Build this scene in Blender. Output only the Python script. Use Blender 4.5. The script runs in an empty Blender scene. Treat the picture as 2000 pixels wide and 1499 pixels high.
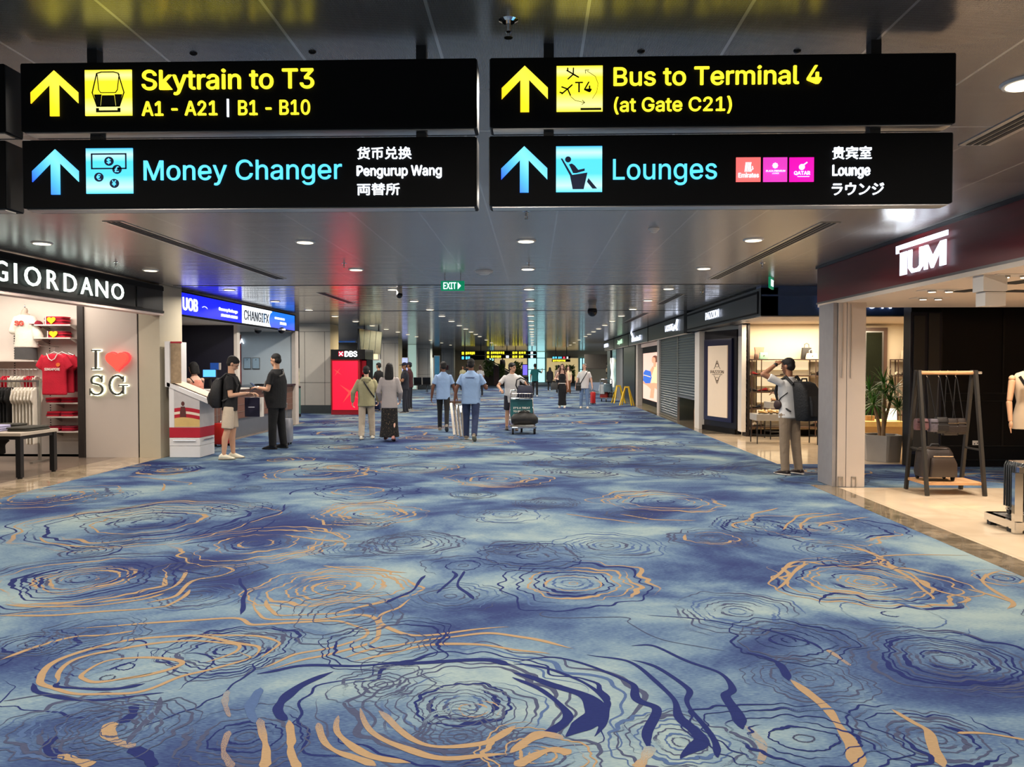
import bpy, bmesh, math, random
import numpy as np
from mathutils import Vector, Matrix, Euler
R = math.radians
S = bpy.context.scene
COL = S.collection
# ------------------------------------------------------------------ camera, world, exposure
FPX, CAMZ = 1500.0, 1.58
cd = bpy.data.cameras.new('camera'); cam = bpy.data.objects.new('camera', cd); COL.objects.link(cam)
cam.location = (0, 0, CAMZ); cam.rotation_euler = (R(90 - 1.317), 0, R(1.64))
cd.sensor_width = 36; cd.lens = 36 * FPX / 2000; cd.clip_start = 0.05; cd.clip_end = 300
S.camera = cam
w = bpy.data.worlds.new('world'); S.world = w; w.use_nodes = True
w.node_tree.nodes['Background'].inputs[0].default_value = (0.55, 0.65, 0.8, 1)
w.node_tree.nodes['Background'].inputs[1].default_value = 0.35
S.view_settings.view_transform = 'Standard'; S.view_settings.look = 'None'
S.view_settings.exposure = 0.0; S.view_settings.gamma = 1; S.view_settings.use_curve_mapping = False
cy = S.cycles
cy.max_bounces = 6; cy.diffuse_bounces = 3; cy.glossy_bounces = 3; cy.transmission_bounces = 4; cy.transparent_max_bounces = 6
cy.caustics_reflective = False; cy.caustics_refractive = False; cy.sample_clamp_indirect = 4.0; cy.use_denoising = True
LAMPK = 1.0
def area(name, loc, size, power, col=(1, .93, .82), rot=(0, 0, 0), shape='DISK', sy=None, spread=None):
    l = bpy.data.lights.new(name, 'AREA'); l.shape = shape; l.size = size; l.energy = power * LAMPK; l.color = col
    if sy: l.size_y = sy
    if spread: l.spread = R(spread)
    o = bpy.data.objects.new(name, l); COL.objects.link(o); o.location = loc; o.rotation_euler = rot
    return o
# the rotation used to turn a measured direction into a point of the hall
CR = Euler(cam.rotation_euler).to_matrix()
def P(px, py, Y):
    d = CR @ Vector(((px - 1000) / FPX, -(py - 749.5) / FPX, -1)); t = Y / d.y
    return Vector((0, 0, CAMZ)) + d * t
def F(px, py):
    d = CR @ Vector(((px - 1000) / FPX, -(py - 749.5) / FPX, -1)); t = -CAMZ / d.z
    return Vector((0, 0, CAMZ)) + d * t
def PX(px, X, py=715):
    d = CR @ Vector(((px - 1000) / FPX, -(py - 749.5) / FPX, -1)); t = X / d.x
    return Vector((0, 0, CAMZ)) + d * t
# lamps of the hall (their visible fittings are built further down)
CEIL = 2.98
DL_X = (-5.6, -2.58, -0.09, 2.43); DL_Y = [-8.9, -6.4, -3.9, -1.4, 1.2, 3.9, 6.2, 8.62, 11.1] + [14.0 + 2.5 * k for k in range(17)]
for i, x in enumerate(DL_X):
    for j, y in enumerate(DL_Y):
        if y > 35 and j % 2: continue
        e = 44 if y < 35 else 80
        area('downlight_beam', (x, y, CEIL - .03), .16, e, (1, .91, .8), spread=164)
# shop lighting, then added fill for the hall
area('shop_light', (-8.6, 11.2, 2.86), 3.2, 92, (1, .9, .8), shape='RECTANGLE', sy=3.0)
area('shop_light', (-8.8, 12.6, 2.84), 2.4, 16, (1, .92, .8), shape='RECTANGLE', sy=.2, rot=(R(35), 0, 0))
area('shop_light', (6.6, 15.5, 2.50), 3.2, 165, (1, .86, .66), shape='RECTANGLE', sy=2.6)
area('shop_light', (6.2, 17.0, 2.50), 3.0, 60, (1, .84, .62), shape='RECTANGLE', sy=.12)
for (x, y, e) in ((4.75, 6.2, 20), (5.2, 7.4, 22), (5.05, 8.9, 32), (6.6, 8.2, 26), (6.2, 10.0, 28), (5.4, 5.0, 20)):
    area('spot_beam', (x, y, 2.385), .12, e, (1, .88, .74), spread=140)
area('booth_light', (-7.6, 19.0, 2.44), 1.6, 16, (.85, .93, 1), shape='RECTANGLE', sy=2.0)
area('booth_light', (-7.5, 15.8, 2.44), 1.2, 6, (1, .95, .9), shape='RECTANGLE', sy=1.2)
for (x, y, e, c) in ((-8.4, 23.0, 60, (1, .92, .8)), (-8.6, 36, 50, (1, .92, .8)), (-9.5, 31, 70, (1, .9, .75)), (-9.5, 45, 90, (.8, .92, 1)), (-9.5, 58, 90, (.8, .9, 1)), (8, 50, 80, (1, .8, .55)), (-2, 68, 190, (1, .9, .72)), (2, 56, 120, (1, .92, .8))):
    area('hall_fill', (x, y, 2.9), 2.0, e, c, shape='RECTANGLE', sy=4.0)  # fill lamps without fittings, added to brighten the left pillars and far end

# ------------------------------------------------------------------ materials
def lin(c):
    return tuple(((v / 255) / 12.92 if v / 255 <= .04045 else ((v / 255 + .055) / 1.055) ** 2.4) for v in c)
MATS = {}
def nd(nt, t, **kw):
    n = nt.nodes.new(t)
    for k, v in kw.items(): setattr(n, k, v)
    return n
def M(name, rgb=(200, 200, 200), rough=.5, metal=0., emit=None, es=1., var=.12, vs=9., bump=0., bs=40., coat=0., trans=0., spec=None, stretch=None):
    if name in MATS: return MATS[name]
    m = bpy.data.materials.new(name); m.use_nodes = True; nt = m.node_tree; b = nt.nodes['Principled BSDF']
    c = lin(rgb); L = nt.links.new
    b.inputs['Roughness'].default_value = rough; b.inputs['Metallic'].default_value = metal
    if coat: b.inputs['Coat Weight'].default_value = coat; b.inputs['Coat Roughness'].default_value = .05
    if trans: b.inputs['Transmission Weight'].default_value = trans
    if spec is not None: b.inputs['Specular IOR Level'].default_value = spec
    tc = nd(nt, 'ShaderNodeTexCoord'); src = tc.outputs['Object']
    if stretch:
        mp = nd(nt, 'ShaderNodeMapping'); mp.inputs['Scale'].default_value = stretch; L(src, mp.inputs[0]); src = mp.outputs[0]
    nz = nd(nt, 'ShaderNodeTexNoise'); nz.inputs['Scale'].default_value = vs; nz.inputs['Detail'].default_value = 3; L(src, nz.inputs['Vector'])
    mx = nd(nt, 'ShaderNodeMix', data_type='RGBA')
    mx.inputs[6].default_value = tuple(v * (1 - var) for v in c) + (1,); mx.inputs[7].default_value = tuple(min(1, v * (1 + var)) for v in c) + (1,)
    L(nz.outputs['Fac'], mx.inputs[0]); L(mx.outputs[2], b.inputs['Base Color'])
    if bump:
        n2 = nd(nt, 'ShaderNodeTexNoise'); n2.inputs['Scale'].default_value = bs; n2.inputs['Detail'].default_value = 3; L(src, n2.inputs['Vector'])
        bp = nd(nt, 'ShaderNodeBump'); bp.inputs['Strength'].default_value = bump; bp.inputs['Distance'].default_value = .02
        L(n2.outputs['Fac'], bp.inputs['Height']); L(bp.outputs[0], b.inputs['Normal'])
    if emit:
        b.inputs['Emission Color'].default_value = lin(emit) + (1,); b.inputs['Emission Strength'].default_value = es
    MATS[name] = m; return m
def MG(name, stops, es=1., kind='z'):
    """lit panel whose own lamps make it brighter in some places: emission along the panel's own height / diagonal"""
    if name in MATS: return MATS[name]
    m = bpy.data.materials.new(name); m.use_nodes = True; nt = m.node_tree; b = nt.nodes['Principled BSDF']; L = nt.links.new
    tc = nd(nt, 'ShaderNodeTexCoord'); sp = nd(nt, 'ShaderNodeSeparateXYZ'); L(tc.outputs['Generated'], sp.inputs[0])
    fac = sp.outputs[2]
    if kind == 'diag':
        a = nd(nt, 'ShaderNodeMath', operation='MULTIPLY_ADD'); a.inputs[1].default_value = .55; L(sp.outputs[0], a.inputs[0])
        a2 = nd(nt, 'ShaderNodeMath', operation='MULTIPLY'); a2.inputs[1].default_value = .45; L(sp.outputs[2], a2.inputs[0]); L(a2.outputs[0], a.inputs[2]); fac = a.outputs[0]
    cr = nd(nt, 'ShaderNodeValToRGB'); el = cr.color_ramp.elements
    while len(el) < len(stops): el.new(.5)
    for e, (p, c) in zip(el, stops): e.position = p; e.color = lin(c) + (1,)
    L(fac, cr.inputs[0]); L(cr.outputs[0], b.inputs['Emission Color']); b.inputs['Emission Strength'].default_value = es
    b.inputs['Base Color'].default_value = (.05, .05, .05, 1)
    MATS[name] = m; return m

# ------------------------------------------------------------------ mesh helpers
WM = {}
def tag(o, label=None, cat=None, group=None, kind=None):
    if label: o['label'] = label
    if cat: o['category'] = cat
    if group: o['group'] = group
    if kind: o['kind'] = kind
    return o
def thing(name, label, cat, loc=(0, 0, 0), rz=0., group=None, kind=None):
    o = bpy.data.objects.new(name, None); COL.objects.link(o); o.location = loc; o.rotation_euler = (0, 0, rz); o.empty_display_size = .1
    WM[o.name] = Matrix.Translation(Vector(loc)) @ Matrix.Rotation(rz, 4, 'Z')
    return tag(o, label, cat, group, kind)
def link(name, me, parent, world):
    o = bpy.data.objects.new(name, me); COL.objects.link(o)
    if parent is not None:
        o.parent = parent
        if world: o.matrix_parent_inverse = WM[parent.name].inverted(); WM[o.name] = Matrix.Identity(4)
        else: WM[o.name] = WM[parent.name].copy()
    else: WM[o.name] = Matrix.Identity(4)
    return o
def orient(d):
    d = Vector(d).normalized(); return d.to_track_quat('Z', 'Y').to_matrix()
class MB:
    def __init__(s): s.v = []; s.f = []; s.m = []; s.cur = 0
    def add(s, vs, fs):
        n = len(s.v); s.v += [tuple(v) for v in vs]; s.f += [tuple(i + n for i in f) for f in fs]; s.m += [s.cur] * len(fs); return s
    def box(s, x0, x1, y0, y1, z0, z1):
        return s.add([(x0, y0, z0), (x1, y0, z0), (x1, y1, z0), (x0, y1, z0), (x0, y0, z1), (x1, y0, z1), (x1, y1, z1), (x0, y1, z1)],
                     [(3, 2, 1, 0), (4, 5, 6, 7), (0, 1, 5, 4), (1, 2, 6, 5), (2, 3, 7, 6), (3, 0, 4, 7)])
    def obox(s, c, size, rot=None):
        h = [Vector((a * size[0] / 2, b * size[1] / 2, d * size[2] / 2)) for d in (-1, 1) for (a, b) in ((-1, -1), (1, -1), (1, 1), (-1, 1))]
        m = rot if rot is not None else Matrix.Identity(3)
        return s.add([Vector(c) + m @ q for q in h], [(3, 2, 1, 0), (4, 5, 6, 7), (0, 1, 5, 4), (1, 2, 6, 5), (2, 3, 7, 6), (3, 0, 4, 7)])
    def bar(s, p0, p1, w, t, up=(0, 0, 1)):
        p0, p1 = Vector(p0), Vector(p1); d = (p1 - p0).normalized(); a = d.cross(Vector(up))
        if a.length < 1e-4: a = d.cross(Vector((1, 0, 0)))
        a.normalize(); b = a.cross(d)
        m = Matrix((a, b, d)).transposed()
        return s.obox((p0 + p1) / 2, (w, t, (p1 - p0).length), m)
    def tube(s, pts, r, n=8, caps=True):
        pts = [Vector(p) for p in pts]; k = len(pts); rs = r if isinstance(r, (list, tuple)) else [r] * k
        vs, fs = [], []
        x = None
        for i, p in enumerate(pts):
            d = (pts[min(i + 1, k - 1)] - pts[max(i - 1, 0)]).normalized()
            if x is None:
                x = d.cross(Vector((0, 0, 1)))
                if x.length < .05: x = d.cross(Vector((0, 1, 0)))
            x = (x - d * x.dot(d)).normalized(); y = d.cross(x)
            for j in range(n):
                a = 2 * math.pi * j / n; vs.append(p + (x * math.cos(a) + y * math.sin(a)) * rs[i])
        for i in range(k - 1):
            for j in range(n):
                j2 = (j + 1) % n; fs.append((i * n + j, i * n + j2, (i + 1) * n + j2, (i + 1) * n + j))
        if caps: fs.append(tuple(range(n - 1, -1, -1))); fs.append(tuple((k - 1) * n + j for j in range(n)))
        return s.add(vs, fs)
    def ell(s, c, r, rot=None, nu=14, nv=9):
        m = rot if rot is not None else Matrix.Identity(3); vs, fs = [], []; c = Vector(c)
        for i in range(1, nv):
            t = math.pi * i / nv
            for j in range(nu):
                a = 2 * math.pi * j / nu
                vs.append(c + m @ Vector((r[0] * math.sin(t) * math.cos(a), r[1] * math.sin(t) * math.sin(a), r[2] * math.cos(t))))
        top, bot = len(vs), len(vs) + 1
        vs += [c + m @ Vector((0, 0, r[2])), c + m @ Vector((0, 0, -r[2]))]
        for i in range(nv - 2):
            for j in range(nu):
                j2 = (j + 1) % nu; fs.append((i * nu + j, (i + 1) * nu + j, (i + 1) * nu + j2, i * nu + j2))
        for j in range(nu):
            j2 = (j + 1) % nu; fs.append((top, j, j2)); fs.append((bot, (nv - 2) * nu + j2, (nv - 2) * nu + j))
        return s.add(vs, fs)
    def cap(s, p0, r0, p1, r1, n=12):
        s.tube([p0, p1], [r0, r1], n); s.ell(p0, (r0,) * 3, nu=n, nv=8); return s.ell(p1, (r1,) * 3, nu=n, nv=8)
    def loft(s, secs, n=20, sq=1.0, cap=True):
        """secs: (centre, half width, half depth[, ux, uy]) cross sections"""
        vs, fs = [], []
        for q in secs:
            c, a, b = Vector(q[0]), q[1], q[2]
            ux = Vector(q[3]) if len(q) > 3 else Vector((1, 0, 0)); uy = Vector(q[4]) if len(q) > 4 else Vector((0, 1, 0))
            for j in range(n):
                t = 2 * math.pi * j / n; cx, sx = math.cos(t), math.sin(t)
                if sq != 1: cx = math.copysign(abs(cx) ** sq, cx); sx = math.copysign(abs(sx) ** sq, sx)
                vs.append(c + ux * a * cx + uy * b * sx)
        k = len(secs)
        for i in range(k - 1):
            for j in range(n):
                j2 = (j + 1) % n; fs.append((i * n + j, i * n + j2, (i + 1) * n + j2, (i + 1) * n + j))
        if cap: fs.append(tuple(range(n - 1, -1, -1))); fs.append(tuple((k - 1) * n + j for j in range(n)))
        return s.add(vs, fs)
    def prism(s, pts, o, u, v, d):
        """flat outline pts (a,b) at o + a*u + b*v, thickened by vector d"""
        o, u, v, d = Vector(o), Vector(u), Vector(v), Vector(d); n = len(pts)
        vs = [o + u * a + v * b for a, b in pts] + [o + u * a + v * b + d for a, b in pts]
        fs = [tuple(range(n)), tuple(range(2 * n - 1, n - 1, -1))] + [(i, i + n, (i + 1) % n + n, (i + 1) % n) for i in range(n)]
        return s.add(vs, fs)
    def build(s, name, mat, parent=None, world=True, smooth=None, bevel=0., remesh=0., relax=0, label=None):
        me = bpy.data.meshes.new(name); me.from_pydata(s.v, [], s.f)
        ml = mat if isinstance(mat, (list, tuple)) else [mat]
        for m in ml: me.materials.append(m)
        if len(ml) > 1: me.polygons.foreach_set('material_index', s.m)
        bm = bmesh.new(); bm.from_mesh(me); bmesh.ops.recalc_face_normals(bm, faces=bm.faces)
        if bevel: bmesh.ops.bevel(bm, geom=list(bm.edges), offset=bevel, segments=2, affect='EDGES', profile=.5, clamp_overlap=True)
        bm.to_mesh(me); bm.free(); me.update()
        if remesh:
            t = bpy.data.objects.new('tmp', me); COL.objects.link(t)
            q = t.modifiers.new('r', 'REMESH'); q.mode = 'VOXEL'; q.voxel_size = remesh
            if relax: q2 = t.modifiers.new('s', 'SMOOTH'); q2.iterations = relax; q2.factor = .5
            me2 = bpy.data.meshes.new_from_object(t.evaluated_get(bpy.context.evaluated_depsgraph_get()))
            bpy.data.objects.remove(t); bpy.data.meshes.remove(me); me = me2; me.name = name
            if not me.materials: me.materials.append(ml[0])
            smooth = 180
        if smooth:
            me.polygons.foreach_set('use_smooth', [True] * len(me.polygons))
            if smooth < 170: me.set_sharp_from_angle(angle=R(smooth))
        o = link(name, me, parent, world)
        if label: o['label'] = label
        return o
def box(name, mat, x0, x1, y0, y1, z0, z1, parent=None, bevel=0., world=True, label=None):
    return MB().box(min(x0, x1), max(x0, x1), min(y0, y1), max(y0, y1), min(z0, z1), max(z0, z1)).build(name, mat, parent, world, bevel=bevel, label=label)
_TC = {}
try: FONT = bpy.data.fonts.load(bpy.utils.system_resource('DATAFILES', path='fonts') + '/Inter.woff2')
except Exception: FONT = None
def glyphs(body, depth=0., spacing=1., font=True):
    k = (body, depth, spacing, font)
    if not body.isascii(): font = False
    if k not in _TC:
        c = bpy.data.curves.new('t', 'FONT'); c.body = body; c.extrude = depth; c.resolution_u = 3
        if FONT and font: c.font = FONT
        c.space_character = spacing
        o = bpy.data.objects.new('t', c); COL.objects.link(o)
        me = bpy.data.meshes.new_from_object(o.evaluated_get(bpy.context.evaluated_depsgraph_get()))
        co = np.array([v.co[:] for v in me.vertices]); fa = [tuple(p.vertices) for p in me.polygons]
        bpy.data.objects.remove(o); bpy.data.curves.remove(c); bpy.data.meshes.remove(me)
        _TC[k] = (co, fa)
    return _TC[k]
def text(name, body, o, u, wd, ht, mat, parent, bold=0., depth=.02, n=None, spacing=1., mb=None, world=True, font=True):
    """lettering fitted to wd x ht, lower left corner o, running along u, upright"""
    co, fa = glyphs(body, .05, spacing, font); lo, hi = co.min(0), co.max(0)
    u = Vector(u).normalized(); v = Vector((0, 0, 1)); nn = u.cross(v) if n is None else Vector(n)
    sx = wd / (hi[0] - lo[0]) if wd else ht / (hi[1] - lo[1]); sy = ht / (hi[1] - lo[1])
    q = mb or MB(); B = bold * 1.1; W0, H0 = hi[0] - lo[0], hi[1] - lo[1]; kx, ky = (W0 / (W0 + 2 * B) if wd else 1), H0 / (H0 + 1.4 * B)
    for i, (dx, dy) in enumerate(((0, 0), (-1, 0), (1, 0), (0, -.7), (0, .7)) if bold else ((0, 0),)):
        q.add([Vector(o) + u * (c[0] - lo[0] + B + dx * B) * sx * kx + v * (c[1] - lo[1] + .7 * B + dy * B) * sy * ky + nn * (c[2] / .05 * depth / 2 - i * depth * .01) for c in co], fa)
    return q if mb else q.build(name, mat, parent, world)
def copy_tree(o, parent=None):
    c = o.copy(); COL.objects.link(c)
    if parent is not None: c.parent = parent
    for ch in list(o.children): copy_tree(ch, c)
    return c
ORD = ['first', 'second', 'third', 'fourth', 'fifth', 'sixth', 'seventh', 'eighth', 'ninth', 'tenth', 'eleventh', 'twelfth', 'thirteenth', 'fourteenth', 'fifteenth', 'sixteenth', 'seventeenth', 'eighteenth', 'nineteenth', 'twentieth']
rnd = random.Random(7)
# ================================================================== THE SETTING
# ---- carpet: one mesh; woven base plus the drawn rings as thin pile figures, all in one object
def carpet_material(name, ink=None, dis=0.):
    m = bpy.data.materials.new(name); m.use_nodes = True; nt = m.node_tree; b = nt.nodes['Principled BSDF']; L = nt.links.new
    b.inputs['Roughness'].default_value = .95; b.inputs['Specular IOR Level'].default_value = .1
    g = nd(nt, 'ShaderNodeNewGeometry'); mp = nd(nt, 'ShaderNodeMapping'); mp.inputs['Scale'].default_value = (.66, .84, 1); mp.inputs['Location'].default_value = (3.3, 1.4, 0); L(g.outputs['Position'], mp.inputs[0])
    n1 = nd(nt, 'ShaderNodeTexNoise'); n1.inputs['Scale'].default_value = 1.0; n1.inputs['Detail'].default_value = 6; n1.inputs['Roughness'].default_value = .58; n1.inputs['Distortion'].default_value = .4; L(mp.outputs[0], n1.inputs['Vector'])
    mp2 = nd(nt, 'ShaderNodeMapping'); mp2.inputs['Scale'].default_value = (34, 170, 1); L(g.outputs['Position'], mp2.inputs[0])
    n2 = nd(nt, 'ShaderNodeTexNoise'); n2.inputs['Scale'].default_value = 1.; n2.inputs['Detail'].default_value = 2; L(mp2.outputs[0], n2.inputs['Vector'])
    ma = nd(nt, 'ShaderNodeMath', operation='MULTIPLY_ADD'); ma.inputs[1].default_value = .20; L(n2.outputs['Fac'], ma.inputs[0]); L(n1.outputs['Fac'], ma.inputs[2])
    cr = nd(nt, 'ShaderNodeValToRGB'); el = cr.color_ramp.elements
    for _ in range(3): el.new(.5)
    for e, (p, c) in zip(el, ((.45, (40, 50, 92)), (.52, (53, 70, 106)), (.58, (74, 95, 124)), (.655, (102, 123, 138)), (.75, (132, 148, 148)))): e.position = p; e.color = lin(c) + (1,)
    L(ma.outputs[0], cr.inputs[0]); out = cr.outputs[0]
    if ink:
        at = nd(nt, 'ShaderNodeAttribute', attribute_name='fade')
        mp3 = nd(nt, 'ShaderNodeMapping'); mp3.inputs['Scale'].default_value = (190, 210, 1); L(g.outputs['Position'], mp3.inputs[0])
        n3 = nd(nt, 'ShaderNodeTexNoise'); n3.inputs['Scale'].default_value = 1.6; n3.inputs['Detail'].default_value = 1; L(mp3.outputs[0], n3.inputs['Vector'])
        sb = nd(nt, 'ShaderNodeMath', operation='SUBTRACT'); L(n3.outputs['Fac'], sb.inputs[0]); L(at.outputs['Fac'], sb.inputs[1])
        mr = nd(nt, 'ShaderNodeMapRange'); mr.inputs[1].default_value = -.06; mr.inputs[2].default_value = .06; mr.inputs[3].default_value = 0; mr.inputs[4].default_value = 1; L(sb.outputs[0], mr.inputs[0])
        mx = nd(nt, 'ShaderNodeMix', data_type='RGBA'); L(mr.outputs[0], mx.inputs[0]); L(out, mx.inputs[6])
        m2 = nd(nt, 'ShaderNodeMix', data_type='RGBA'); L(n2.outputs['Fac'], m2.inputs[0]); c = lin(ink)
        m2.inputs[6].default_value = tuple(v * .8 for v in c) + (1,); m2.inputs[7].default_value = tuple(v * 1.2 for v in c) + (1,); L(m2.outputs[2], mx.inputs[7]); out = mx.outputs[2]
    L(out, b.inputs['Base Color'])
    bp = nd(nt, 'ShaderNodeBump'); bp.inputs['Strength'].default_value = .25; bp.inputs['Distance'].default_value = .004; L(n2.outputs['Fac'], bp.inputs['Height']); L(bp.outputs[0], b.inputs['Normal'])
    return m
CARP = [carpet_material('carpet_blue'), carpet_material('carpet_navy', (29, 38, 86)), carpet_material('carpet_gold', (146, 122, 93)), carpet_material('carpet_slate', (62, 68, 92)), carpet_material('carpet_steel', (66, 86, 122))]
cv, cf, cm, cfade = [], [], [], []
XL, XR = -6.37, 3.66
def slab(pts):
    n = len(cv); cv.extend((x, y, 0.) for x, y in pts); cf.append(tuple(range(n, n + len(pts)))); cm.append(0); cfade.extend([0.] * len(pts))
slab([(XL, -12), (XR, -12), (XR, 10.05), (XL, 10.05)])
slab([(XL, 10.05), (11, 10.05), (11, 12.45), (4.2, 12.45), (3.92, 13.0), (XL, 13.0)])
slab([(XL, 13.0), (3.92, 13.0), (3.92, 78), (XL, 78)])
slab([(XL - 9, 21.2), (XL, 21.2), (XL, 78), (XL - 9, 78)])
nst = [0]
crng = random.Random(11)
def inside(x, y):
    if y < 10.05: return XL < x < XR - .01
    if y < 12.4: return XL < x < 11
    return XL < x < 3.9
def stroke(pts, ws, ink, fades):
    nst[0] += 1; z = .0006 + nst[0] * 1.5e-6; run = []; k = len(pts)
    for i in range(k):
        x, y = pts[i]
        if not inside(x, y):
            run = []; continue
        a, b = pts[max(i - 1, 0)], pts[min(i + 1, k - 1)]; dx, dy = b[0] - a[0], b[1] - a[1]; l = math.hypot(dx, dy) or 1; nx, ny = -dy / l * ws[i] / 2, dx / l * ws[i] / 2
        n = len(cv); cv.append((x + nx, y + ny, z)); cv.append((x - nx, y - ny, z)); cfade.extend([fades[i]] * 2)
        if run: cf.append((run[0], run[1], n + 1, n)); cm.append(ink)
        run = (n, n + 1)
def wob(seed, m=(2, 3, 4, 5, 7, 9, 13, 19, 27), amp=.092):
    r = random.Random(seed); T = [(k, amp / (k ** .62) * r.uniform(.4, 1.2), r.uniform(0, 6.28), r.uniform(-.9, .9)) for k in m]
    return lambda t, rad: sum(a * math.sin(k * t + p + d * rad * 6) for k, a, p, d in T)
def rings(cx, cy, rad, n, inks, seed, sx=1., thick=1., r0=.12, arcp=.35, rot=0.):
    r = random.Random(seed); f = wob(seed); seg = max(40, min(170, int(260 * rad * 6 / max(3., cy))))
    far = cy > 22
    for k in range(n):
        q = r0 + (1 - r0) * (k + r.uniform(-.18, .18)) / max(1, n - 1); ph = r.uniform(0, 6.28); full = r.random() > arcp and k < n - 1
        parts = [(0, 6.2832)] if full else [(s, s + r.uniform(1.2, 3.6)) for s in (ph, ph + r.uniform(2.6, 3.6))][:r.choice((1, 2, 2))]
        for (a0, a1) in parts:
            ink = r.choice(inks); m = max(8, int(seg * (a1 - a0) / 6.283)); fh = random.Random(seed * 31 + k); p1, p2, p3 = (fh.uniform(0, 6.28) for _ in range(3))
            pts, ws, fd = [], [], []
            fade_on = r.random() < .45; fp = r.uniform(0, 6.28)
            for i in range(m + 1):
                u = i / m; t = a0 + (a1 - a0) * u; rr = rad * q * (1 + f(t, q) * (.55 + .8 * q)) + (.006 * math.sin(13 * t + p1) + .004 * math.sin(23 * t + p2 + 5 * q) + .0025 * math.sin(37 * t + p3)) * rad * (.5 + q)
                X, Y = rr * math.cos(t) * sx, rr * math.sin(t); c, s_ = math.cos(rot), math.sin(rot)
                pts.append((cx + X * c - Y * s_, cy + X * s_ + Y * c))
                w_ = (.011 + .022 * max(0, math.sin(t * 2 + p2) * .6 + math.sin(3 * t + p3) * .5) ** 1.3) * thick * (.58 + .42 * rad)
                if not full: w_ *= min(1, 4 * u, 4 * (1 - u)) + .05
                w_ *= 1 + min(1.7, max(0, cy - 3.4) * .10)
                ws.append(min(w_, .22 * rr)); fd.append(max(0., .62 * math.sin(2 * t + fp)) if fade_on else 0.)
            stroke(pts, ws, ink, fd)
def flow(px, ink, w0, w1=None, zoom=None, fades=None):
    """a drawn stream through carpet points measured on the photograph"""
    if zoom: px = [(zoom[0] + x / 2, zoom[1] + y / 2) for x, y in px]
    g = [F(x, y) for x, y in px]; g = [(p.x, p.y) for p in g]; pts, us = [], []
    for i in range(len(g) - 1):
        p0, p1, p2, p3 = g[max(i - 1, 0)], g[i], g[i + 1], g[min(i + 2, len(g) - 1)]
        for j in range(14):
            t = j / 14; pts.append(tuple(.5 * (2 * p1[k] + (p2[k] - p0[k]) * t + (2 * p0[k] - 5 * p1[k] + 4 * p2[k] - p3[k]) * t * t + (3 * p1[k] - p0[k] - 3 * p2[k] + p3[k]) * t ** 3) for k in (0, 1)))
            us.append((i + t) / (len(g) - 1))
    pts.append(g[-1]); us.append(1.)
    w1 = w1 or w0; pa_, pb_ = crng.uniform(0, 6), crng.uniform(0, 6); L_ = sum(math.hypot(b[0] - a[0], b[1] - a[1]) for a, b in zip(pts, pts[1:])); kk = L_ / .16
    pts = [(x + (.009 * math.sin(u * kk * 1.0 + pa_) + .006 * math.sin(u * kk * 2.3 + pb_)), y + (.012 * math.sin(u * kk * 1.3 + pb_) + .008 * math.sin(u * kk * 2.9 + pa_))) for (x, y), u in zip(pts, us)]
    ph = crng.uniform(0, 6); fades = fades or (0, 0)
    ws = [(w0 + (w1 - w0) * u) * (.9 + .22 * math.sin(u * 8 + ph) + .1 * math.sin(u * 21 + ph)) * (min(1, 9 * u, 9 * (1 - u)) * .9 + .1) for u in us]
    stroke(pts, ws, ink, [max(fades[0] + (fades[1] - fades[0]) * u, (.56 - 4.5 * min(u, 1 - u)) if ink == GO and w0 > .028 else 0) for u in us])
NV, GO, SL, ST = 1, 2, 3, 4
def ringpx(px, py, wpx, n, inks, seed, **k):
    p = F(px, py); rings(p.x, p.y, wpx / 2 * CAMZ / (py - 715), n, inks, seed, **k)
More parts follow.
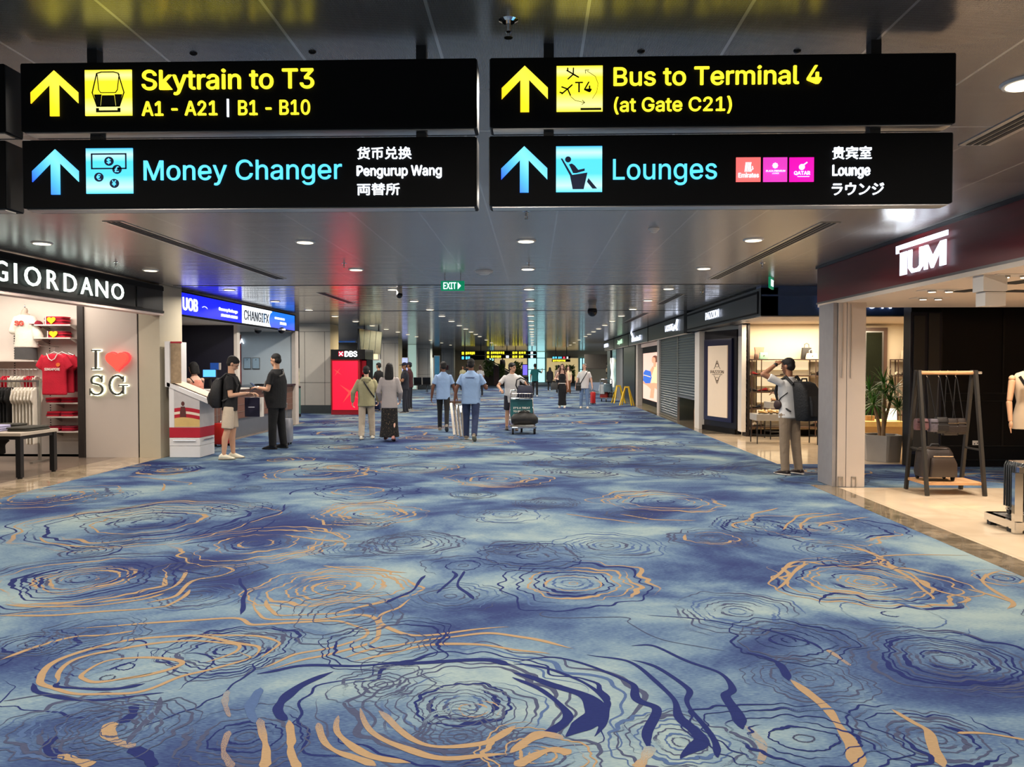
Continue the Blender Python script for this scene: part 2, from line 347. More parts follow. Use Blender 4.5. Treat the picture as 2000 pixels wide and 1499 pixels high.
# main figures of the carpet, as they lie in the photograph
for a in ((905, 1375, 640, 11, (NV, NV, ST, SL), 1, dict(thick=1.35, arcp=.5)), (900, 1385, 300, 9, (ST, SL, SL), 2, dict(thick=.75)), (925, 1388, 110, 3, (GO, SL), 82, dict(arcp=.9)), (245, 1303, 420, 3, (SL, NV), 3, dict(thick=.8, arcp=.15)), (190, 1292, 200, 4, (SL, NV), 4, {}),
          (655, 1148, 310, 11, (GO, GO, GO, ST), 5, dict(thick=1.3, arcp=.3)), (1118, 1140, 340, 9, (NV, NV, ST, GO), 6, dict(thick=1.2)), (1120, 1140, 180, 3, (GO,), 7, dict(thick=1.2, arcp=0)), (165, 1132, 430, 12, (GO, GO, NV, SL), 8, dict(thick=1.1)),
          (160, 1130, 210, 7, (NV, SL), 9, {}), (720, 1004, 255, 9, (GO, GO, NV), 10, dict(thick=1.2, arcp=.2)), (290, 1020, 470, 15, (NV, NV, SL, GO), 12, dict(arcp=.5)), (90, 970, 290, 7, (GO, GO, SL), 13, {}), (500, 1062, 330, 11, (NV, GO, GO, SL), 14, dict(arcp=.7)),
          (975, 936, 210, 8, (GO, NV), 15, {}), (1300, 980, 270, 11, (GO, GO, ST, NV), 16, {}), (1600, 1030, 330, 12, (GO, NV, ST), 17, dict(arcp=.6)), (1690, 1138, 360, 12, (GO, GO, ST, NV), 18, dict(thick=1.2, arcp=.3)),
          (1440, 1195, 270, 9, (SL, SL, ST), 19, {}), (1850, 1290, 380, 14, (SL, SL, NV), 20, dict(thick=1.1, arcp=.2)), (1580, 1325, 240, 8, (SL,), 21, dict(thick=.7)), (155, 1420, 300, 9, (SL, ST), 22, {}), (480, 1440, 260, 8, (SL, NV), 23, {}),
          (1330, 1450, 270, 8, (SL, ST), 24, dict(arcp=.1)), (1830, 1445, 300, 9, (SL, SL, NV), 25, dict(thick=1.2)), (1960, 1130, 130, 7, (GO, GO, NV), 26, dict(arcp=.6)), (1185, 1066, 230, 9, (SL, ST), 27, {}), (1000, 1070, 120, 7, (SL,), 28, {}), (805, 1062, 230, 9, (SL, ST), 29, {}),
          (985, 1005, 170, 8, (SL, ST), 30, {}), (1390, 1052, 170, 8, (GO, SL), 31, dict(arcp=.5)), (450, 1270, 270, 11, (SL, NV), 32, dict(thick=1.)), (745, 1338, 200, 8, (SL,), 33, {}), (880, 1165, 200, 7, (SL, ST), 34, dict(thick=.7)), (905, 1105, 160, 4, (SL, NV), 35, dict(thick=.8)),
          (900, 1440, 230, 8, (SL, SL), 36, {}), (380, 1165, 200, 9, (SL, ST), 37, {}), (1480, 1030, 200, 8, (NV, ST), 38, {}), (1640, 1075, 190, 8, (SL, ST), 39, {}), (1120, 905, 190, 8, (SL, NV), 40, {}), (1340, 925, 200, 9, (SL, ST), 41, {}), (700, 960, 240, 7, (GO, NV, ST), 42, dict(arcp=.5)), (210, 1325, 560, 3, (NV, SL), 43, dict(arcp=.9)),
          (620, 925, 250, 8, (NV, GO), 44, {}), (1050, 1475, 240, 7, (GO, SL), 46, dict(arcp=.6)), (60, 1260, 160, 7, (SL, NV), 47, {}), (1740, 1200, 260, 4, (NV, ST), 48, dict(arcp=.9))):
    ringpx(*a[:6], **a[6])
Z1, Z2, Z4, Z3 = (0, 1150), (1000, 1150), (1000, 880), (0, 880)
for pts in ([(275, 155), (600, 135), (900, 120), (1000, 140), (1250, 128), (1390, 145), (1430, 180), (1330, 225), (1150, 262), (1020, 312)], [(995, 35), (1010, 90), (1050, 120), (1200, 125), (1330, 108), (1440, 105), (1485, 150), (1460, 205), (1300, 250), (1150, 290), (1060, 320)],
            [(1600, 40), (1560, 70), (1490, 105), (1510, 150), (1570, 175), (1700, 180), (1850, 160), (2000, 155)], [(1350, 272), (1500, 230), (1700, 195), (1890, 180), (2060, 192), (2230, 232)], [(1380, 285), (1560, 245), (1800, 215), (2000, 235), (2140, 262)], [(0, 280), (130, 230), (270, 195), (400, 180), (540, 165)],
            [(1050, 40), (1060, 85), (1110, 108), (1280, 98), (1420, 70), (1530, 45)], [(0, 108), (300, 98), (600, 78), (680, 55), (740, 5)], [(0, 68), (250, 70), (480, 58), (640, 20)]):
    flow(pts, GO, .030, .030, Z1, (0, .12))
flow([(780, 180), (1000, 185), (1095, 215), (1010, 270)], GO, .022, None, Z1)
flow([(940, 245), (985, 270), (850, 312), (700, 350), (560, 395), (430, 412), (280, 410), (190, 390), (160, 355), (165, 328), (250, 270), (500, 205), (750, 185), (900, 205), (995, 228), (1000, 250), (960, 285)], GO, .034, .03, Z1)
flow([(600, 330), (400, 365), (330, 350), (325, 330), (420, 285), (560, 270), (715, 285), (690, 307), (560, 345), (450, 362)], GO, .03, .028, Z1)
flow([(225, 370), (215, 340), (300, 275), (520, 225), (760, 207), (910, 222), (925, 240), (800, 290)], GO, .026, .03, Z1)
flow([(230, 370), (240, 388), (420, 390), (560, 370)], NV, .03, None, Z1)
flow([(110, 375), (140, 405), (250, 428), (450, 428), (640, 410)], NV, .03, None, Z1)
flow([(1480, 470), (1560, 520), (1640, 570), (1670, 640), (1690, 700)][:], GO, .030, .05, Z2); flow([(1740, 560), (1850, 570), (2000, 595)], GO, .02, None, Z2)
flow([(0, 290), (150, 270), (350, 320), (470, 370), (490, 430), (555, 480), (530, 560), (540, 640)], NV, .020, .055, Z2); flow([(545, 620), (520, 670), (490, 700)], GO, .05, None, Z2, (.6, .3))
flow([(300, 255), (450, 285), (560, 360), (620, 430), (640, 490), (720, 560), (740, 610), (670, 670)], NV, .018, .07, Z2); flow([(460, 285), (570, 310), (680, 390), (690, 440), (740, 520), (790, 600), (800, 660)], NV, .022, .04, Z2)
flow([(470, 225), (560, 230), (680, 280), (800, 330), (860, 390), (840, 430), (890, 500), (910, 550)], NV, .018, .06, Z2); flow([(905, 540), (970, 620), (970, 690)], GO, .03, .045, Z2, (.55, .45))
flow([(910, 250), (1010, 275), (1050, 310), (1090, 365)], NV, .03, .05, Z2); flow([(1085, 355), (1200, 450), (1290, 540), (1330, 610), (1350, 700)], GO, .045, .07, Z2, (.35, .1))
flow([(530, 105), (800, 130), (1000, 165), (1150, 210), (1225, 242)], NV, .016, .022, Z2); flow([(1225, 245), (1320, 300)], GO, .03, None, Z2, (.4, .5)); flow([(130, 90), (140, 110), (440, 115), (460, 140), (620, 205), (830, 245)], SL, .010, None, Z2)
flow([(1290, 330), (1180, 375), (1110, 430), (1090, 470), (1130, 520)], NV, .04, .07, Z1); flow([(1130, 515), (1140, 600), (1145, 640), (1170, 700)], GO, .03, .045, Z1, (.4, 0)); flow([(1000, 395), (980, 460), (1000, 525)], ST, .05, None, Z1, (.2, .4)); flow([(995, 515), (1045, 600), (1040, 700)], GO, .03, .045, Z1, (.55, .1))
for pts in ([(1240, 525), (1270, 600), (1360, 660), (1480, 700)], [(1320, 500), (1340, 575), (1440, 645), (1600, 692)], [(1410, 468), (1450, 555), (1600, 640), (1780, 668), (2000, 640)], [(1480, 480), (1560, 555), (1700, 615), (1900, 600), (2020, 545)]): flow(pts, GO, .034, .038, Z1, (.5, .0))
flow([(540, 450), (520, 490), (460, 530)], NV, .05, None, Z1); flow([(440, 520), (420, 560), (460, 600), (520, 625)], GO, .06, .05, Z1, (.25, .5)); flow([(500, 625), (560, 660), (590, 700)], NV, .06, None, Z1); flow([(220, 580), (200, 620), (260, 660)], NV, .03, .06, Z1); flow([(230, 650), (290, 680), (340, 697)], GO, .04, .05, Z1, (.35, .3))
flow([(890, 400), (885, 450), (905, 500)], GO, .03, None, Z1, (.55, .5)); flow([(890, 560), (885, 640), (920, 697)], GO, .03, None, Z1, (.48, .5)); flow([(20, 440), (250, 420), (430, 460)], SL, .014, None, Z1); flow([(640, 420), (620, 470), (540, 560), (500, 610)], SL, .03, None, Z1)
flow([(1000, 335), (1150, 310), (1400, 300), (1600, 290), (1900, 285), (2000, 300)], NV, .03, .05, Z1); flow([(0, 335), (120, 365), (260, 410), (330, 470), (320, 520), (210, 580)], NV, .05, .12, Z2); flow([(0, 300), (160, 320), (280, 370), (380, 440), (370, 500), (320, 580)], NV, .03, .03, Z2); flow([(0, 350), (120, 400), (210, 470), (190, 530), (100, 590)], NV, .035, .05, Z2)
flow([(0, 640), (100, 580), (200, 590)], GO, .05, .06, Z2, (.1, .5)); flow([(20, 690), (150, 630), (230, 645)], GO, .05, .05, Z2, (0, .3))
for pts in ([(1250, 372), (1400, 400), (1420, 430), (1300, 455), (1120, 430)], [(1310, 365), (1440, 420), (1430, 445), (1550, 480), (1640, 540), (1780, 580), (1740, 600)], [(1800, 410), (1480, 410), (1460, 440), (1560, 500), (1620, 560), (1650, 585)], [(1040, 225), (950, 250), (930, 270), (860, 290), (890, 305)], [(1220, 245), (1110, 260), (1060, 312)], [(1300, 245), (1150, 270), (1130, 312)], [(1400, 262), (1240, 280), (1200, 300)], [(1910, 470), (1840, 500), (1870, 545), (1960, 590), (1940, 625)], [(1780, 540), (1880, 570), (1970, 600)], [(210, 248), (330, 265), (500, 288)], [(420, 250), (560, 270), (720, 275)], [(1000, 520), (1100, 440), (1200, 440)], [(1030, 545), (1130, 460), (1150, 440)]):
    flow(pts, GO, .035, .03, Z4)
for pts in ([(500, 100), (640, 115), (740, 128), (740, 135)], [(640, 130), (640, 150), (625, 160)], [(1105, 330), (1220, 345), (1340, 360), (1330, 385)], [(1200, 305), (1300, 325), (1345, 352)], [(860, 455), (910, 470), (880, 485), (760, 510), (680, 570), (560, 600)], [(730, 470), (700, 520), (560, 570), (360, 600)], [(1270, 450), (1360, 465), (1590, 478)], [(150, 340), (210, 365), (400, 380), (590, 358)]):
    flow(pts, GO, .03, .03, Z3)
for pts in ([(1110, 210), (1100, 240), (1000, 270), (940, 300)], [(1080, 270), (960, 330), (700, 370)], [(1660, 490), (1620, 540), (1500, 600)], [(1770, 470), (1780, 500), (1700, 560)], [(1820, 470), (1790, 530), (1850, 580)], [(930, 500), (960, 560), (940, 640)], [(640, 420), (720, 440), (700, 470), (820, 490)], [(1130, 175), (1170, 155), (1300, 140)]):
    flow(pts, NV, .025, .03, Z3)
# the same figures over the rest of the floor
cells = {}
def place(n, y0, y1, x0, x1, smin, smax, seed):
    r = random.Random(seed); done = []
    for _ in range(n * 6):
        if len(done) >= n: break
        x, y, s_ = r.uniform(x0, x1), r.uniform(y0, y1), r.uniform(smin, smax)
        if any((x - a) ** 2 + (y - b) ** 2 < (.62 * (s_ + c)) ** 2 for a, b, c in done): continue
        done.append((x, y, s_)); rings(x, y, s_, r.randint(5, 9), r.choice(((GO, NV), (SL, ST), (NV, SL), (GO, GO, ST), (SL,)) if smin > .3 else ((SL, ST), (SL,), (SL, NV))), r.randint(100, 9999), thick=r.uniform(.8, 1.3) * (1 if smin > .3 else .7), sx=r.uniform(.9, 1.35), arcp=.4)
place(26, 3.1, 11, XL, 3.6, .22, .5, 57); place(44, 11.3, 22, XL, 3.8, .5, 1.1, 51); place(64, 22, 52, XL, 3.8, .6, 1.3, 52); place(7, 10.3, 12.3, 3.8, 9, .5, .9, 53); place(14, -11, 2.6, XL, 3.5, .5, 1.1, 54)
me = bpy.data.meshes.new('floor_carpet'); me.from_pydata(cv, [], cf)
for m in CARP: me.materials.append(m)
me.polygons.foreach_set('material_index', cm); a = me.attributes.new('fade', 'FLOAT', 'POINT'); a.data.foreach_set('value', cfade)
bm = bmesh.new(); bm.from_mesh(me)
for f in bm.faces:
    if f.normal.z < 0: f.normal_flip()
bm.to_mesh(me); bm.free()
tag(link('floor', me, None, True), 'blue hall carpet with navy and gold wavy ring figures', 'carpet', kind='structure')

# ---- stone and shop floors
def marble(name, c1, c2, rough=.06, scale=3., es=0):
    m = bpy.data.materials.new(name); m.use_nodes = True; nt = m.node_tree; b = nt.nodes['Principled BSDF']; L = nt.links.new
    b.inputs['Roughness'].default_value = rough; g = nd(nt, 'ShaderNodeNewGeometry')
    n = nd(nt, 'ShaderNodeTexNoise'); n.inputs['Scale'].default_value = scale; n.inputs['Detail'].default_value = 6; n.inputs['Distortion'].default_value = 1.4; L(g.outputs['Position'], n.inputs['Vector'])
    cr = nd(nt, 'ShaderNodeValToRGB'); e = cr.color_ramp.elements; e[0].position = .36; e[0].color = lin(c1) + (1,); e[1].position = .66; e[1].color = lin(c2) + (1,); L(n.outputs['Fac'], cr.inputs[0])
    br = nd(nt, 'ShaderNodeTexBrick'); br.offset = 0; br.inputs['Scale'].default_value = 1; br.inputs['Brick Width'].default_value = .8; br.inputs['Row Height'].default_value = .8; br.inputs['Mortar Size'].default_value = .002
    br.inputs['Mortar'].default_value = (.55, .55, .55, 1); br.inputs['Color1'].default_value = (1, 1, 1, 1); br.inputs['Color2'].default_value = (.94, .94, .94, 1); L(g.outputs['Position'], br.inputs['Vector'])
    mx = nd(nt, 'ShaderNodeMix', data_type='RGBA', blend_type='MULTIPLY'); mx.inputs[0].default_value = 1; L(cr.outputs[0], mx.inputs[6]); L(br.outputs[0], mx.inputs[7]); L(mx.outputs[2], b.inputs['Base Color'])
    return m
MBEI = marble('beige_marble', (150, 132, 110), (196, 176, 148)); MGRY = marble('brown_grey_marble', (104, 92, 76), (148, 132, 110), scale=5); MCRM = marble('cream_tile', (214, 190, 160), (228, 206, 176), rough=.09, scale=1.2); MTAU = marble('taupe_tile', (112, 98, 86), (134, 118, 104), rough=.25, scale=2)
def st(name, label, cat, m, x0, x1, y0, y1, z0, z1): return tag(box(name, m, x0, x1, y0, y1, z0, z1), label, cat, kind='structure')
st('floor_border_left', 'polished beige marble strip along the left carpet edge', 'floor border', MBEI, -7.15, XL, -12, 13.1, -.05, .003)
st('floor_left_shop', 'taupe tiled floor of the clothing shop at left', 'floor', MTAU, -13, -7.15, -12, 13.6, -.05, .002)
st('floor_border_right', 'grey brown marble strip between carpet and cream tiles', 'floor border', MGRY, XR, 3.95, -12, 10.25, -.05, .003)
st('floor_right_shop', 'glossy cream tiled floor of the luggage shop', 'floor', MCRM, 3.95, 11, -12, 10.05, -.05, .002)
st('floor_corner_shop', 'glossy pale tiled floor of the shoe shop', 'floor', MCRM, 3.92, 11, 12.45, 17.9, -.05, .002)
st('floor_far_shops', 'grey marble strip before the far right shops', 'floor border', MGRY, 3.92, 6, 17.9, 48, -.05, .002)
st('floor_booth', 'grey floor inside the money changer booth', 'floor', MTAU, -10, XL, 13.1, 21.2, -.05, .002)

# ---- ceiling: thin metal panels, perforated near the camera, more polished farther on
def ceiling_material():
    m = bpy.data.materials.new('metal_ceiling'); m.use_nodes = True; nt = m.node_tree; b = nt.nodes['Principled BSDF']; L = nt.links.new
    def math_(op, a, b_=None, c=None):
        n = nd(nt, 'ShaderNodeMath', operation=op)
        for i, v in enumerate((a, b_, c)):
            if v is None: continue
            if isinstance(v, (int, float)): n.inputs[i].default_value = v
            else: L(v, n.inputs[i])
        return n.outputs[0]
    g = nd(nt, 'ShaderNodeNewGeometry'); sp = nd(nt, 'ShaderNodeSeparateXYZ'); L(g.outputs['Position'], sp.inputs[0]); X, Y = sp.outputs[0], sp.outputs[1]
    fx = math_('FRACT', math_('DIVIDE', math_('ADD', X, .425 + 63), .63)); sx = math_('LESS_THAN', fx, .022)
    fy = math_('FRACT', math_('DIVIDE', math_('ADD', Y, 27.3), 2.9)); sy = math_('LESS_THAN', fy, .004)
    seam = math_('MAXIMUM', sx, sy)
    k = 2 * math.pi / .0115
    dots = math_('MULTIPLY', math_('SINE', math_('MULTIPLY', X, k)), math_('SINE', math_('MULTIPLY', Y, k)))
    near = math_('LESS_THAN', Y, 6.0); hole = math_('MULTIPLY', math_('GREATER_THAN', math_('ABSOLUTE', dots), .45), near)
    br = nd(nt, 'ShaderNodeTexNoise'); br.inputs['Scale'].default_value = .9; L(g.outputs['Position'], br.inputs['Vector'])
    c0 = nd(nt, 'ShaderNodeMix', data_type='RGBA'); L(br.outputs['Fac'], c0.inputs[0]); c0.inputs[6].default_value = lin((150, 146, 143)) + (1,); c0.inputs[7].default_value = lin((164, 159, 155)) + (1,)
    c1 = nd(nt, 'ShaderNodeMix', data_type='RGBA'); L(math_('MULTIPLY', hole, .75), c1.inputs[0]); L(c0.outputs[2], c1.inputs[6]); c1.inputs[7].default_value = (.05, .05, .05, 1)
    c2 = nd(nt, 'ShaderNodeMix', data_type='RGBA'); L(math_('MULTIPLY', seam, .8), c2.inputs[0]); L(c1.outputs[2], c2.inputs[6]); c2.inputs[7].default_value = lin((205, 203, 200)) + (1,)
    L(c2.outputs[2], b.inputs['Base Color'])
    b.inputs['Metallic'].default_value = .62
    far = nd(nt, 'ShaderNodeMapRange'); L(Y, far.inputs[0]); far.inputs[1].default_value = 13.2; far.inputs[2].default_value = 13.4; far.inputs[3].default_value = .27; far.inputs[4].default_value = .14
    L(far.outputs[0], b.inputs['Roughness'])
    # panels are not quite level: each row tilts and dishes a little
    mp = nd(nt, 'ShaderNodeMapping'); mp.inputs['Scale'].default_value = (.3, 5.0, 1); L(g.outputs['Position'], mp.inputs[0])
    n = nd(nt, 'ShaderNodeTexNoise'); n.inputs['Scale'].default_value = 1; n.inputs['Detail'].default_value = 2; L(mp.outputs[0], n.inputs['Vector'])
    bp = nd(nt, 'ShaderNodeBump'); bp.inputs['Distance'].default_value = .018; fs = nd(nt, 'ShaderNodeMapRange'); L(Y, fs.inputs[0]); fs.inputs[1].default_value = 9; fs.inputs[2].default_value = 13.4; fs.inputs[3].default_value = .10; fs.inputs[4].default_value = .9; L(fs.outputs[0], bp.inputs['Strength']); L(n.outputs['Fac'], bp.inputs['Height']); L(bp.outputs[0], b.inputs['Normal'])
    return m
MCEIL = ceiling_material()
tag(MB().box(-15.5, 4.05, -12, 78, CEIL, CEIL + .05).box(4.05, 11, -12, 78, CEIL, CEIL + .05).build('ceiling', MCEIL), 'grey metal panel ceiling over the hall', 'ceiling', kind='structure')
MWHT = M('white_paint', (222, 214, 204), .55, var=.03); MCRE = M('cream_paint', (188, 178, 156), .6, var=.03); MDRK = M('dark_joint', (30, 28, 28), .5); MGREY = M('grey_panel', (212, 206, 196), .4, .05, var=.04); MBLK = M('black_board', (13, 12, 12), .6, var=.2, spec=.15); MFAS = M('charcoal_fascia', (44, 49, 55), .3, .3, var=.1); MNAVY = M('navy_fascia', (66, 90, 136), .35, .1, var=.12)
MALU = M('brushed_aluminium', (186, 184, 180), .3, .9, var=.06); MCHR = M('chrome', (225, 225, 225), .06, 1, var=.02); MBLKP = M('black_plastic', (24, 24, 26), .42); MRUB = M('rubber', (22, 22, 22), .8)
trimd = tag(MB().box(-6.3, 4.0, 13.27, 13.31, CEIL - .006, CEIL + .001).box(-6.3, 4.0, 19.5, 19.53, CEIL - .006, CEIL + .001).build('trim_1', M('ceiling_joint', (58, 58, 60), .5, .3)), 'dark joint strips across the metal ceiling', 'ceiling trim', kind='structure')
# ---- far walls and back walls
st('wall_back', 'pale wall behind the viewpoint', 'wall', MGREY, -15.5, 11, -12.1, -12, 0, CEIL)
st('wall_left', 'dim wall far to the left of the hall', 'wall', MCRE, -15.6, -15.5, -12, 78, 0, CEIL)
st('wall_right', 'wall far to the right of the shops', 'wall', MGREY, 11, 11.1, -12, 78, 0, CEIL)
# ================================================================== HANGING SIGNS
YEL = M('lit_yellow', (240, 220, 40), .4, emit=(255, 238, 50), es=1.35); BLU = M('lit_cyan', (60, 170, 230), .4, emit=(95, 215, 255), es=1.25); LWH = M('lit_white', (235, 240, 245), .4, emit=(236, 244, 255), es=1.5)
YG = MG('lit_yellow_arrow', ((0, (255, 190, 20)), (.35, (255, 225, 30)), (.6, (255, 240, 70)), (1, (255, 232, 30))), 1.4, 'diag'); BG = MG('lit_blue_arrow', ((.12, (30, 80, 255)), (.4, (80, 190, 255)), (.62, (130, 235, 255)), (1, (50, 160, 255))), 1.3, 'diag')
YS = MG('lit_yellow_square', ((0, (255, 236, 60)), (.14, (255, 250, 150)), (.4, (255, 236, 40)), (.75, (255, 236, 40)), (.88, (255, 250, 150)), (1, (255, 232, 30))), 1.4); BS = MG('lit_blue_square', ((0, (90, 215, 255)), (.14, (190, 250, 255)), (.4, (80, 215, 255)), (.7, (80, 215, 255)), (.86, (190, 250, 255)), (1, (60, 190, 255))), 1.3)
MBRN = M('sign_ink', (38, 32, 8), .5); MINK = M('sign_ink_blue', (6, 40, 92), .5)
SY = 3.33
ARROW = [(0, 1), (.5, .52), (.5, .28), (.095, .70), (.095, 0), (-.095, 0), (-.095, .70), (-.5, .28), (-.5, .52)]
def sx(px, py=250): return P(px, py, SY).x
def sz(py, px=960): return P(px, py, SY).z
def board(name, label, x0, x1, z0, z1, posts, ptop):
    t = thing(name, label, 'direction sign', ((x0 + x1) / 2, SY + .06, z0))
    box('housing', MBLK, x0, x1, SY, SY + .12, z0, z1, t, bevel=.003)
    MB().box(x0 + .01, x1 - .01, SY + .012, SY + .082, z0 - .006, z0).build('underside_strip', MALU, t)
    for x in (x0, x1): box('end_cap', MBLKP, x - .004, x + .004, SY + .004, SY + .116, z0 + .004, z1 - .004, t)
    for x in posts: box('hanger', MBLKP, x - .022, x + .022, SY + .04, SY + .09, z1, ptop, t)
    return t
def sq(px0, py0, px1, py1):
    a, b = P(px0, py1, SY), P(px1, py0, SY); return a.x, b.x, a.z, b.z
def lets(t, s, px0, py0, px1, py1, m, bold=0.012, **k):
    x0, x1, z0, z1 = sq(px0, py0, px1, py1); return text('lettering', s, (x0, SY - .004, z0), (1, 0, 0), x1 - x0, z1 - z0, m, t, bold=bold, depth=.006, **k)
def arrow(t, px0, py0, px1, py1, m):
    x0, x1, z0, z1 = sq(px0, py0, px1, py1); MB().prism([(a * (x1 - x0), b * (z1 - z0)) for a, b in ARROW], ((x0 + x1) / 2, SY - .007, z0), (1, 0, 0), (0, 0, 1), (0, .006, 0)).build('arrow', m, t)
def square(t, px0, py0, px1, py1, m, name='pictogram'):
    x0, x1, z0, z1 = sq(px0, py0, px1, py1); o = box(name, m, x0, x1, SY - .006, SY - .001, z0, z1, t)
    return o, (x0, z0, x1 - x0, z1 - z0)
def ink(q, fr, pts, y=SY - .0085):
    x0, z0, w_, h_ = fr; q.prism([(a * w_, b * h_) for a, b in pts], (x0, y, z0), (1, 0, 0), (0, 0, 1), (0, .002, 0))
def inkline(q, fr, pts, wd):
    for (a, b) in zip(pts, pts[1:]):
        dx, dy = b[0] - a[0], b[1] - a[1]; l = math.hypot(dx, dy) or 1; nx, ny = -dy / l * wd / 2, dx / l * wd / 2; ex, ey = dx / l * wd * .4, dy / l * wd * .4
        ink(q, fr, [(a[0] + nx - ex, a[1] + ny - ey), (b[0] + nx + ex, b[1] + ny + ey), (b[0] - nx + ex, b[1] - ny + ey), (a[0] - nx - ex, a[1] - ny - ey)])
def disc(q, fr, c, r, n=24): ink(q, fr, [(c[0] + r * math.cos(6.2832 * i / n), c[1] + r * math.sin(6.2832 * i / n)) for i in range(n)])
z1a, z0a, z1b, z0b = sz(113), sz(249), sz(266), sz(402)
LX0, LX1, RX0, RX1 = sx(42), sx(930), sx(958), sx(1865)
p0, p1, p2, p3 = sx(171), sx(820), sx(1072), sx(1718)
# upper left
t = board('hanging_sign', 'upper left black hanging sign with yellow train symbol and lettering', LX0, LX1, z0a, z1a, (p0, p1), CEIL)
arrow(t, 62, 138, 153, 228, YG); o, fr = square(t, 168, 137, 258, 227, YS); lets(t, 'Skytrain to T3', 278, 133, 614, 187, YEL); lets(t, 'A1 - A21', 278, 197, 425, 227, YEL); lets(t, 'B1 - B10', 466, 195, 606, 226, YEL)
x0, x1, z0, z1 = sq(444, 194, 447.5, 229); box('divider', LWH, x0, x1, SY - .006, SY - .001, z0, z1, t)
q = MB(); inkline(q, fr, [(.26, .92), (.36, .95), (.62, .95), (.72, .92), (.84, .5), (.74, .2), (.26, .2), (.16, .5), (.26, .92)], .022); inkline(q, fr, [(.27, .9), (.3, .56), (.34, .5), (.66, .5), (.7, .56), (.74, .9)], .016)
ink(q, fr, [(.2, .46), (.36, .46), (.33, .19), (.26, .19)]); ink(q, fr, [(.64, .46), (.8, .46), (.74, .19), (.67, .19)]); ink(q, fr, [(.37, .44), (.63, .44), (.66, .19), (.34, .19)]); ink(q, fr, [(.24, .16), (.3, .16), (.3, .11), (.7, .11), (.7, .16), (.76, .16), (.76, .07), (.24, .07)])
q.build('train_symbol', MBRN, o)
# lower left
t = board('hanging_sign', 'lower left black hanging sign lettered Money Changer in blue', LX0 + .003, LX1, z0b, z1b, (p0 + .01, p1), z0a - .001)
arrow(t, 65, 292, 154, 381, BG); o, fr = square(t, 170, 290, 260, 379, BS); lets(t, 'Money Changer', 282, 311, 668, 364, BLU, .004); lets(t, '货币兑换', 698, 287, 804, 312, LWH, .012); lets(t, 'Pengurup Wang', 697, 323, 863, 350, LWH, .02); lets(t, '両替所', 698, 358, 781, 382, LWH, .012)
q = MB(); inkline(q, fr, [(.13, .87), (.86, .87), (.86, .55), (.13, .55), (.13, .87)], .03)
for c in ((.5, .71), (.67, .53), (.28, .36), (.61, .22)): disc(q, fr, c, .1)
q.build('banknote_symbol', MINK, o); q = MB()
for (s, c) in (('$', (.5, .71)), ('£', (.67, .53)), ('€', (.28, .36)), ('¥', (.61, .22))): text('c', s, (fr[0] + (c[0] - .045) * fr[2], SY - .0105, fr[1] + (c[1] - .065) * fr[3]), (1, 0, 0), .09 * fr[2], .13 * fr[3], None, None, bold=.02, depth=.001, mb=q)
q.build('currency_marks', BLU, o)
# upper right
t = board('hanging_sign', 'upper right black hanging sign lettered Bus to Terminal 4 in yellow', RX0, RX1, z0a, z1a, (p2, p3), CEIL)
arrow(t, 980, 129, 1070, 220, YG); o, fr = square(t, 1087, 129, 1177, 219, YS); lets(t, 'Bus to Terminal 4', 1198, 127, 1604, 169, YEL); lets(t, '(at Gate C21)', 1199, 188, 1429, 224, YEL)
q = MB(); text('c', 'T4', (fr[0] + .40 * fr[2], SY - .0105, fr[1] + .41 * fr[3]), (1, 0, 0), .36 * fr[2], .23 * fr[3], None, None, bold=.008, depth=.001, mb=q)
for (cx, cy_, a) in ((.36, .81, -.5), (.24, .49, .75)):
    ca, sa = math.cos(a), math.sin(a)
    for ln in ([(-.16, .01), (.12, 0)], [(0, 0), (-.06, .12)], [(0, 0), (-.05, -.14)], [(-.14, .01), (-.17, .06)], [(.02, 0), (.13, .0)]): inkline(q, fr, [(cx + x * ca - y * sa, cy_ + x * sa + y * ca) for x, y in ln], .028)
inkline(q, fr, [(.78, .28), (.87, .42), (.9, .6), (.84, .76), (.66, .88)], .009); inkline(q, fr, [(.3, .33), (.4, .24), (.6, .19)], .009); inkline(q, fr, [(.63, .83), (.62, .9), (.7, .9)], .012); inkline(q, fr, [(.56, .24), (.61, .19), (.55, .15)], .012); ink(q, fr, [(.52, .025), (.97, .025), (.97, .07), (.52, .07)])
q.build('shuttle_symbol', MBRN, o)
# lower right
t = board('hanging_sign', 'lower right black hanging sign lettered Lounges in blue with three logos', RX0 - .003, RX1 - .008, z0b, z1b, (p2, p3), z0a - .001)
arrow(t, 979, 286, 1069, 377, BG); o, fr = square(t, 1086, 286, 1176, 376, BS); lets(t, 'Lounges', 1197, 310, 1400, 363, BLU, .004); lets(t, '贵宾室', 1625, 286, 1702, 312, LWH, .012); lets(t, 'Lounge', 1625, 322, 1699, 350, LWH, .02); lets(t, 'ラウンジ', 1624, 357, 1726, 382, LWH, .02)
q = MB(); disc(q, fr, (.26, .71), .065); ink(q, fr, [(.10, .73), (.135, .73), (.35, .37), (.68, .42), (.6, .06), (.36, .06), (.3, .36)]); ink(q, fr, [(.28, .6), (.34, .62), (.4, .58), (.48, .48), (.62, .51), (.62, .46), (.44, .41), (.37, .41)]); ink(q, fr, [(.7, .3), (.89, .07), (.79, .07), (.67, .22)])
q.build('reclining_figure_symbol', MINK, o)
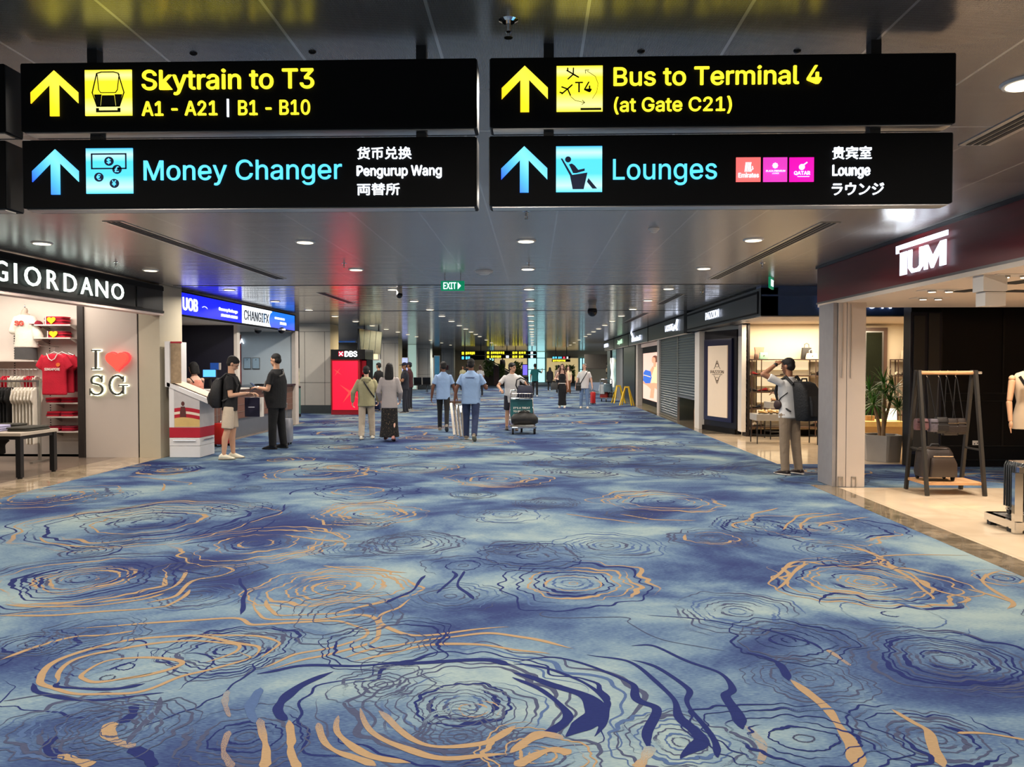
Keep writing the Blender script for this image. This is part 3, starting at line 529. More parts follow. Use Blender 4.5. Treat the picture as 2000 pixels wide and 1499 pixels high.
for (a, b, col, nm) in ((1437, 1485, (255, 112, 110), 'coral'), (1490, 1537, (228, 60, 190), 'orchid'), (1541, 1589, (240, 0, 180), 'magenta')):
    o, fr = square(t, a, 308, b, 356, M('lit_' + nm, col, .4, emit=col, es=1.0), 'logo_panel'); o['label'] = 'lit ' + nm + ' logo square'; q = MB()
    if nm == 'coral':
        text('c', 'Emirates', (fr[0] + .08 * fr[2], SY - .0105, fr[1] + .16 * fr[3]), (1, 0, 0), .84 * fr[2], .2 * fr[3], None, None, bold=.02, depth=.001, mb=q)
        for i in range(5): inkline(q, fr, [(.36 + .06 * i, .42), (.38 + .05 * i, .62 + .08 * math.sin(i * 1.7)), (.5 + .05 * (i - 2), .78)], .03)
        inkline(q, fr, [(.6, .46), (.68, .52), (.66, .62)], .03)
    elif nm == 'orchid':
        text('c', 'PLAZA PREMIUM', (fr[0] + .1 * fr[2], SY - .0105, fr[1] + .4 * fr[3]), (1, 0, 0), .8 * fr[2], .07 * fr[3], None, None, bold=.01, depth=.001, mb=q); text('c', 'LOUNGE', (fr[0] + .36 * fr[2], SY - .0105, fr[1] + .31 * fr[3]), (1, 0, 0), .28 * fr[2], .05 * fr[3], None, None, depth=.001, mb=q)
        for i in range(8): disc(q, fr, (.49 + .085 * math.cos(i * .785), .66 + .085 * math.sin(i * .785)), .034, 10)
        disc(q, fr, (.49, .66), .05, 12)
    else:
        text('c', 'QATAR', (fr[0] + .17 * fr[2], SY - .0105, fr[1] + .26 * fr[3]), (1, 0, 0), .66 * fr[2], .17 * fr[3], None, None, bold=.02, depth=.001, mb=q); disc(q, fr, (.5, .6), .12); inkline(q, fr, [(.56, .68), (.7, .78)], .05); inkline(q, fr, [(.33, .21), (.8, .21)], .02)
    q.build('logo_mark', LWH, o)
# neighbours at the left edge
xr = sx(9)
for lab, za, zb, pt in (('upper', z0a, z1a, CEIL), ('lower', z0b, z1b, z0a)):
    board('hanging_sign', 'black %s sign box cut off at the left photo edge' % lab, xr - 1.95, xr, za, zb, (xr - .3, xr - 1.6), pt)

# ================================================================== LEFT: CLOTHING SHOP
FX_ = -6.35
t = thing('shop_fascia', 'black fascia with spaced glowing white capitals over the left clothing shop', 'shop sign', (FX_, 10, 2.48))
box('signboard', M('black_fascia', (20, 21, 20), .45, var=.1, spec=.25), FX_ - .18, FX_, 4.5, 13.0, 2.48, CEIL - .03, t); box('top_rail', MBLK, FX_, FX_ + .015, 4.5, 13.0, 2.86, 2.93, t); box('lower_rail', MBLK, FX_, FX_ + .02, 4.5, 13.0, 2.48, 2.52, t); box('end_panel', M('matt_black', (14, 14, 15), .6), FX_, FX_ + .012, 12.12, 12.32, 2.53, 2.85, t)
box('soffit_strip', M('pink_white', (226, 200, 188), .5, var=.03), FX_ - .18, FX_ + .005, 4.5, 13.0, 2.44, 2.48, t)
y1 = PX(240, FX_).y; yo = PX(22, FX_).y; LGW = M('lit_letter_white', (240, 250, 240), .4, emit=(236, 255, 244), es=1.7)
ys = yo - .60; spans = {'G': (ys, ys + .30)}
L8 = (('G', -14, 12), ('I', 25, 30), ('O', 45, 77), ('R', 89, 111), ('D', 122, 147), ('A', 155, 178), ('N', 184, 208), ('O', 215, 239))
for ch, a, b in L8:
    ya, yb = PX(a, FX_).y, PX(b, FX_).y
    text('letter', ch, (FX_ + .035, ya, 2.585), (0, 1, 0), yb - ya, .245, LGW, t, bold=.006 if ch != 'I' else 0, depth=.012, font=False)
# its side wall, bays and shelves
MSH = M('shop_white', (236, 224, 214), .5, var=.03); MRED = M('red_cotton', (206, 24, 52), .85, bump=.3, bs=60, var=.15); MDRED = M('dark_red_cotton', (140, 12, 44), .85, bump=.3, bs=60, var=.2)
st('wall_shop_side', 'white shelved side wall of the clothing shop', 'wall', MSH, -12.5, -7.8, 13.45, 13.6, 0, 2.9)
st('ceiling_left_shop', 'white ceiling of the clothing shop', 'ceiling', MWHT, -13, FX_ - .5, 4.5, 13.45, 2.9, 2.94)
st('wall_shop_rear', 'white rear wall of the clothing shop', 'wall', MSH, -13, -12.9, 4, 13.45, 0, 2.9)
st('column_dark', 'dark steel door column beside the white panel', 'column', M('dark_bronze', (58, 52, 50), .35, .4), P(153.5, 800, 12.95).x, P(165, 800, 12.95).x, 12.93, 13.2, 0, 2.9)
t = thing('wall_panel', 'white wall panel reading I heart SG beside the clothing shop', 'wall panel', (-7.2, 13.0, 0), kind='structure')
W0_, W1_, W2_ = P(165.5, 800, 12.95).x, P(268, 800, 12.95).x, P(271, 800, 12.95).x
box('panel', M('slogan_white', (196, 184, 174), .5, var=.02), W0_, W1_, 12.97, 13.45, 0, 2.9, t, bevel=.004); box('joint', MDRK, W1_, W2_, 12.99, 13.05, 0, 2.9, t)
st('wall_pillar', 'cream pillar end between clothing shop and money changer', 'pillar', MCRE, W2_, -6.4, 12.97, 13.81, 0, CEIL - .002)
def slabl(t, name, prs, halo, m, hm, y=12.91):
    q, h = MB(), MB()
    for pl, wd in prs:
        for bb, w_, yy, dd in ((q, wd, y, .03), (h, wd + .028, y + .035, .012)):
            for a, b in zip(pl, pl[1:]):
                pa, pb = P(a[0], a[1], 12.93), P(b[0], b[1], 12.93); bb.bar((pa.x, yy, pa.z), (pb.x, yy, pb.z), w_, dd, up=(0, 1, 0))
                bb.tube([(pb.x, yy - dd / 2, pb.z), (pb.x, yy + dd / 2, pb.z)], w_ / 2, 10)
    o = q.build(name, m, t); h.build('back_light', hm, o)
HAL = M('halo_light', (240, 245, 225), .5, emit=(250, 255, 225), es=1.5)
t = thing('slogan_letters', 'dark serif letters I and SG glowing from behind on the white panel', 'lettering', (-7.2, 13.1, 1.4))
MLT = M('letter_grey', (74, 72, 68), .4)
arc = lambda cx, cy_, rx, ry, a0, a1, n=14: [(cx + rx * math.cos(R(a0 + (a1 - a0) * i / n)), cy_ - ry * math.sin(R(a0 + (a1 - a0) * i / n))) for i in range(n + 1)]
slabl(t, 'letter', [([(188.5, 686), (188.5, 720)], .032), ([(180, 685), (197, 685)], .02), ([(180, 721), (197, 721)], .02)], 0, MLT, HAL)
slabl(t, 'letter', [(arc(190, 743.5, 10, 9, 20, 215) + arc(190, 761, 12, 10, 75, -160), .028), ([(200.5, 734), (200.5, 746)], .016), ([(177.5, 759), (177.5, 771)], .016)], 0, MLT, HAL)
slabl(t, 'letter', [(arc(230, 752.5, 14.5, 18.5, 40, 320), .03), ([(242, 735), (242, 745)], .016), ([(242, 770), (242, 754)], .026), ([(233, 753.5), (250, 753.5)], .018)], 0, MLT, HAL)
hp = [(16 * math.sin(a) ** 3 / 16, (13 * math.cos(a) - 5 * math.cos(2 * a) - 2 * math.cos(3 * a) - math.cos(4 * a)) / 16) for a in [6.2832 * i / 40 for i in range(40)]]
c = P(230, 704, 12.9); t = thing('heart_light', 'glowing red heart on the white slogan panel', 'lit heart', (c.x, 12.95, c.z))
MB().prism([(a * .185, b * .175) for a, b in hp], (c.x, 12.84, c.z), (1, 0, 0), (0, 0, 1), (0, .08, 0)).build('heart', M('lit_heart', (230, 60, 50), .4, emit=(255, 80, 66), es=1.1), t); MB().prism([(a * .205, b * .195) for a, b in hp], (c.x, 12.935, c.z), (1, 0, 0), (0, 0, 1), (0, .02, 0)).build('heart_glow', M('lit_heart_back', (230, 40, 40), .4, emit=(255, 60, 60), es=1.6), t)
# slotted uprights on the wall
for x in (25, 94):
    xx = P(x, 700, 13.4).x; q = MB()
    for i in range(52): q.box(xx - .008, xx + .008, 13.443, 13.451, .12 + i * .044, .14 + i * .044)
    tag(q.build('slotted_upright', MDRK), 'column of bracket slots in the white shop wall, %s' % ('left of the bust' if x == 25 else 'behind the red shirt stacks'), 'shelf upright')
def shelf(px0, px1, py, lab, dep=.32, yb=13.44, th=.022):
    a, b = P(px0, py, yb - dep), P(px1, py, yb - dep); t = thing('wall_shelf', lab, 'shelf', ((a.x + b.x) / 2, yb, a.z - th))
    box('board', MSH, a.x, b.x, yb - dep, yb, a.z - th, a.z, t)
    for x in (a.x + .06, b.x - .06): MB().prism([(0, 0), (-dep * .8, 0), (0, -.09)], (x, yb, a.z - th), (0, 1, 0), (0, 0, 1), (.008, 0, 0)).build('bracket', MALU, t)
    return a.x, b.x, a.z
def folded(x, y, z, w_, d, n, mats, name, lab, heart=None, h=.028, grp=None):
    """each folded shirt of a stack is a thing"""
    for i in range(n):
        r = rnd.uniform(-.012, .012); q = MB(); zz = z + .001 + i * h
        q.loft([((x + r, y, zz + h * .06), w_ / 2 * .97, d / 2 * .98), ((x + r, y, zz + h * .45), w_ / 2, d / 2), ((x + r, y, zz + h * .94), w_ / 2 * .95, d / 2 * .97)], 24, .35)
        t = q.build(name, mats[i % len(mats)], None, smooth=40)
        tag(t, (lab % ('topmost' if i == n - 1 else ORD[i] + ' from the bottom')) if n > 1 else lab, 'shirt', grp)
    if heart: return z + n * h
s1 = shelf(66, 137, 634, 'top white wall shelf with red shirts and yellow hearts'); s2 = shelf(66, 137, 659.5, 'second white wall shelf, just above the hanging red shirts'); s3 = shelf(96, 154, 787, 'white wall shelf just below the hanging red shirts'); s4 = shelf(92, 154, 814, 'white wall shelf between two others under the red shirts'); s5 = shelf(94, 154, 843, 'lowest white wall shelf with dark red folded shirts')
s6 = shelf(-60, 66, 704, 'long white wall shelf under the mannequin bust'); 
MYEL = M('yellow_print', (246, 214, 20), .7); MTAG = M('white_tag', (240, 236, 228), .6)
for (s, py, n) in ((s1, 634, 5), (s2, 659, 4)):
    xx = P(108 if n == 5 else 112, py, 13.2).x; folded(xx, 13.27, s[2], .36 if n == 5 else .33, .26, n, [MRED, MDRED], 'folded_shirt', 'folded red shirt, %s in the stack on the ' + ('top' if n == 5 else 'second') + ' wall shelf', grp='red shirts folded on the ' + ('top' if n == 5 else 'second') + ' shelf')
    zt = s[2] + n * .028; hb = [(a * .075, b * .07) for a, b in hp]; tag(MB().prism(hb, (xx - .02, 13.115, s[2] + n * .0145), (1, 0, 0), (0, 0, 1), (0, .012, 0)).build('heart_card', MYEL), 'yellow heart shaped card before the red stack on the %s wall shelf' % ('top' if n == 5 else 'second'), 'display card')
    tag(MB().box(xx - .13, xx - .115, 13.12, 13.125, s[2], zt).build('size_strip', MTAG), 'white size strip beside the yellow heart on the %s wall shelf' % ('top' if n == 5 else 'second'), 'size strip')
tag(MB().ell((P(73, 634, 13.25).x, 13.27, s1[2] + .001), (.075, .09, .075)).box(P(73, 634, 13.25).x - .06, P(73, 634, 13.25).x + .06, 13.12, 13.2, s1[2] + .002, s1[2] + .012).build('cap', MDRED, smooth=60), 'dark red cap at the left end of the top wall shelf', 'cap')
for (s, xs, lab) in ((s3, (108, 137), 'shelf under the hanging shirts'), (s4, (108, 136), 'middle lower shelf'), (s5, (108, 138), 'lowest shelf')):
    for k, px in enumerate(xs): folded(P(px, 800, 13.25).x, 13.28, s[2], .24, .27, 3, [MRED, MDRED] if s is not s5 else [MDRED, MRED], 'folded_shirt', 'red shirt, %s, ' + ('left' if k == 0 else 'right') + ' stack on the ' + lab, grp='red shirts on the ' + lab)
def shirt_mesh(q, o, u, wd, ht, dep, sleeve=.5):
    """short sleeved shirt hanging: body and sleeves as closed soft shapes; u across, front along -normal"""
    u = Vector(u).normalized(); nrm = u.cross(Vector((0, 0, 1))); o = Vector(o)
    q.loft([(o + Vector((0, 0, -ht)), wd * .5, dep * .5, u, nrm), (o + Vector((0, 0, -ht * .5)), wd * .48, dep * .55, u, nrm), (o + Vector((0, 0, -ht * .2)), wd * .5, dep * .6, u, nrm), (o + Vector((0, 0, -.05)), wd * .40, dep * .5, u, nrm), (o + Vector((0, 0, -.01)), wd * .17, dep * .35, u, nrm)], 20, .8)
    for s in (-1, 1):
        a = o + u * s * wd * .40 + Vector((0, 0, -.075)); b = o + u * s * wd * (.40 + .34 * sleeve) + Vector((0, 0, -.075 - .30 * sleeve))
        q.loft([(a, dep * .42, .075, nrm, (u * s * .55 + Vector((0, 0, .83)))), (b, dep * .36, .082, nrm, (u * s * .83 + Vector((0, 0, .55))))], 14)
MTWIRE = M('hanger_wire', (215, 210, 205), .3, .6)
for k, (px, py) in enumerate(((106, 690), (121, 690), (134, 692))):
    y = 12.95 + .13 * k; a = P(px, py, y); t = thing('shirt_on_hanger', ('red polo shirt with SINGAPORE in white, front of three hanging on the wall arm', 'red shirt hanging in the middle on the wall arm, behind the SINGAPORE one', 'dark red shirt hanging rearmost on the wall arm')[k], 'shirt', (a.x, y, a.z - .85))
    q = MB(); shirt_mesh(q, (a.x, y, a.z), (1, 0, 0), .44, .72 - .03 * k, .10, .62); q.build('shirt', MRED if k < 2 else MDRED, t, remesh=.014, relax=3)
    MB().tube([(a.x - .18, y, a.z - .06), (a.x, y, a.z + .02), (a.x + .18, y, a.z - .06)], .006, 6).tube([(a.x, y, a.z + .01), (a.x, y, a.z + .075), (a.x + .02, y, a.z + .09)], .004, 6).build('hanger', MTWIRE, t)
    if k == 0:
        text('lettering', 'SINGAPORE', (a.x - .135, y - .066, a.z - .30), (1, 0, 0), .27, .045, MTAG, t, bold=.02, depth=.004); c2 = a + Vector((.10, -.065, -.2)); MB().tube([(c2.x, c2.y, c2.z), (c2.x, c2.y + .01, c2.z)], .034, 14).build('crest', M('crest_orange', (240, 120, 50), .6), t)
        MB().tube([(a.x - .1, y - .06, a.z - .005), (a.x - .05, y - .07, a.z - .1), (a.x, y - .075, a.z - .13), (a.x + .05, y - .07, a.z - .1), (a.x + .1, y - .06, a.z - .005)], .008, 6).build('collar_trim', MTAG, t)
a = P(112, 678, 13.4); tag(MB().tube([(a.x, 13.44, a.z), (a.x, 12.9, a.z + .01), (a.x, 12.86, a.z + .05)], .008, 8).build('shirt_rail', MALU), 'steel arm holding the three red shirts off the wall', 'hanging rail')
# bust mannequin on the long shelf
a = P(50, 702, 13.25); t = thing('bust_mannequin', 'headless bust in white tee and grey shorts on the long shelf', 'mannequin', (a.x, 13.25, s6[2])); z = s6[2]
MSKN = M('mannequin_skin', (196, 176, 160), .5)
MB().loft([((a.x - .02, 13.25, z + .80), .055, .05), ((a.x, 13.25, z + .87), .05, .045), ((a.x + .01, 13.25, z + .91), .03, .03)], 16).ell((a.x + .005, 13.25, z + .79), (.085, .06, .04)).build('neck', MSKN, t, smooth=60); MB().ell((a.x, 13.25, z + .945), (.012, .012, .03)).build('finial', MCHR, t, smooth=60)
MB().loft([((a.x + .02, 13.25, z + .22), .22, .13), ((a.x + .02, 13.25, z + .36), .19, .12), ((a.x, 13.25, z + .52), .16, .11), ((a.x - .01, 13.25, z + .66), .18, .12), ((a.x - .01, 13.25, z + .76), .17, .09), ((a.x - .01, 13.25, z + .80), .08, .06)], 22).cap((a.x - .15, 13.25, z + .72), .06, (a.x - .21, 13.24, z + .52), .07).cap((a.x + .14, 13.25, z + .72), .06, (a.x + .25, 13.22, z + .42), .085).build('tee', M('white_cotton', (236, 228, 214), .9, bump=.3, bs=30), t, remesh=.014, relax=3)
MB().loft([((a.x + .01, 13.25, z + .015), .19, .11), ((a.x + .01, 13.25, z + .25), .18, .12)], 20, .8).build('shorts', M('grey_shorts', (88, 86, 86), .9), t, smooth=50); text('print', 'SG', (a.x - .10, 13.12, z + .60), (1, 0, 0), .16, .09, M('print_red', (214, 70, 56), .8), t, bold=.03, depth=.012)
# clothes rail in front of the side wall
def rail(lab, px0, px1, py, y, ztop, things_):
    a, b = P(px0, py, y), P(px1, py, y); t = thing('clothes_rail', lab, 'clothes rail', ((a.x + b.x) / 2, y, 0)); MB().box(a.x, b.x, y - .015, y + .015, a.z - .03, a.z).build('bar', MALU, t)
    for x in (a.x + .02, b.x - .02): MB().box(x - .02, x + .02, y - .02, y + .02, .012, a.z - .03).build('post', MALU, t); MB().box(x - .025, x + .025, y - .22, y + .22, .004, .03).build('foot', MALU, t)
    return a.z
zr = rail('steel clothes rail with white and black shirts before the side wall', -75, 78, 743, 12.35, 1.3, None)
MWT = M('white_cotton', (236, 228, 214), .9, bump=.3, bs=30); MBT = M('black_cotton', (32, 31, 32), .9, bump=.3, bs=30)
def hung(px, y, zr, m, lab, grp, k, ht=.72):
    a = P(px, 743, y); t = thing('hanging_shirt', lab, 'shirt', (a.x, y, zr - ht - .1), group=grp); q = MB(); shirt_mesh(q, (a.x, y, zr - .10), (.28, -.96, 0), .42, ht, .034, .6 if y < 13 else .25); q.build('shirt', m, t, remesh=.018, relax=2)
    MB().tube([(a.x, y, zr - .11), (a.x, y, zr + .012), (a.x + .012, y, zr + .02)], .005, 6).build('hanger_hook', MTWIRE, t)
for k in range(7): hung(32 + 6.5 * k, 12.35, zr, MWT, 'white shirt on the steel rail, %s of the white ones counted from the left' % ORD[k], 'white shirts on the rail', k, .95 if k > 3 else .62)
for k in range(6): hung(-12 + 6.5 * k, 12.35, zr, MBT, 'black shirt on the steel rail, %s of the black ones counted from the left' % ORD[k], 'black shirts on the rail', k, .8)
zr2 = P(10, 722, 13.1).z
a, b = P(-60, 722, 13.12), P(76, 722, 13.12); tag(MB().tube([(a.x, 13.12, a.z), (b.x, 13.12, b.z)], .012, 8).build('wall_rail', MALU), 'wall rail with red and white shirts under the long shelf', 'clothes rail')
for k in range(9):
    red = k in (0, 1, 6, 7); hung(8 + 8 * k, 13.10, zr2, MRED if red else MWT, '%s shirt on the wall rail, %s of its colour from the left' % ('red' if red else 'white', ORD[(k if k < 2 else k - 4) if red else (k - 2 if k < 6 else 4)]), 'shirts on the wall rail', k, .55)
# table with folded clothes
t = thing('display_table', 'black legged table with pale top and folded clothes at left edge', 'table', (-7.75, 10.7, 0)); tx0, tx1, ty0, ty1, tz = -8.9, -7.13, 10.45, 11.3, .60
box('tabletop', M('table_top', (190, 176, 160), .5), tx0, tx1, ty0, ty1, tz, tz + .045, t, bevel=.004)
MB().box(tx0 + .02, tx1 - .02, ty0 + .03, ty0 + .07, tz - .05, tz).box(tx0 + .02, tx1 - .02, ty1 - .07, ty1 - .03, tz - .05, tz).box(tx1 - .07, tx1 - .03, ty0 + .03, ty1 - .03, tz - .05, tz).build('apron', MBLKP, t)
for x in (tx0 + .05, tx1 - .05):
    for y in (ty0 + .05, ty1 - .05): o = MB().box(x - .035, x + .035, y - .035, y + .035, .02, tz).build('leg', MBLKP, t); MB().tube([(x, y, .003), (x, y, .02)], .03, 10).build('foot', MRUB, o)
for k, (x, y, w_, d, n, m, lab) in enumerate(((-7.35, 10.95, .36, .55, 2, M('olive_black_cotton', (52, 50, 42), .9), 'olive black garment folded at the right end of the table, %s'), (-7.75, 10.75, .34, .42, 3, M('lilac_cotton', (176, 172, 206), .9), 'lilac striped garment folded in the table middle, %s'), (-7.72, 11.1, .4, .3, 3, M('olive_black_cotton'), 'dark garment folded at the back of the table, %s'), (-8.1, 10.62, .3, .26, 2, M('cream_cotton', (226, 218, 168), .9), 'cream garment folded at the front left of the table, %s'), (-8.3, 10.95, .3, .4, 4, M('slate_cotton', (70, 72, 92), .9), 'slate garment folded at the left of the table, %s'))):
    folded(x, y, tz + .045, w_, d, n, [m], 'folded_garment', lab , grp='clothes folded on the table')
q = MB(); shirt_mesh(q, (-7.95, 10.9, .57), (.9, .4, 0), .5, .28, .12, .2); tag(q.build('stool_cloth', MBT, remesh=.02, relax=2), 'black cloth hanging under the table top', 'cloth')

# ================================================================== LEFT: INFORMATION KIOSK
t = thing('information_kiosk', 'white info podium with red wave graphics before the cream pillar', 'kiosk', (-6.0, 13.25, 0)); MKW = M('kiosk_white', (232, 230, 230), .4, var=.02); MKR = M('kiosk_red', (186, 34, 54), .45, var=.06); MKG = M('kiosk_grey', (200, 196, 196), .45)
kx0, kx1, ky0, ky1 = -6.27, -5.74, 13.02, 13.62
box('plinth', MKW, kx0, kx1, ky0, ky1, .004, .20, t, bevel=.004); box('drawer', MKW, kx0, kx1, ky0 - .005, ky1, .205, .34, t, bevel=.004); box('red_band', MKR, kx0, kx1, ky0, ky1, .345, .52, t)
MB().prism([(kx0, .52), (kx1, .52), (kx1, 1.0), (kx0, 1.28)], (0, ky0, 0), (1, 0, 0), (0, 0, 1), (0, ky1 - ky0, 0)).build('body', MKG, t)
q = MB(); yy = ky0 - .003; wv = lambda x, b: b + .035 * math.sin((x - kx0) / (kx1 - kx0) * 3.3)
for b0, b1, mi in ((.56, .66, 0), (.66, .72, 1), (.72, .765, 2), (.765, .83, 1)):
    q.cur = mi; n = 16; xs = [kx0 + .09 + (kx1 - kx0 - .09) * i / n for i in range(n + 1)]; q.prism([(x, wv(x, b0) if b0 > .6 else b0 - .03) for x in xs] + [(x, wv(x, b1)) for x in reversed(xs)], (0, yy, 0), (1, 0, 0), (0, 0, 1), (0, .002, 0))
q.build('wave_graphic', [M('kiosk_gold', (222, 188, 120), .5), MKR, M('kiosk_cream', (236, 220, 200), .5)], t)
q = MB(); q.ell((kx0 + .24, yy - .002, .93), (.03, .002, .04)); q.loft([((kx0 + .24, yy - .002, .70), .055, .002), ((kx0 + .24, yy - .002, .80), .05, .002), ((kx0 + .24, yy - .002, .88), .035, .002)], 12); q.build('printed_figure', M('printed_brown', (92, 46, 44), .6), t)
MB().box(kx0, kx0 + .085, ky0 - .004, ky0 + .05, .52, 1.24).build('corner_post', MKW, t)
MB().prism([(kx0 - .03, 1.30), (kx1 + .30, .955), (kx1 + .22, .90), (kx0 - .03, 1.23)], (0, ky0 - .02, 0), (1, 0, 0), (0, 0, 1), (0, ky1 - ky0 + .04, 0)).build('sloped_desk', MKW, t)
MB().prism([(kx0 + .02, 1.302), (kx1 + .18, 1.026), (kx1 + .18, 1.02), (kx0 + .02, 1.296)], (0, ky0 + .06, 0), (1, 0, 0), (0, 0, 1), (0, .44, 0)).build('printed_sheet', M('sheet_peach', (238, 208, 184), .6, var=.2, vs=30), t)
MB().box(kx0 - .06, kx0 + .025, ky0 - .02, ky1 + .02, 1.22, 2.0).build('header_frame', MKW, t); a = kx0 + .025
MB().box(kx0 + .025, kx0 + .19, ky0 + .02, ky0 + .06, 1.28, 1.97).build('poster', M('poster_sepia', (170, 146, 116), .5, var=.5, vs=14), t); MB().box(kx0 + .025, kx0 + .2, ky0 + .015, ky0 + .065, 1.97, 2.0).build('poster_edge', MKR, t)
MB().tube([(kx0 + .08, ky0 - .03, .30), (kx1 - .06, ky0 - .03, .30)], .009, 8).build('handle', MCHR, t); MB().tube([(kx1 + .03, ky0 + .08, .30), (kx1 + .03, ky1 - .1, .30)], .009, 8).build('side_handle', MCHR, t)

# ================================================================== LEFT: MONEY CHANGER
BX = -6.4; yA, yB, yC = 13.83, PX(474, BX).y, PX(576, BX).y; yM = PX(532, BX).y
LB = M('lit_deep_blue', (10, 20, 200), .4, emit=(12, 28, 255), es=1.15); LB2 = MG('lit_sky_blue', ((0, (20, 70, 255)), (.5, (20, 110, 255)), (1, (20, 130, 255))), 1.1); LW2 = M('lit_soft_white', (240, 245, 250), .4, emit=(240, 248, 255), es=1.25)
t = thing('shop_fascia', "glowing deep blue sign with white lettering over the near half of the booth", 'shop sign', (BX, 15.2, 2.49)); box('light_panel', LB, BX - .18, BX, yA, yB - .02, 2.52, 2.915, t); box('top_edge', MBLK, BX - .18, BX + .01, yA, yB - .02, 2.915, 2.94, t); box('lower_edge', MBLK, BX - .18, BX + .01, yA, yB - .02, 2.505, 2.52, t)
def ly(name, s, a, b, z0, h, m, bold=.01): ya, yb = PX(a, BX).y, PX(b, BX).y; return text(name, s, (BX + .008, ya, z0), (0, 1, 0), yb - ya, h, m, t, bold=bold, depth=.012)
ly('lettering', 'UOB', 357.5, 386.5, 2.60, .24, LWH, .018); ly('lettering', 'Currency Exchange', 428, 464, 2.69, .085, LWH, .01); ly('lettering', '货币兑换 両替所', 432, 464, 2.59, .06, LWH, .02)
MB().tube([(BX + .01, PX(400, BX).y + .12 * math.cos(a), 2.68 + .05 * math.sin(a)) for a in [.3 + .25 * i for i in range(10)]], .006, 6).build('swoosh', LWH, t)
t = thing('shop_fascia', "glowing half white, half blue sign over the far half of the booth", 'shop sign', (BX, 18.3, 2.49)); box('light_panel', LW2, BX - .18, BX, yB + .02, yM, 2.52, 2.915, t); box('blue_panel', LB2, BX - .18, BX, yM, yC, 2.52, 2.915, t); box('top_edge', MBLK, BX - .18, BX + .012, yB, yC + .03, 2.915, 2.945, t); box('lower_edge', MBLK, BX - .18, BX + .01, yB, yC + .03, 2.505, 2.52, t); box('end_edge', MBLK, BX - .18, BX + .01, yC, yC + .04, 2.52, 2.915, t)
ly('lettering', 'CHANGI', 477, 514, 2.60, .22, M('sign_grey', (70, 74, 84), .5), 0); ly('lettering', 'F', 515.5, 520, 2.60, .22, M('sign_teal', (20, 130, 190), .5), .01); ly('lettering', 'X', 519.5, 525, 2.60, .22, M('sign_grey'), 0); ly('lettering', 'CURRENCY EXCHANGE', 537, 556, 2.74, .05, LWH, .01); ly('lettering', '货币兑换', 547, 559, 2.62, .07, LWH, .02)
MB().prism([(math.cos(R(90 + 180 * i / 12)) * .22, math.sin(R(90 + 180 * i / 12)) * .19) for i in range(13)], (BX + .004, yM + .01, 2.692), (0, 1, 0), (0, 0, 1), (.004, 0, 0)).build('blue_edge', LB2, t)
MNV = M('booth_navy', (26, 26, 44), .5, var=.1); MBW = M('booth_white', (206, 218, 224), .5, var=.03)
st('wall_booth_partition', 'dark navy partition wall inside the money changer booth', 'wall', MNV, -9.6, -7.34, 17.2, 17.32, 0, 2.5); st('wall_booth_partition_front', 'dark navy end of the booth partition above the counter', 'wall', MNV, -7.34, -6.78, 17.2, 17.32, 1.105, 2.5)
tag(box('partition_edge', MWHT, -6.78, -6.70, 17.18, 17.34, 1.105, 2.5), 'white edge post of the dark booth partition', 'post', kind='structure')
st('wall_booth_end', 'pale bluish end wall of the money changer booth', 'wall', MBW, -9.6, -6.50, 20.6, 20.75, 0, 2.5); st('wall_booth_rear', 'rear wall of the money changer booth', 'wall', MNV, -9.7, -9.6, 13.6, 20.75, 0, 2.5); st('ceiling_booth', 'white ceiling of the money changer booth', 'ceiling', MWHT, -9.7, BX - .18, 13.95, 20.75, 2.5, 2.54)
tag(box('end_jamb', M('pale_jamb', (200, 190, 180), .5), -6.52, -6.42, 20.5, 20.78, 0, 2.52), 'pale jamb at the far end of the booth', 'post', kind='structure')
a = P(462, 700, 20.58); b = P(471, 700, 20.58); t = thing('banner', 'narrow red banner with white letters at the booth end wall', 'banner', (a.x, 20.58, 1)); box('cloth', M('banner_red', (130, 8, 18), .6), a.x - .35, b.x, 20.56, 20.59, .9, 2.42, t); text('lettering', 'ΣA', (a.x - .02, 20.555, P(470, 672, 20.58).z), (1, 0, 0), .24, .15, LWH, t, bold=.03, depth=.006)
for k, px in enumerate((483, 500)):
    a = P(px, 710, 20.58); t = thing('framed_notice', ('left of two pale framed notices on the booth end wall', 'right of two pale framed notices on the booth end wall')[k], 'notice', (a.x, 20.58, a.z)); box('frame', MALU, a.x - .10, a.x + .10, 20.575, 20.6, a.z - .155, a.z + .155, t); box('sheet', M('notice_blue', (172, 198, 214), .5, var=.15, vs=40), a.x - .088, a.x + .088, 20.57, 20.58, a.z - .14, a.z + .14, t); MB().ell((a.x, 20.57, a.z + .095), (.016, .003, .012)).build('crest', MNV, t)
t = thing('service_counter', 'wood fronted service counter with dark top of the money changer', 'counter', (-6.75, 18, 0)); MWD = M('counter_wood', (112, 74, 58), .45, var=.25, vs=4, stretch=(8, .7, 12))
box('plinth', M('counter_plinth', (92, 96, 104), .5), -7.3, -6.52, 15.35, 20.5, .003, .42, t); box('front', MWD, -7.3, -6.5, 15.35, 20.5, .42, 1.06, t); q = MB()
for z in (.56, .72, .88, 1.0): q.box(-6.501, -6.494, 15.36, 20.49, z, z + .008)
q.build('groove_strip', M('groove_metal', (150, 130, 116), .4, .5), t); box('countertop', M('counter_dark', (34, 34, 40), .25), -7.32, -6.42, 17.3, 20.55, 1.06, 1.10, t, bevel=.004); box('ledge', MWHT, -7.3, -6.42, 15.3, 17.18, 1.06, 1.09, t, bevel=.004)
t = thing('monitor', 'computer monitor with bright blue screen on the booth counter', 'monitor', (-6.95, 16.3, 1.09)); a = P(409, 731, 16.2); MSC = M('lit_screen_blue', (60, 140, 240), .3, emit=(90, 175, 255), es=1.5)
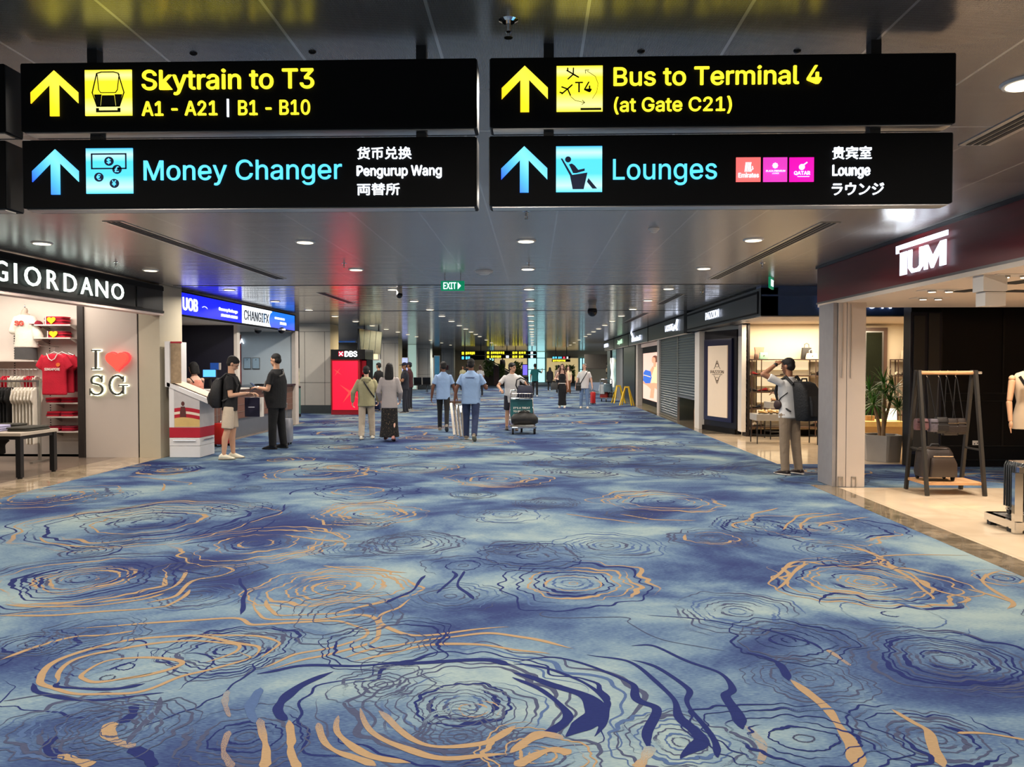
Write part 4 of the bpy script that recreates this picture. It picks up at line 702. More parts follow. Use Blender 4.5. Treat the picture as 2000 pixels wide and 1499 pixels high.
box('casing', MBLKP, a.x - .15, a.x + .15, 16.2, 16.24, a.z - .1, a.z + .1, t, bevel=.006); box('screen', MSC, a.x - .135, a.x + .135, 16.194, 16.2, a.z - .06, a.z + .09, t); MB().box(a.x - .02, a.x + .02, 16.22, 16.25, 1.11, a.z - .1).box(a.x - .11, a.x + .11, 16.15, 16.32, 1.095, 1.11).build('stand', MBLKP, t)
t = thing('desk_display', 'small blue card display standing behind the booth monitor', 'display', (a.x, 16.5, 1.09)); box('card', M('card_blue', (40, 90, 170), .5, emit=(30, 80, 180), es=.3), a.x - .11, a.x + .08, 16.5, 16.52, a.z + .09, a.z + .24, t); box('side', MWHT, a.x + .08, a.x + .12, 16.5, 16.52, a.z + .09, a.z + .24, t); MB().tube([(a.x, 16.51, 1.092), (a.x, 16.51, a.z + .09)], .012, 8).build('stand', MBLKP, t)
tag(MB().obox((-6.68, 16.4, 1.105), (.2, .28, .02)).build('paper_pad', M('paper', (232, 230, 226), .7), bevel=.003), 'white paper pad on the booth ledge by the monitor', 'paper pad')
tag(MB().obox((-6.66, 18.6, 1.115), (.24, .34, .02)).obox((-6.68, 18.58, 1.135), (.2, .3, .012)).build('document_tray', M('tray_black', (30, 30, 34), .4), bevel=.003), 'black document tray with papers on the dark counter', 'tray')
for k, px in enumerate((504, 550)):
    a = P(px, 645, 18.9); t = thing('ceiling_camera', ('dark dome camera under the booth ceiling, nearer the navy partition', 'dark dome camera under the booth ceiling, nearer the far end')[k], 'camera', (a.x, 18.9, 2.4)); MB().tube([(a.x, 18.9, 2.46), (a.x, 18.9, 2.5)], .09, 16).build('mount', MWHT, t); MB().ell((a.x, 18.9, 2.46), (.085, .085, .08)).build('dome', M('dome_glass', (16, 16, 18), .08), t, smooth=60)
# ================================================================== RIGHT: LUGGAGE SHOP
TX = 4.0
t = thing('shop_fascia', 'dark red wood fascia with three bright white letters at right', 'shop sign', (TX, 8, 2.45))
MMAH = M('dark_red_wood', (100, 15, 22), .35, var=.3, vs=3, stretch=(1, .5, 5))
box('signboard', MMAH, TX, TX + .35, 2.0, 11.0, 2.47, 2.945, t); box('top_rail', M('rail_dark', (50, 52, 56), .3, .5), TX - .02, TX + .1, 2.0, 11.02, 2.945, CEIL - .002, t); box('lower_rail', M('rail_grey', (120, 118, 116), .3, .6), TX - .012, TX + .05, 2.0, 11.0, 2.445, 2.47, t)
def ry(px): return PX(px, TX).y
LT = M('lit_cool_white', (235, 240, 255), .4, emit=(228, 236, 255), es=1.5)
def rl(t_, px0, px1, z0, z1, dx=.06, sh=0): box('letter', LT, TX - dx, TX - .012, ry(px0), ry(px1), z0, z1, t_)
def rpoly(pts, nm='letter'): MB().prism([(ry(a), b) for a, b in pts], (TX - .045, 0, 0), (0, 1, 0), (0, 0, 1), (.012, 0, 0)).build(nm, LT, t)
zb, zt = 2.555, 2.80
rpoly([(1755, zt + .085), (1755, zt + .0), (1760, zt - .0), (1760, zt + .035), (1856, zt + .035), (1856, zt + .085)])
rpoly([(1763, zb), (1763, zt), (1776, zt), (1776, zb)]); rpoly([(1779, zt), (1779, zb + .06), (1786, zb), (1801, zb), (1808, zb + .05), (1808, zt), (1801, zt), (1801, zb + .06), (1797, zb + .04), (1789, zb + .04), (1786, zb + .06), (1786, zt)])
rpoly([(1810, zb), (1810, zt), (1817, zt), (1827, zb + .12), (1842, zt), (1853, zt), (1853, zb), (1841, zb), (1841, zb + .14), (1828, zb), (1824, zb), (1817, zb + .12), (1817, zb)])
area('sign_spot', (TX - .25, ry(1800), 2.70), .3, 5, (.85, .92, 1), rot=(0, R(180), 0))
MTC = M('shop_ceiling_cream', (232, 214, 194), .55, var=.03)
st('ceiling_right_shop', 'cream ceiling of the luggage shop', 'ceiling', MTC, TX - .01, 11, 2.0, 10.95, 2.40, 2.445)
q = MB()
for (px0, py0, px1, py1) in ((1868, 573, 1925, 567), (1965, 558, 2040, 548), (1966, 571, 2050, 573)): 
    a, b = P(px0, py0, 9), P(px1, py1, 9)
    for pp in (a, b): pass
    ya = (2.40 - CAMZ) * FPX / (715 - py0) ; yb = (2.40 - CAMZ) * FPX / (715 - py1); xa, xb = P(px0, py0, ya).x, P(px1, py1, yb).x; q.bar((xa, ya, 2.398), (xb, yb, 2.398), .22, .006)
tag(q.build('ceiling_slot', M('slot_black', (10, 10, 10), .7)), 'black lighting slots in the cream shop ceiling', 'ceiling slot', kind='structure')
for k, (px, py) in enumerate(((1835, 569), (1816, 584), (1980, 541))):
    y = (2.40 - CAMZ) * FPX / (715 - py); p = P(px, py, y); t = thing('recessed_spotlight', ('bright gimbal spotlight in the cream ceiling, nearer of the two below the red fascia', 'bright gimbal spotlight in the cream ceiling, farther of the two below the red fascia', 'bright gimbal spotlight in the cream ceiling beside the white box')[k], 'spotlight', (p.x, p.y, 2.38)); MB().box(p.x - .2, p.x + .2, p.y - .1, p.y + .1, 2.394, 2.402).build('frame', MWHT, t)
    for dx in (-.08, .1): o = MB().tube([(p.x + dx, p.y, 2.375), (p.x + dx, p.y, 2.395)], .045, 14).build('lamp', MALU, t); MB().tube([(p.x + dx, p.y, 2.372), (p.x + dx, p.y, 2.376)], .036, 14).build('lens', M('lit_warm_lens', (255, 235, 205), .4, emit=(255, 232, 200), es=6 if dx < 0 else 1.5), o)
a, b = P(1921, 540, 7.03), P(1967, 597, 7.03); t = thing('ceiling_box', 'white box hanging under the cream shop ceiling', 'ceiling box', (a.x, 7.03, b.z)); box('upper_box', MWHT, a.x, b.x, 7.03, 7.2, (a.z + b.z) / 2, 2.40, t); box('lower_box', MWHT, a.x + .03, b.x, 7.05, 7.2, b.z, (a.z + b.z) / 2 - .004, t)
# stacked sliding door panels as the pillar
t = thing('folding_door_stack', 'cream stack of folded shop door panels standing as a pillar', 'folding doors', (4.1, 10.1, 0), kind='structure')
xs = [P(p, 800, 10.1).x for p in (1626, 1635, 1652, 1688)]
box('side_panel', M('panel_grey', (150, 146, 146), .35, .2), xs[0], xs[1] - .01, 10.1, 10.6, .004, 2.40, t); MPC = M('panel_cream', (196, 182, 170), .45, var=.02); box('panel', MPC, xs[1], xs[2] - .004, 10.08, 10.16, .004, 2.40, t, bevel=.003); box('panel', MPC, xs[2], xs[3], 10.07, 10.16, .004, 2.40, t, bevel=.003); box('panel', MPC, xs[1], xs[3] - .02, 10.18, 10.3, .004, 2.40, t)
for px in (1645, 1662): 
    x = P(px, 700, 10.05).x; MB().box(x - .012, x + .012, 10.062, 10.075, 1.44, 1.62).build('bolt_plate', MPC, t); MB().tube([(x, 10.06, 1.42), (x, 10.06, 2.38)], .004, 6).build('bolt_rod', MALU, t)
for px in (1642, 1668): x = P(px, 940, 10.05).x; MB().box(x - .03, x - .022, 10.055, 10.07, .01, .14).box(x + .022, x + .03, 10.055, 10.07, .01, .14).box(x - .03, x + .03, 10.055, 10.07, .13, .138).build('floor_latch', MALU, t)
# bag rack
RK = M('rack_dark', (44, 40, 35), .5); MOAK = M('oak', (196, 150, 104), .5, var=.25, vs=5, stretch=(2, 10, 10))
fl, bl, fr, brr = F(1788, 962), F(1764, 955), F(1899, 963), F(1872, 956); y0, y1 = 9.42, 9.95; fx0, fx1 = fl.x, fr.x; ym = (y0 + y1) / 2; zt = P(1830, 727, ym).z
t = thing('bag_rack', 'dark A-frame rack with oak rail and shelf in the luggage shop', 'clothes rack', ((fx0 + fx1) / 2, ym, 0))
for x in (fx0, fx1):
    for y in (y0, y1): MB().bar((x, y, .003), (x, ym + (y - ym) * .12, zt + .02), .05, .035, up=(1, 0, 0)).build('leg', RK, t)
MB().tube([(fx0 + .0, ym, zt - .01), (fx1, ym, zt - .01)], .024, 12).build('rail', MOAK, t, smooth=60); MB().tube([(fx1, ym, zt - .01), (fx1 + .09, ym, zt - .01)], .018, 10).build('rail_end', MCHR, t, smooth=60); zs = .16
box('shelf', MOAK, fx0 + .0, fx1, y0 + .04, y1 - .04, zs - .035, zs, t, bevel=.003); MB().bar((fx0, y0 + .1, .55), (fx0, y1 - .1, .55), .02, .02).bar((fx1, y0 + .1, .55), (fx1, y1 - .1, .55), .02, .02).build('cross_bar', RK, t)
MBR = M('dark_nylon', (42, 34, 31), .4, bump=.2, bs=90, coat=.2); MBK = M('black_nylon', (24, 21, 21), .45, bump=.2, bs=80, coat=.2); MPK = M('pink_print', (104, 70, 74), .45, var=.6, vs=26, coat=.3); MLV = M('grey_print', (84, 78, 88), .45, var=.7, vs=34, coat=.3); MGLD = M('pale_metal', (214, 190, 160), .25, .9)
for k, (hx, bx, bz, w_, h_, m, lab) in enumerate(((1799, 1799, 829, .17, .14, MPK, 'pink patterned pouch hanging first from the left on the rack'), (1812, 1822, 831, .12, .16, MLV, 'grey lilac patterned pouch hanging second from the left on the rack'), (1835, 1838, 831, .17, .20, MBK, 'black shoulder bag hanging third from the left on the rack'), (1850, 1855, 834, .2, .21, MBR, 'brown crossbody bag hanging fourth from the left on the rack'), (1868, 1871, 833, .19, .20, MBR, 'brown shoulder bag with pale zip hanging at the right end of the rack'))):
    y = ym - .03 + .012 * k; hp_ = P(hx, 735, ym); b = P(bx, bz, y); t = thing('hanging_bag', lab, 'bag', (b.x, y, b.z - h_ / 2)); q = MB()
    q.loft([((b.x, y, b.z - h_ / 2), w_ * .46, .04), ((b.x, y, b.z - h_ * .3), w_ * .5, .05), ((b.x, y, b.z + h_ * .3), w_ * .48, .045), ((b.x, y, b.z + h_ / 2), w_ * .42, .03)], 20, .5); q.build('body', m, t, smooth=50)
    MB().box(b.x - w_ * .4, b.x + w_ * .4, y - .052, y - .044, b.z + h_ * .2, b.z + h_ * .24).build('zip', MGLD if k > 2 else MBLKP, t)
    MB().tube([(b.x - w_ * .35, y, b.z + h_ * .45), (hp_.x - .012, ym, zt - .1), (hp_.x, ym, zt - .06), (hp_.x + .012, ym, zt - .1), (b.x + w_ * .35, y, b.z + h_ * .45)], .006, 6).build('strap', MBLKP, t)
    MB().tube([(hp_.x, ym, zt - .065 + .0), (hp_.x - .016, ym, zt - .05), (hp_.x + .004, ym, zt - .026), (hp_.x + .012, ym, zt + .012), (hp_.x, ym - .01, zt + .02)], .004, 6).build('hook', MCHR, t)
    if k > 1: MB().box(b.x - w_ * .42, b.x + w_ * .42, y - .058, y - .046, b.z - h_ * .35, b.z + h_ * .05).build('front_pocket', m, t, bevel=.006)
a = P(1829, 931, ym - .05); t = thing('carry_on_bag', 'dark brown wheeled carry-on standing on the rack shelf', 'suitcase', (a.x, ym, zs))
MB().loft([((a.x, ym, zs + .05), .205, .13), ((a.x, ym, zs + .1), .215, .14), ((a.x - .005, ym, zs + .34), .19, .13), ((a.x - .005, ym, zs + .40), .16, .10)], 28, .4).build('body', MBR, t, smooth=50)
MB().loft([((a.x + .03, ym - .15, zs + .06), .165, .03), ((a.x + .03, ym - .16, zs + .22), .155, .035), ((a.x + .02, ym - .15, zs + .29), .14, .02)], 22, .4).build('front_pocket', M('brown_nylon_light', (58, 47, 40), .35, coat=.3), t, smooth=50); MB().tube([(a.x - .1, ym - .165, zs + .31), (a.x + .14, ym - .165, zs + .31)], .008, 8).build('zip', MGLD, t)
MB().loft([((a.x, ym - .02, zs + .40), .15, .10), ((a.x, ym - .02, zs + .415), .13, .08)], 22, .5).build('lid', M('brown_nylon_light'), t, smooth=40); MB().tube([(a.x - .06, ym, zs + .41), (a.x - .04, ym, zs + .445), (a.x + .04, ym, zs + .445), (a.x + .06, ym, zs + .41)], .012, 8).build('handle', MBLKP, t, smooth=60)
for dx in (-.16, .17):
    for dy in (-.1, .1): MB().tube([(a.x + dx - .012, ym + dy, zs + .027), (a.x + dx + .012, ym + dy, zs + .027)], .026, 12).box(a.x + dx - .018, a.x + dx + .018, ym + dy - .02, ym + dy + .02, zs + .035, zs + .06).build('wheel', MRUB, t)
# chrome low display stand with ribbed suitcase at the right edge
p0 = F(1986, 1043); p1 = F(1928, 1022); cx, cyy = p0.x, p0.y; bx0, by0 = p1.x, p1.y
t = thing('chrome_stand', 'low chrome display frame at the right edge holding a ribbed suitcase', 'display stand', (cx, cyy, 0))
dv = Vector((cx - bx0, cyy - by0, 0)).normalized(); px_ = Vector((-dv.y, dv.x, 0)) * -1
if px_.x < 0: px_ = -px_
A = Vector((bx0, by0, 0)); L_ = (Vector((cx, cyy, 0)) - A).length
def fbar(a, b, w_, h_, z): MBq.bar(a + Vector((0, 0, z)), b + Vector((0, 0, z)), w_, h_)
MBq = MB(); fbar(A, A + dv * (L_ + .05), .06, .075, .075); fbar(A + px_ * .85, A + dv * (L_ + .05) + px_ * .85, .06, .075, .075); fbar(A + dv * .0, A + px_ * .85, .06, .075, .075); fbar(A + dv * (L_), A + dv * L_ + px_ * .85, .06, .075, .075); MBq.build('base_frame', MCHR, t)
C = Vector((cx, cyy, 0)); MB().obox(C + Vector((0, 0, .29)), (.075, .05, .57), Matrix.Rotation(math.atan2(px_.y, px_.x), 3, 'Z')).build('upright', MCHR, t); MB().obox(C + px_ * .85 + Vector((0, 0, .29)), (.075, .05, .57), Matrix.Rotation(math.atan2(px_.y, px_.x), 3, 'Z')).build('upright', MCHR, t); MB().bar(C + Vector((0, 0, .60)), C + px_ * .88 + Vector((0, 0, .60)), .05, .055).build('top_bar', MCHR, t)
MB().obox(A + dv * (L_ * .5) + px_ * .43 + Vector((0, 0, .105)), (.8, L_ - .02, .012), Matrix.Rotation(math.atan2(px_.y, px_.x), 3, 'Z')).build('shelf', MALU, t)
for c_ in (A + dv * .08, A + dv * (L_ - .08), A + dv * .08 + px_ * .8, A + dv * (L_ - .08) + px_ * .8): MB().box(c_.x - .03, c_.x + .03, c_.y - .03, c_.y + .03, .003, .045).build('foot', MRUB, t)
sc = A + dv * (L_ * .52) + px_ * .30; rot = Matrix.Rotation(math.atan2(dv.y, dv.x), 3, 'Z'); ux, uy = rot @ Vector((1, 0, 0)), rot @ Vector((0, 1, 0)); z = .112
t = thing('ribbed_suitcase', 'black ribbed hard-shell suitcase standing on the chrome frame', 'suitcase', (sc.x, sc.y, z)); MSUIT = M('black_shell', (26, 28, 30), .22, var=.1, coat=.4)
hw, hd = L_ * .36, .20; q = MB(); q.loft([(sc + Vector((0, 0, z + .055)), hw * .92, hd * .92, ux, uy), (sc + Vector((0, 0, z + .09)), hw, hd, ux, uy), (sc + Vector((0, 0, z + .50)), hw, hd, ux, uy), (sc + Vector((0, 0, z + .535)), hw * .9, hd * .9, ux, uy)], 32, .3); q.build('shell', MSUIT, t, smooth=40)
q = MB()
for i in range(9):
    o = -hw * .82 + hw * 1.64 * i / 8
    for s_ in (-1, 1): q.tube([sc + ux * o + uy * s_ * hd + Vector((0, 0, z + .09)), sc + ux * o + uy * s_ * hd + Vector((0, 0, z + .49)), sc + ux * o + uy * s_ * hd * .9 + Vector((0, 0, z + .53))], .009, 6)
for i in range(7):
    o = -hd * .75 + hd * 1.5 * i / 6
    for s_ in (-1, 1): q.tube([sc + ux * s_ * hw + uy * o + Vector((0, 0, z + .09)), sc + ux * s_ * hw + uy * o + Vector((0, 0, z + .49)), sc + ux * s_ * hw * .88 + uy * o + Vector((0, 0, z + .53))], .009, 6)
q.build('rib', M('shell_rib', (44, 48, 50), .25, coat=.4), t, smooth=60)
for i in (-1, 1):
    for s_ in (-1, 1): c_ = sc + ux * i * hw * .8 + uy * s_ * hd * .75 + Vector((0, 0, z + .032)); o = MB().tube([c_ - uy * .014, c_ + uy * .014], .03, 14).build('wheel', MRUB, t); MB().obox(c_ + Vector((0, 0, .025)), (.05, .05, .02)).build('fork', MALU, o)
MB().tube([sc - uy * .07 + Vector((0, 0, z + .53)), sc - uy * .06 + Vector((0, 0, z + .57)), sc + uy * .06 + Vector((0, 0, z + .57)), sc + uy * .07 + Vector((0, 0, z + .53))], .011, 8).build('handle', MCHR, t, smooth=60)
# mannequin with wooden arm
a = P(2008, 725, 10.4); zb = P(1990, 838, 10.4).z; t = thing('mannequin', 'cream torso mannequin with jointed wooden arm at the right edge', 'mannequin', (a.x, 10.4, 0)); MCL = M('linen', (186, 164, 138), .8, var=.06); MWA = M('wood_arm', (206, 156, 118), .5, var=.15); H = a.z - zb
MB().loft([((a.x, 10.4, zb), .19, .12), ((a.x, 10.4, zb + .15), .19, .12), ((a.x, 10.4, zb + .36), .135, .10), ((a.x, 10.4, zb + .52), .17, .125), ((a.x, 10.4, zb + .68), .19, .11), ((a.x, 10.4, zb + .74), .15, .08), ((a.x, 10.4, zb + .77), .06, .05)], 26).build('torso', MCL, t, smooth=60)
MB().loft([((a.x, 10.4, zb + .765), .055, .045), ((a.x, 10.4, zb + .80), .05, .045)], 16).build('neck_cap', MBLKP, t)
for s_ in (-1, 1):
    x = a.x + s_ * .22; o = MB().ell((x, 10.38, zb + .67), (.04, .04, .045)).cap((x, 10.38, zb + .63), .042, (x + s_ * .04, 10.36, zb + .39), .034).cap((x + s_ * .045, 10.36, zb + .35), .035, (x + s_ * .05, 10.32, zb + .12), .026).ell((x + s_ * .05, 10.31, zb + .06), (.022, .03, .055)).build('arm', MWA, t, smooth=60)
    for f in range(4): MB().cap((x + s_ * .05 - .015 + .01 * f, 10.30 + .012 * f, zb + .02), .008, (x + s_ * .045 - .012 + .008 * f, 10.29 + .014 * f, zb - .045 + .008 * abs(f - 1)), .006, 6).build('finger', MWA, o, smooth=60)
MB().bar((a.x - .19, 10.27, zb + .7), (a.x + .1, 10.27, zb + .25), .035, .012, up=(0, 1, 0)).build('strap', MBLKP, t); MB().box(a.x + .02, a.x + .2, 10.22, 10.28, zb + .22, zb + .4).build('sling_bag', MBK, t, bevel=.015); MB().tube([(a.x, 10.4, .03), (a.x, 10.4, zb)], .018, 10).build('pole', MALU, t); MB().tube([(a.x, 10.4, .003), (a.x, 10.4, .02)], .17, 28).build('base', MALU, t)
# ---- dark panelled wall at the back of the passage
MDW = M('black_panelling', (12, 11, 11), .3, var=.15, spec=.3); DY = 12.18
x0 = P(1778, 800, DY).x
t = thing('wall_dark_panel', 'black panelled wall behind the bag rack', 'wall', (8, DY, 0), kind='structure'); box('wall_face', MDW, x0, 11, DY, DY + .25, 0, CEIL, t); q = MB()
for z in (.10, .32, 1.02, 1.14): q.box(x0 + .42, 11, DY - .014, DY, z, z + .022)
for x in [x0 + .45 + .95 * i for i in range(6)]: q.box(x, x + .03, DY - .012, DY, .32, 1.02); q.box(x, x + .03, DY - .012, DY, 1.16, 2.5)
q.build('moulding', M('black_moulding', (20, 18, 18), .2), t)
MGD = M('grey_brown_panel', (52, 49, 46), .35, var=.08); box('folded_panel', MGD, x0 + .02, x0 + .19, DY - .05, DY, .25, 2.36, t); box('folded_panel', MGD, x0 + .25, x0 + .42, DY - .035, DY, .25, 2.40, t); box('panel_gap', M('gap_blue', (14, 18, 34), .4), x0 - .02, x0 + .46, DY - .02, DY + .001, .2, 2.42, t)
a = P(1906, 866, DY); t = thing('power_outlet', 'white double power outlet on the black panelled wall', 'power outlet', (a.x, DY, a.z)); box('plate', MWHT, a.x - .055, a.x + .055, DY - .012, DY - .0, a.z - .04, a.z + .04, t, bevel=.003); MB().box(a.x - .035, a.x - .02, DY - .014, DY - .011, a.z - .02, a.z).box(a.x + .01, a.x + .025, DY - .014, DY - .011, a.z - .01, a.z + .01).build('socket', MBLKP, t)

# ================================================================== RIGHT: SHOE SHOP
CX, CY = 3.97, 13.6
t = thing('shop_fascia', 'dark navy corner fascia over the shoe shop', 'shop sign', (CX, CY, 2.45))
box('front_board', MNAVY, CX + .004, 11, CY, CY + .3, 2.46, CEIL - .002, t); box('side_board', MFAS, CX, CX + .3, CY, 20.1, 2.46, CEIL - .03, t); MB().box(CX - .012, CX, CY + .15, 20.1, 2.86, 2.90).box(CX - .012, CX, CY + .15, 20.1, 2.50, 2.53).box(CX - .012, CX, CY + .15, CY + .2, 2.53, 2.86).build('side_moulding', MBLK, t); MB().box(CX + .01, 11, CY - .015, CY, 2.80, 2.83).build('front_moulding', MNAVY, t)
box('lower_edge', MALU, CX, 11, CY - .01, CY + .3, 2.445, 2.46, t); box('gap_panel', MBLK, CX - .004, CX + .2, 20.1, 20.5, 2.44, CEIL - .002, t)
ya, yb = PX(1380, CX).y, PX(1406, CX).y; text('lettering', 'PAZZION', (CX - .03, ya, 2.63), (0, -1, 0), ya - yb, .17, LT, t, bold=.012, depth=.01)
for ch, a0, a1 in (('P', 1600, 1606), ('A', 1610, 1628), ('Z', 1634, 1650), ('Z', 1652, 1668), ('I', 1676, 1680), ('O', 1692, 1711), ('N', 1720, 1740)): pa, pb = P(a0, 600, CY), P(a1, 600, CY); text('letter', ch, (pa.x, CY - .03, P(1700, 603.5, CY).z), (1, 0, 0), pb.x - pa.x, .23, LT, t, bold=.012, depth=.01)
st('ceiling_corner_shop', 'pale ceiling of the shoe shop', 'ceiling', MTC, CX + .3, 11, CY + .3, 18.3, 2.53, 2.57); st('soffit_corner_shop', 'pale soffit at the shoe shop front', 'ceiling', MTC, CX + .02, 11, CY + .02, CY + 1.3, 2.44, 2.452)
MPZ = M('shop_cream', (240, 222, 190), .6, var=.03, vs=30, stretch=(12, 1, .2)); BY = 17.6
st('wall_corner_shop', 'warm cream rear wall of the shoe shop', 'wall', MPZ, 4.75, 11, BY, BY + .1, 0, 2.53); tag(box('baseboard_corner_shop', MBLK, 4.78, 11, BY - .02, BY, 0, .13), 'black baseboard of the shoe shop wall', 'baseboard', kind='structure')
st('column_corner_shop', 'white pillar at the shoe shop corner', 'pillar', MWHT, P(1441, 800, 17.6).x, P(1452, 800, 17.6).x, 17.3, 17.6, .1, 2.5); st('trim_2', 'dark strip beside the white shoe shop pillar', 'trim', M('dark_bronze'), P(1452, 800, 17.5).x, P(1459, 800, 17.5).x, 17.3, 17.6, 0, 2.53)
tag(box('trim_3', M('dark_bronze'), P(1621, 700, 17.4).x, P(1627, 700, 17.4).x + .1, 17.3, 17.6, 0, 2.4), 'dark strip at the right end of the lit shelves', 'trim', kind='structure')
# dark blue framed panel with the crest
pa, pb = Vector((P(1371, 840, 19.3).x, 19.3, 0)), Vector((P(1438, 840, 17.75).x, 17.75, 0)); u = (pb - pa).normalized(); nn = Vector((u.y, -u.x, 0)); W_ = (pb - pa).length
if nn.y > 0: nn = -nn
t = thing('advert_board', 'navy framed cream panel with bronze crest beside the shutters', 'display panel', tuple((pa + pb) / 2)); MNF = M('navy_frame', (20, 22, 58), .3, coat=.3)
def pan(name, m, a0, a1, z0, z1, d0, d1): return MB().prism([(a0, z0), (a1, z0), (a1, z1), (a0, z1)], pa + nn * d0, u, (0, 0, 1), nn * (d1 - d0)).build(name, m, t)
pan('back_board', M('navy_black', (12, 13, 24), .35), 0, W_, .004, 2.42, -.15, 0); pan('frame', MNF, .16, W_ - .16, .26, 2.22, 0, .04); pan('light_panel', M('panel_warm', (226, 204, 178), .6, var=.03, emit=(235, 205, 170), es=.22), W_ * .24, W_ * .80, .36, 2.06, .04, .06); pan('plinth', MBLK, -.02, W_ + .02, .004, .12, 0, .05)
text('lettering', 'PAZZION', tuple(pa + u * (W_ * .33) + nn * .064 + Vector((0, 0, 1.40))), u, W_ * .38, .075, M('crest_bronze', (92, 66, 48), .5), t, bold=0, depth=.006, n=nn); q = MB()
text('c', 'SINGAPORE', tuple(pa + u * (W_ * .37) + nn * .064 + Vector((0, 0, 1.365))), u, W_ * .30, .018, None, None, depth=.004, n=nn, mb=q)
def crest(s_, z0):
    c_ = pa + u * (W_ * .52) + nn * .064
    for k in (-1, 1): q.tube([c_ + u * k * .02 + Vector((0, 0, z0 + s_ * .02)), c_ + u * k * .075 + Vector((0, 0, z0 + s_ * .05)), c_ + u * k * .12 + Vector((0, 0, z0)), c_ + u * k * .15 + Vector((0, 0, z0 - s_ * .02))], .006, 6); q.tube([c_ + u * k * .06 * math.cos(a) + Vector((0, 0, z0 + s_ * (.06 + .05 * math.sin(a)))) for a in [.5 * i for i in range(7)]], .006, 6); q.tube([c_ + u * k * (.11 - .02 * i) + Vector((0, 0, z0 + s_ * .04 * i)) for i in range(5)], .005, 6)
    q.tube([c_ + Vector((0, 0, z0 + s_ * .09)), c_ + Vector((0, 0, z0 + s_ * .19))], [.014, .003], 6)
crest(1, 1.53); crest(-1, 1.33); q.build('crest', M('crest_bronze'), t)
# shelving with shoes and bags
MSB = M('shelf_bronze', (88, 66, 56), .35, .3); LSH = M('lit_shelf_back', (255, 236, 200), .5, emit=(255, 226, 178), es=.85)
SX0, SX1 = P(1464, 750, 17.3).x, P(1610, 750, 17.3).x; zsh = [P(1540, y, 17.3).z for y in (702, 733.5, 765.5, 798, 833)]
t = thing('shoe_shelving', 'bronze wall shelving with five lit shelves in the shoe shop', 'shelving', ((SX0 + SX1) / 2, 17.3, 0))
for i, z in enumerate(zsh): o = box('shelf', MSB, SX0, SX1, 17.14, 17.56, z - .02, z, t); (i < 4) and box('back_light', LSH, SX0 + .24, SX1 - .26, 17.572, 17.59, zsh[i + 1] + .12, z - .04, o)
for x in (SX0 + .01, SX0 + .22, SX1 - .24, SX1 - .01):
    for y in (17.16, 17.54): MB().box(x - .009, x + .009, y - .009, y + .009, .004, zsh[0]).build('post', MSB, t)
def shoe(x, y, z, ang, m, lab, heel=.03, grp=None, L=.22):
    t = thing('shoe', lab, 'shoe', (x, y, z), ang, grp); MB().loft([((-L * .45, 0, .012), .028, .008, (0, 1, 0), (0, 0, 1)), ((-L * .2, 0, .012 + heel * .3), .026, .008, (0, 1, 0), (0, 0, 1)), ((L * .2, 0, .011), .036, .008, (0, 1, 0), (0, 0, 1)), ((L * .5, 0, .011), .018, .007, (0, 1, 0), (0, 0, 1))], 12).build('sole', MRUB, t, world=False, smooth=60); MB().loft([((-L * .46, 0, .05), .024, .03, (0, 1, 0), (0, 0, 1)), ((-L * .25, 0, .055), .03, .036, (0, 1, 0), (0, 0, 1)), ((L * .1, 0, .035), .034, .022, (0, 1, 0), (0, 0, 1)), ((L * .35, 0, .026), .034, .014, (0, 1, 0), (0, 0, 1)), ((L * .5, 0, .02), .012, .006, (0, 1, 0), (0, 0, 1))], 12).build('upper', m, t, world=False, smooth=60)
shc = [M('shoe_tan', (176, 130, 92), .5), M('shoe_black', (40, 36, 36), .35), M('shoe_cream', (226, 206, 178), .5), M('shoe_red', (176, 40, 38), .4), M('shoe_olive', (120, 104, 78), .5)]
SN = ['top', 'second', 'third', 'fourth', 'lowest']; CN = ['tan', 'black', 'cream', 'red', 'olive']
for si, pxs in ((1, (1474, 1484, 1530, 1592, 1602)), (2, (1472, 1490, 1497, 1510, 1516, 1530, 1537, 1596)), (3, (1472, 1480, 1506, 1592)), (4, (1478, 1484, 1590, 1598))):
    for k, px in enumerate(pxs): ci = (si * 3 + k * 2) % 5 if not (si == 4 and k == 3) else 3; shoe(P(px, 750, 17.32).x, 17.32, zsh[si] + .001, (.5, 2.6, 1.9, .2)[k % 4], shc[ci], '%s shoe on the %s lit shelf, %s from the left' % (CN[ci], SN[si], ORD[k]), grp='shoes on the lit shelves')
def handbag(x, y, z, w_, h_, d, m, lab, hh=.09, name='handbag'):
    t = thing(name, lab, 'handbag', (x, y, z)); MB().loft([((x, y, z + .002), w_ / 2, d / 2), ((x, y, z + h_ * .2), w_ / 2 * 1.02, d / 2), ((x, y, z + h_ * .9), w_ / 2 * .88, d / 2 * .7), ((x, y, z + h_), w_ / 2 * .84, d / 2 * .5)], 24, .35).build('body', m, t, smooth=50)
    if hh: MB().tube([(x - w_ * .22, y, z + h_ * .97), (x - w_ * .2, y, z + h_ + hh * .7), (x, y, z + h_ + hh), (x + w_ * .2, y, z + h_ + hh * .7), (x + w_ * .22, y, z + h_ * .97)], .008, 8).build('handle', m, t, smooth=60)
    MB().box(x - w_ * .06, x + w_ * .06, y - d / 2 - .012, y - d / 2 + .004, z + h_ * .5, z + h_ * .58).build('clasp', MGLD, t); return t
zt0 = zsh[0]; bx = lambda p: P(p, 690, 17.25).x
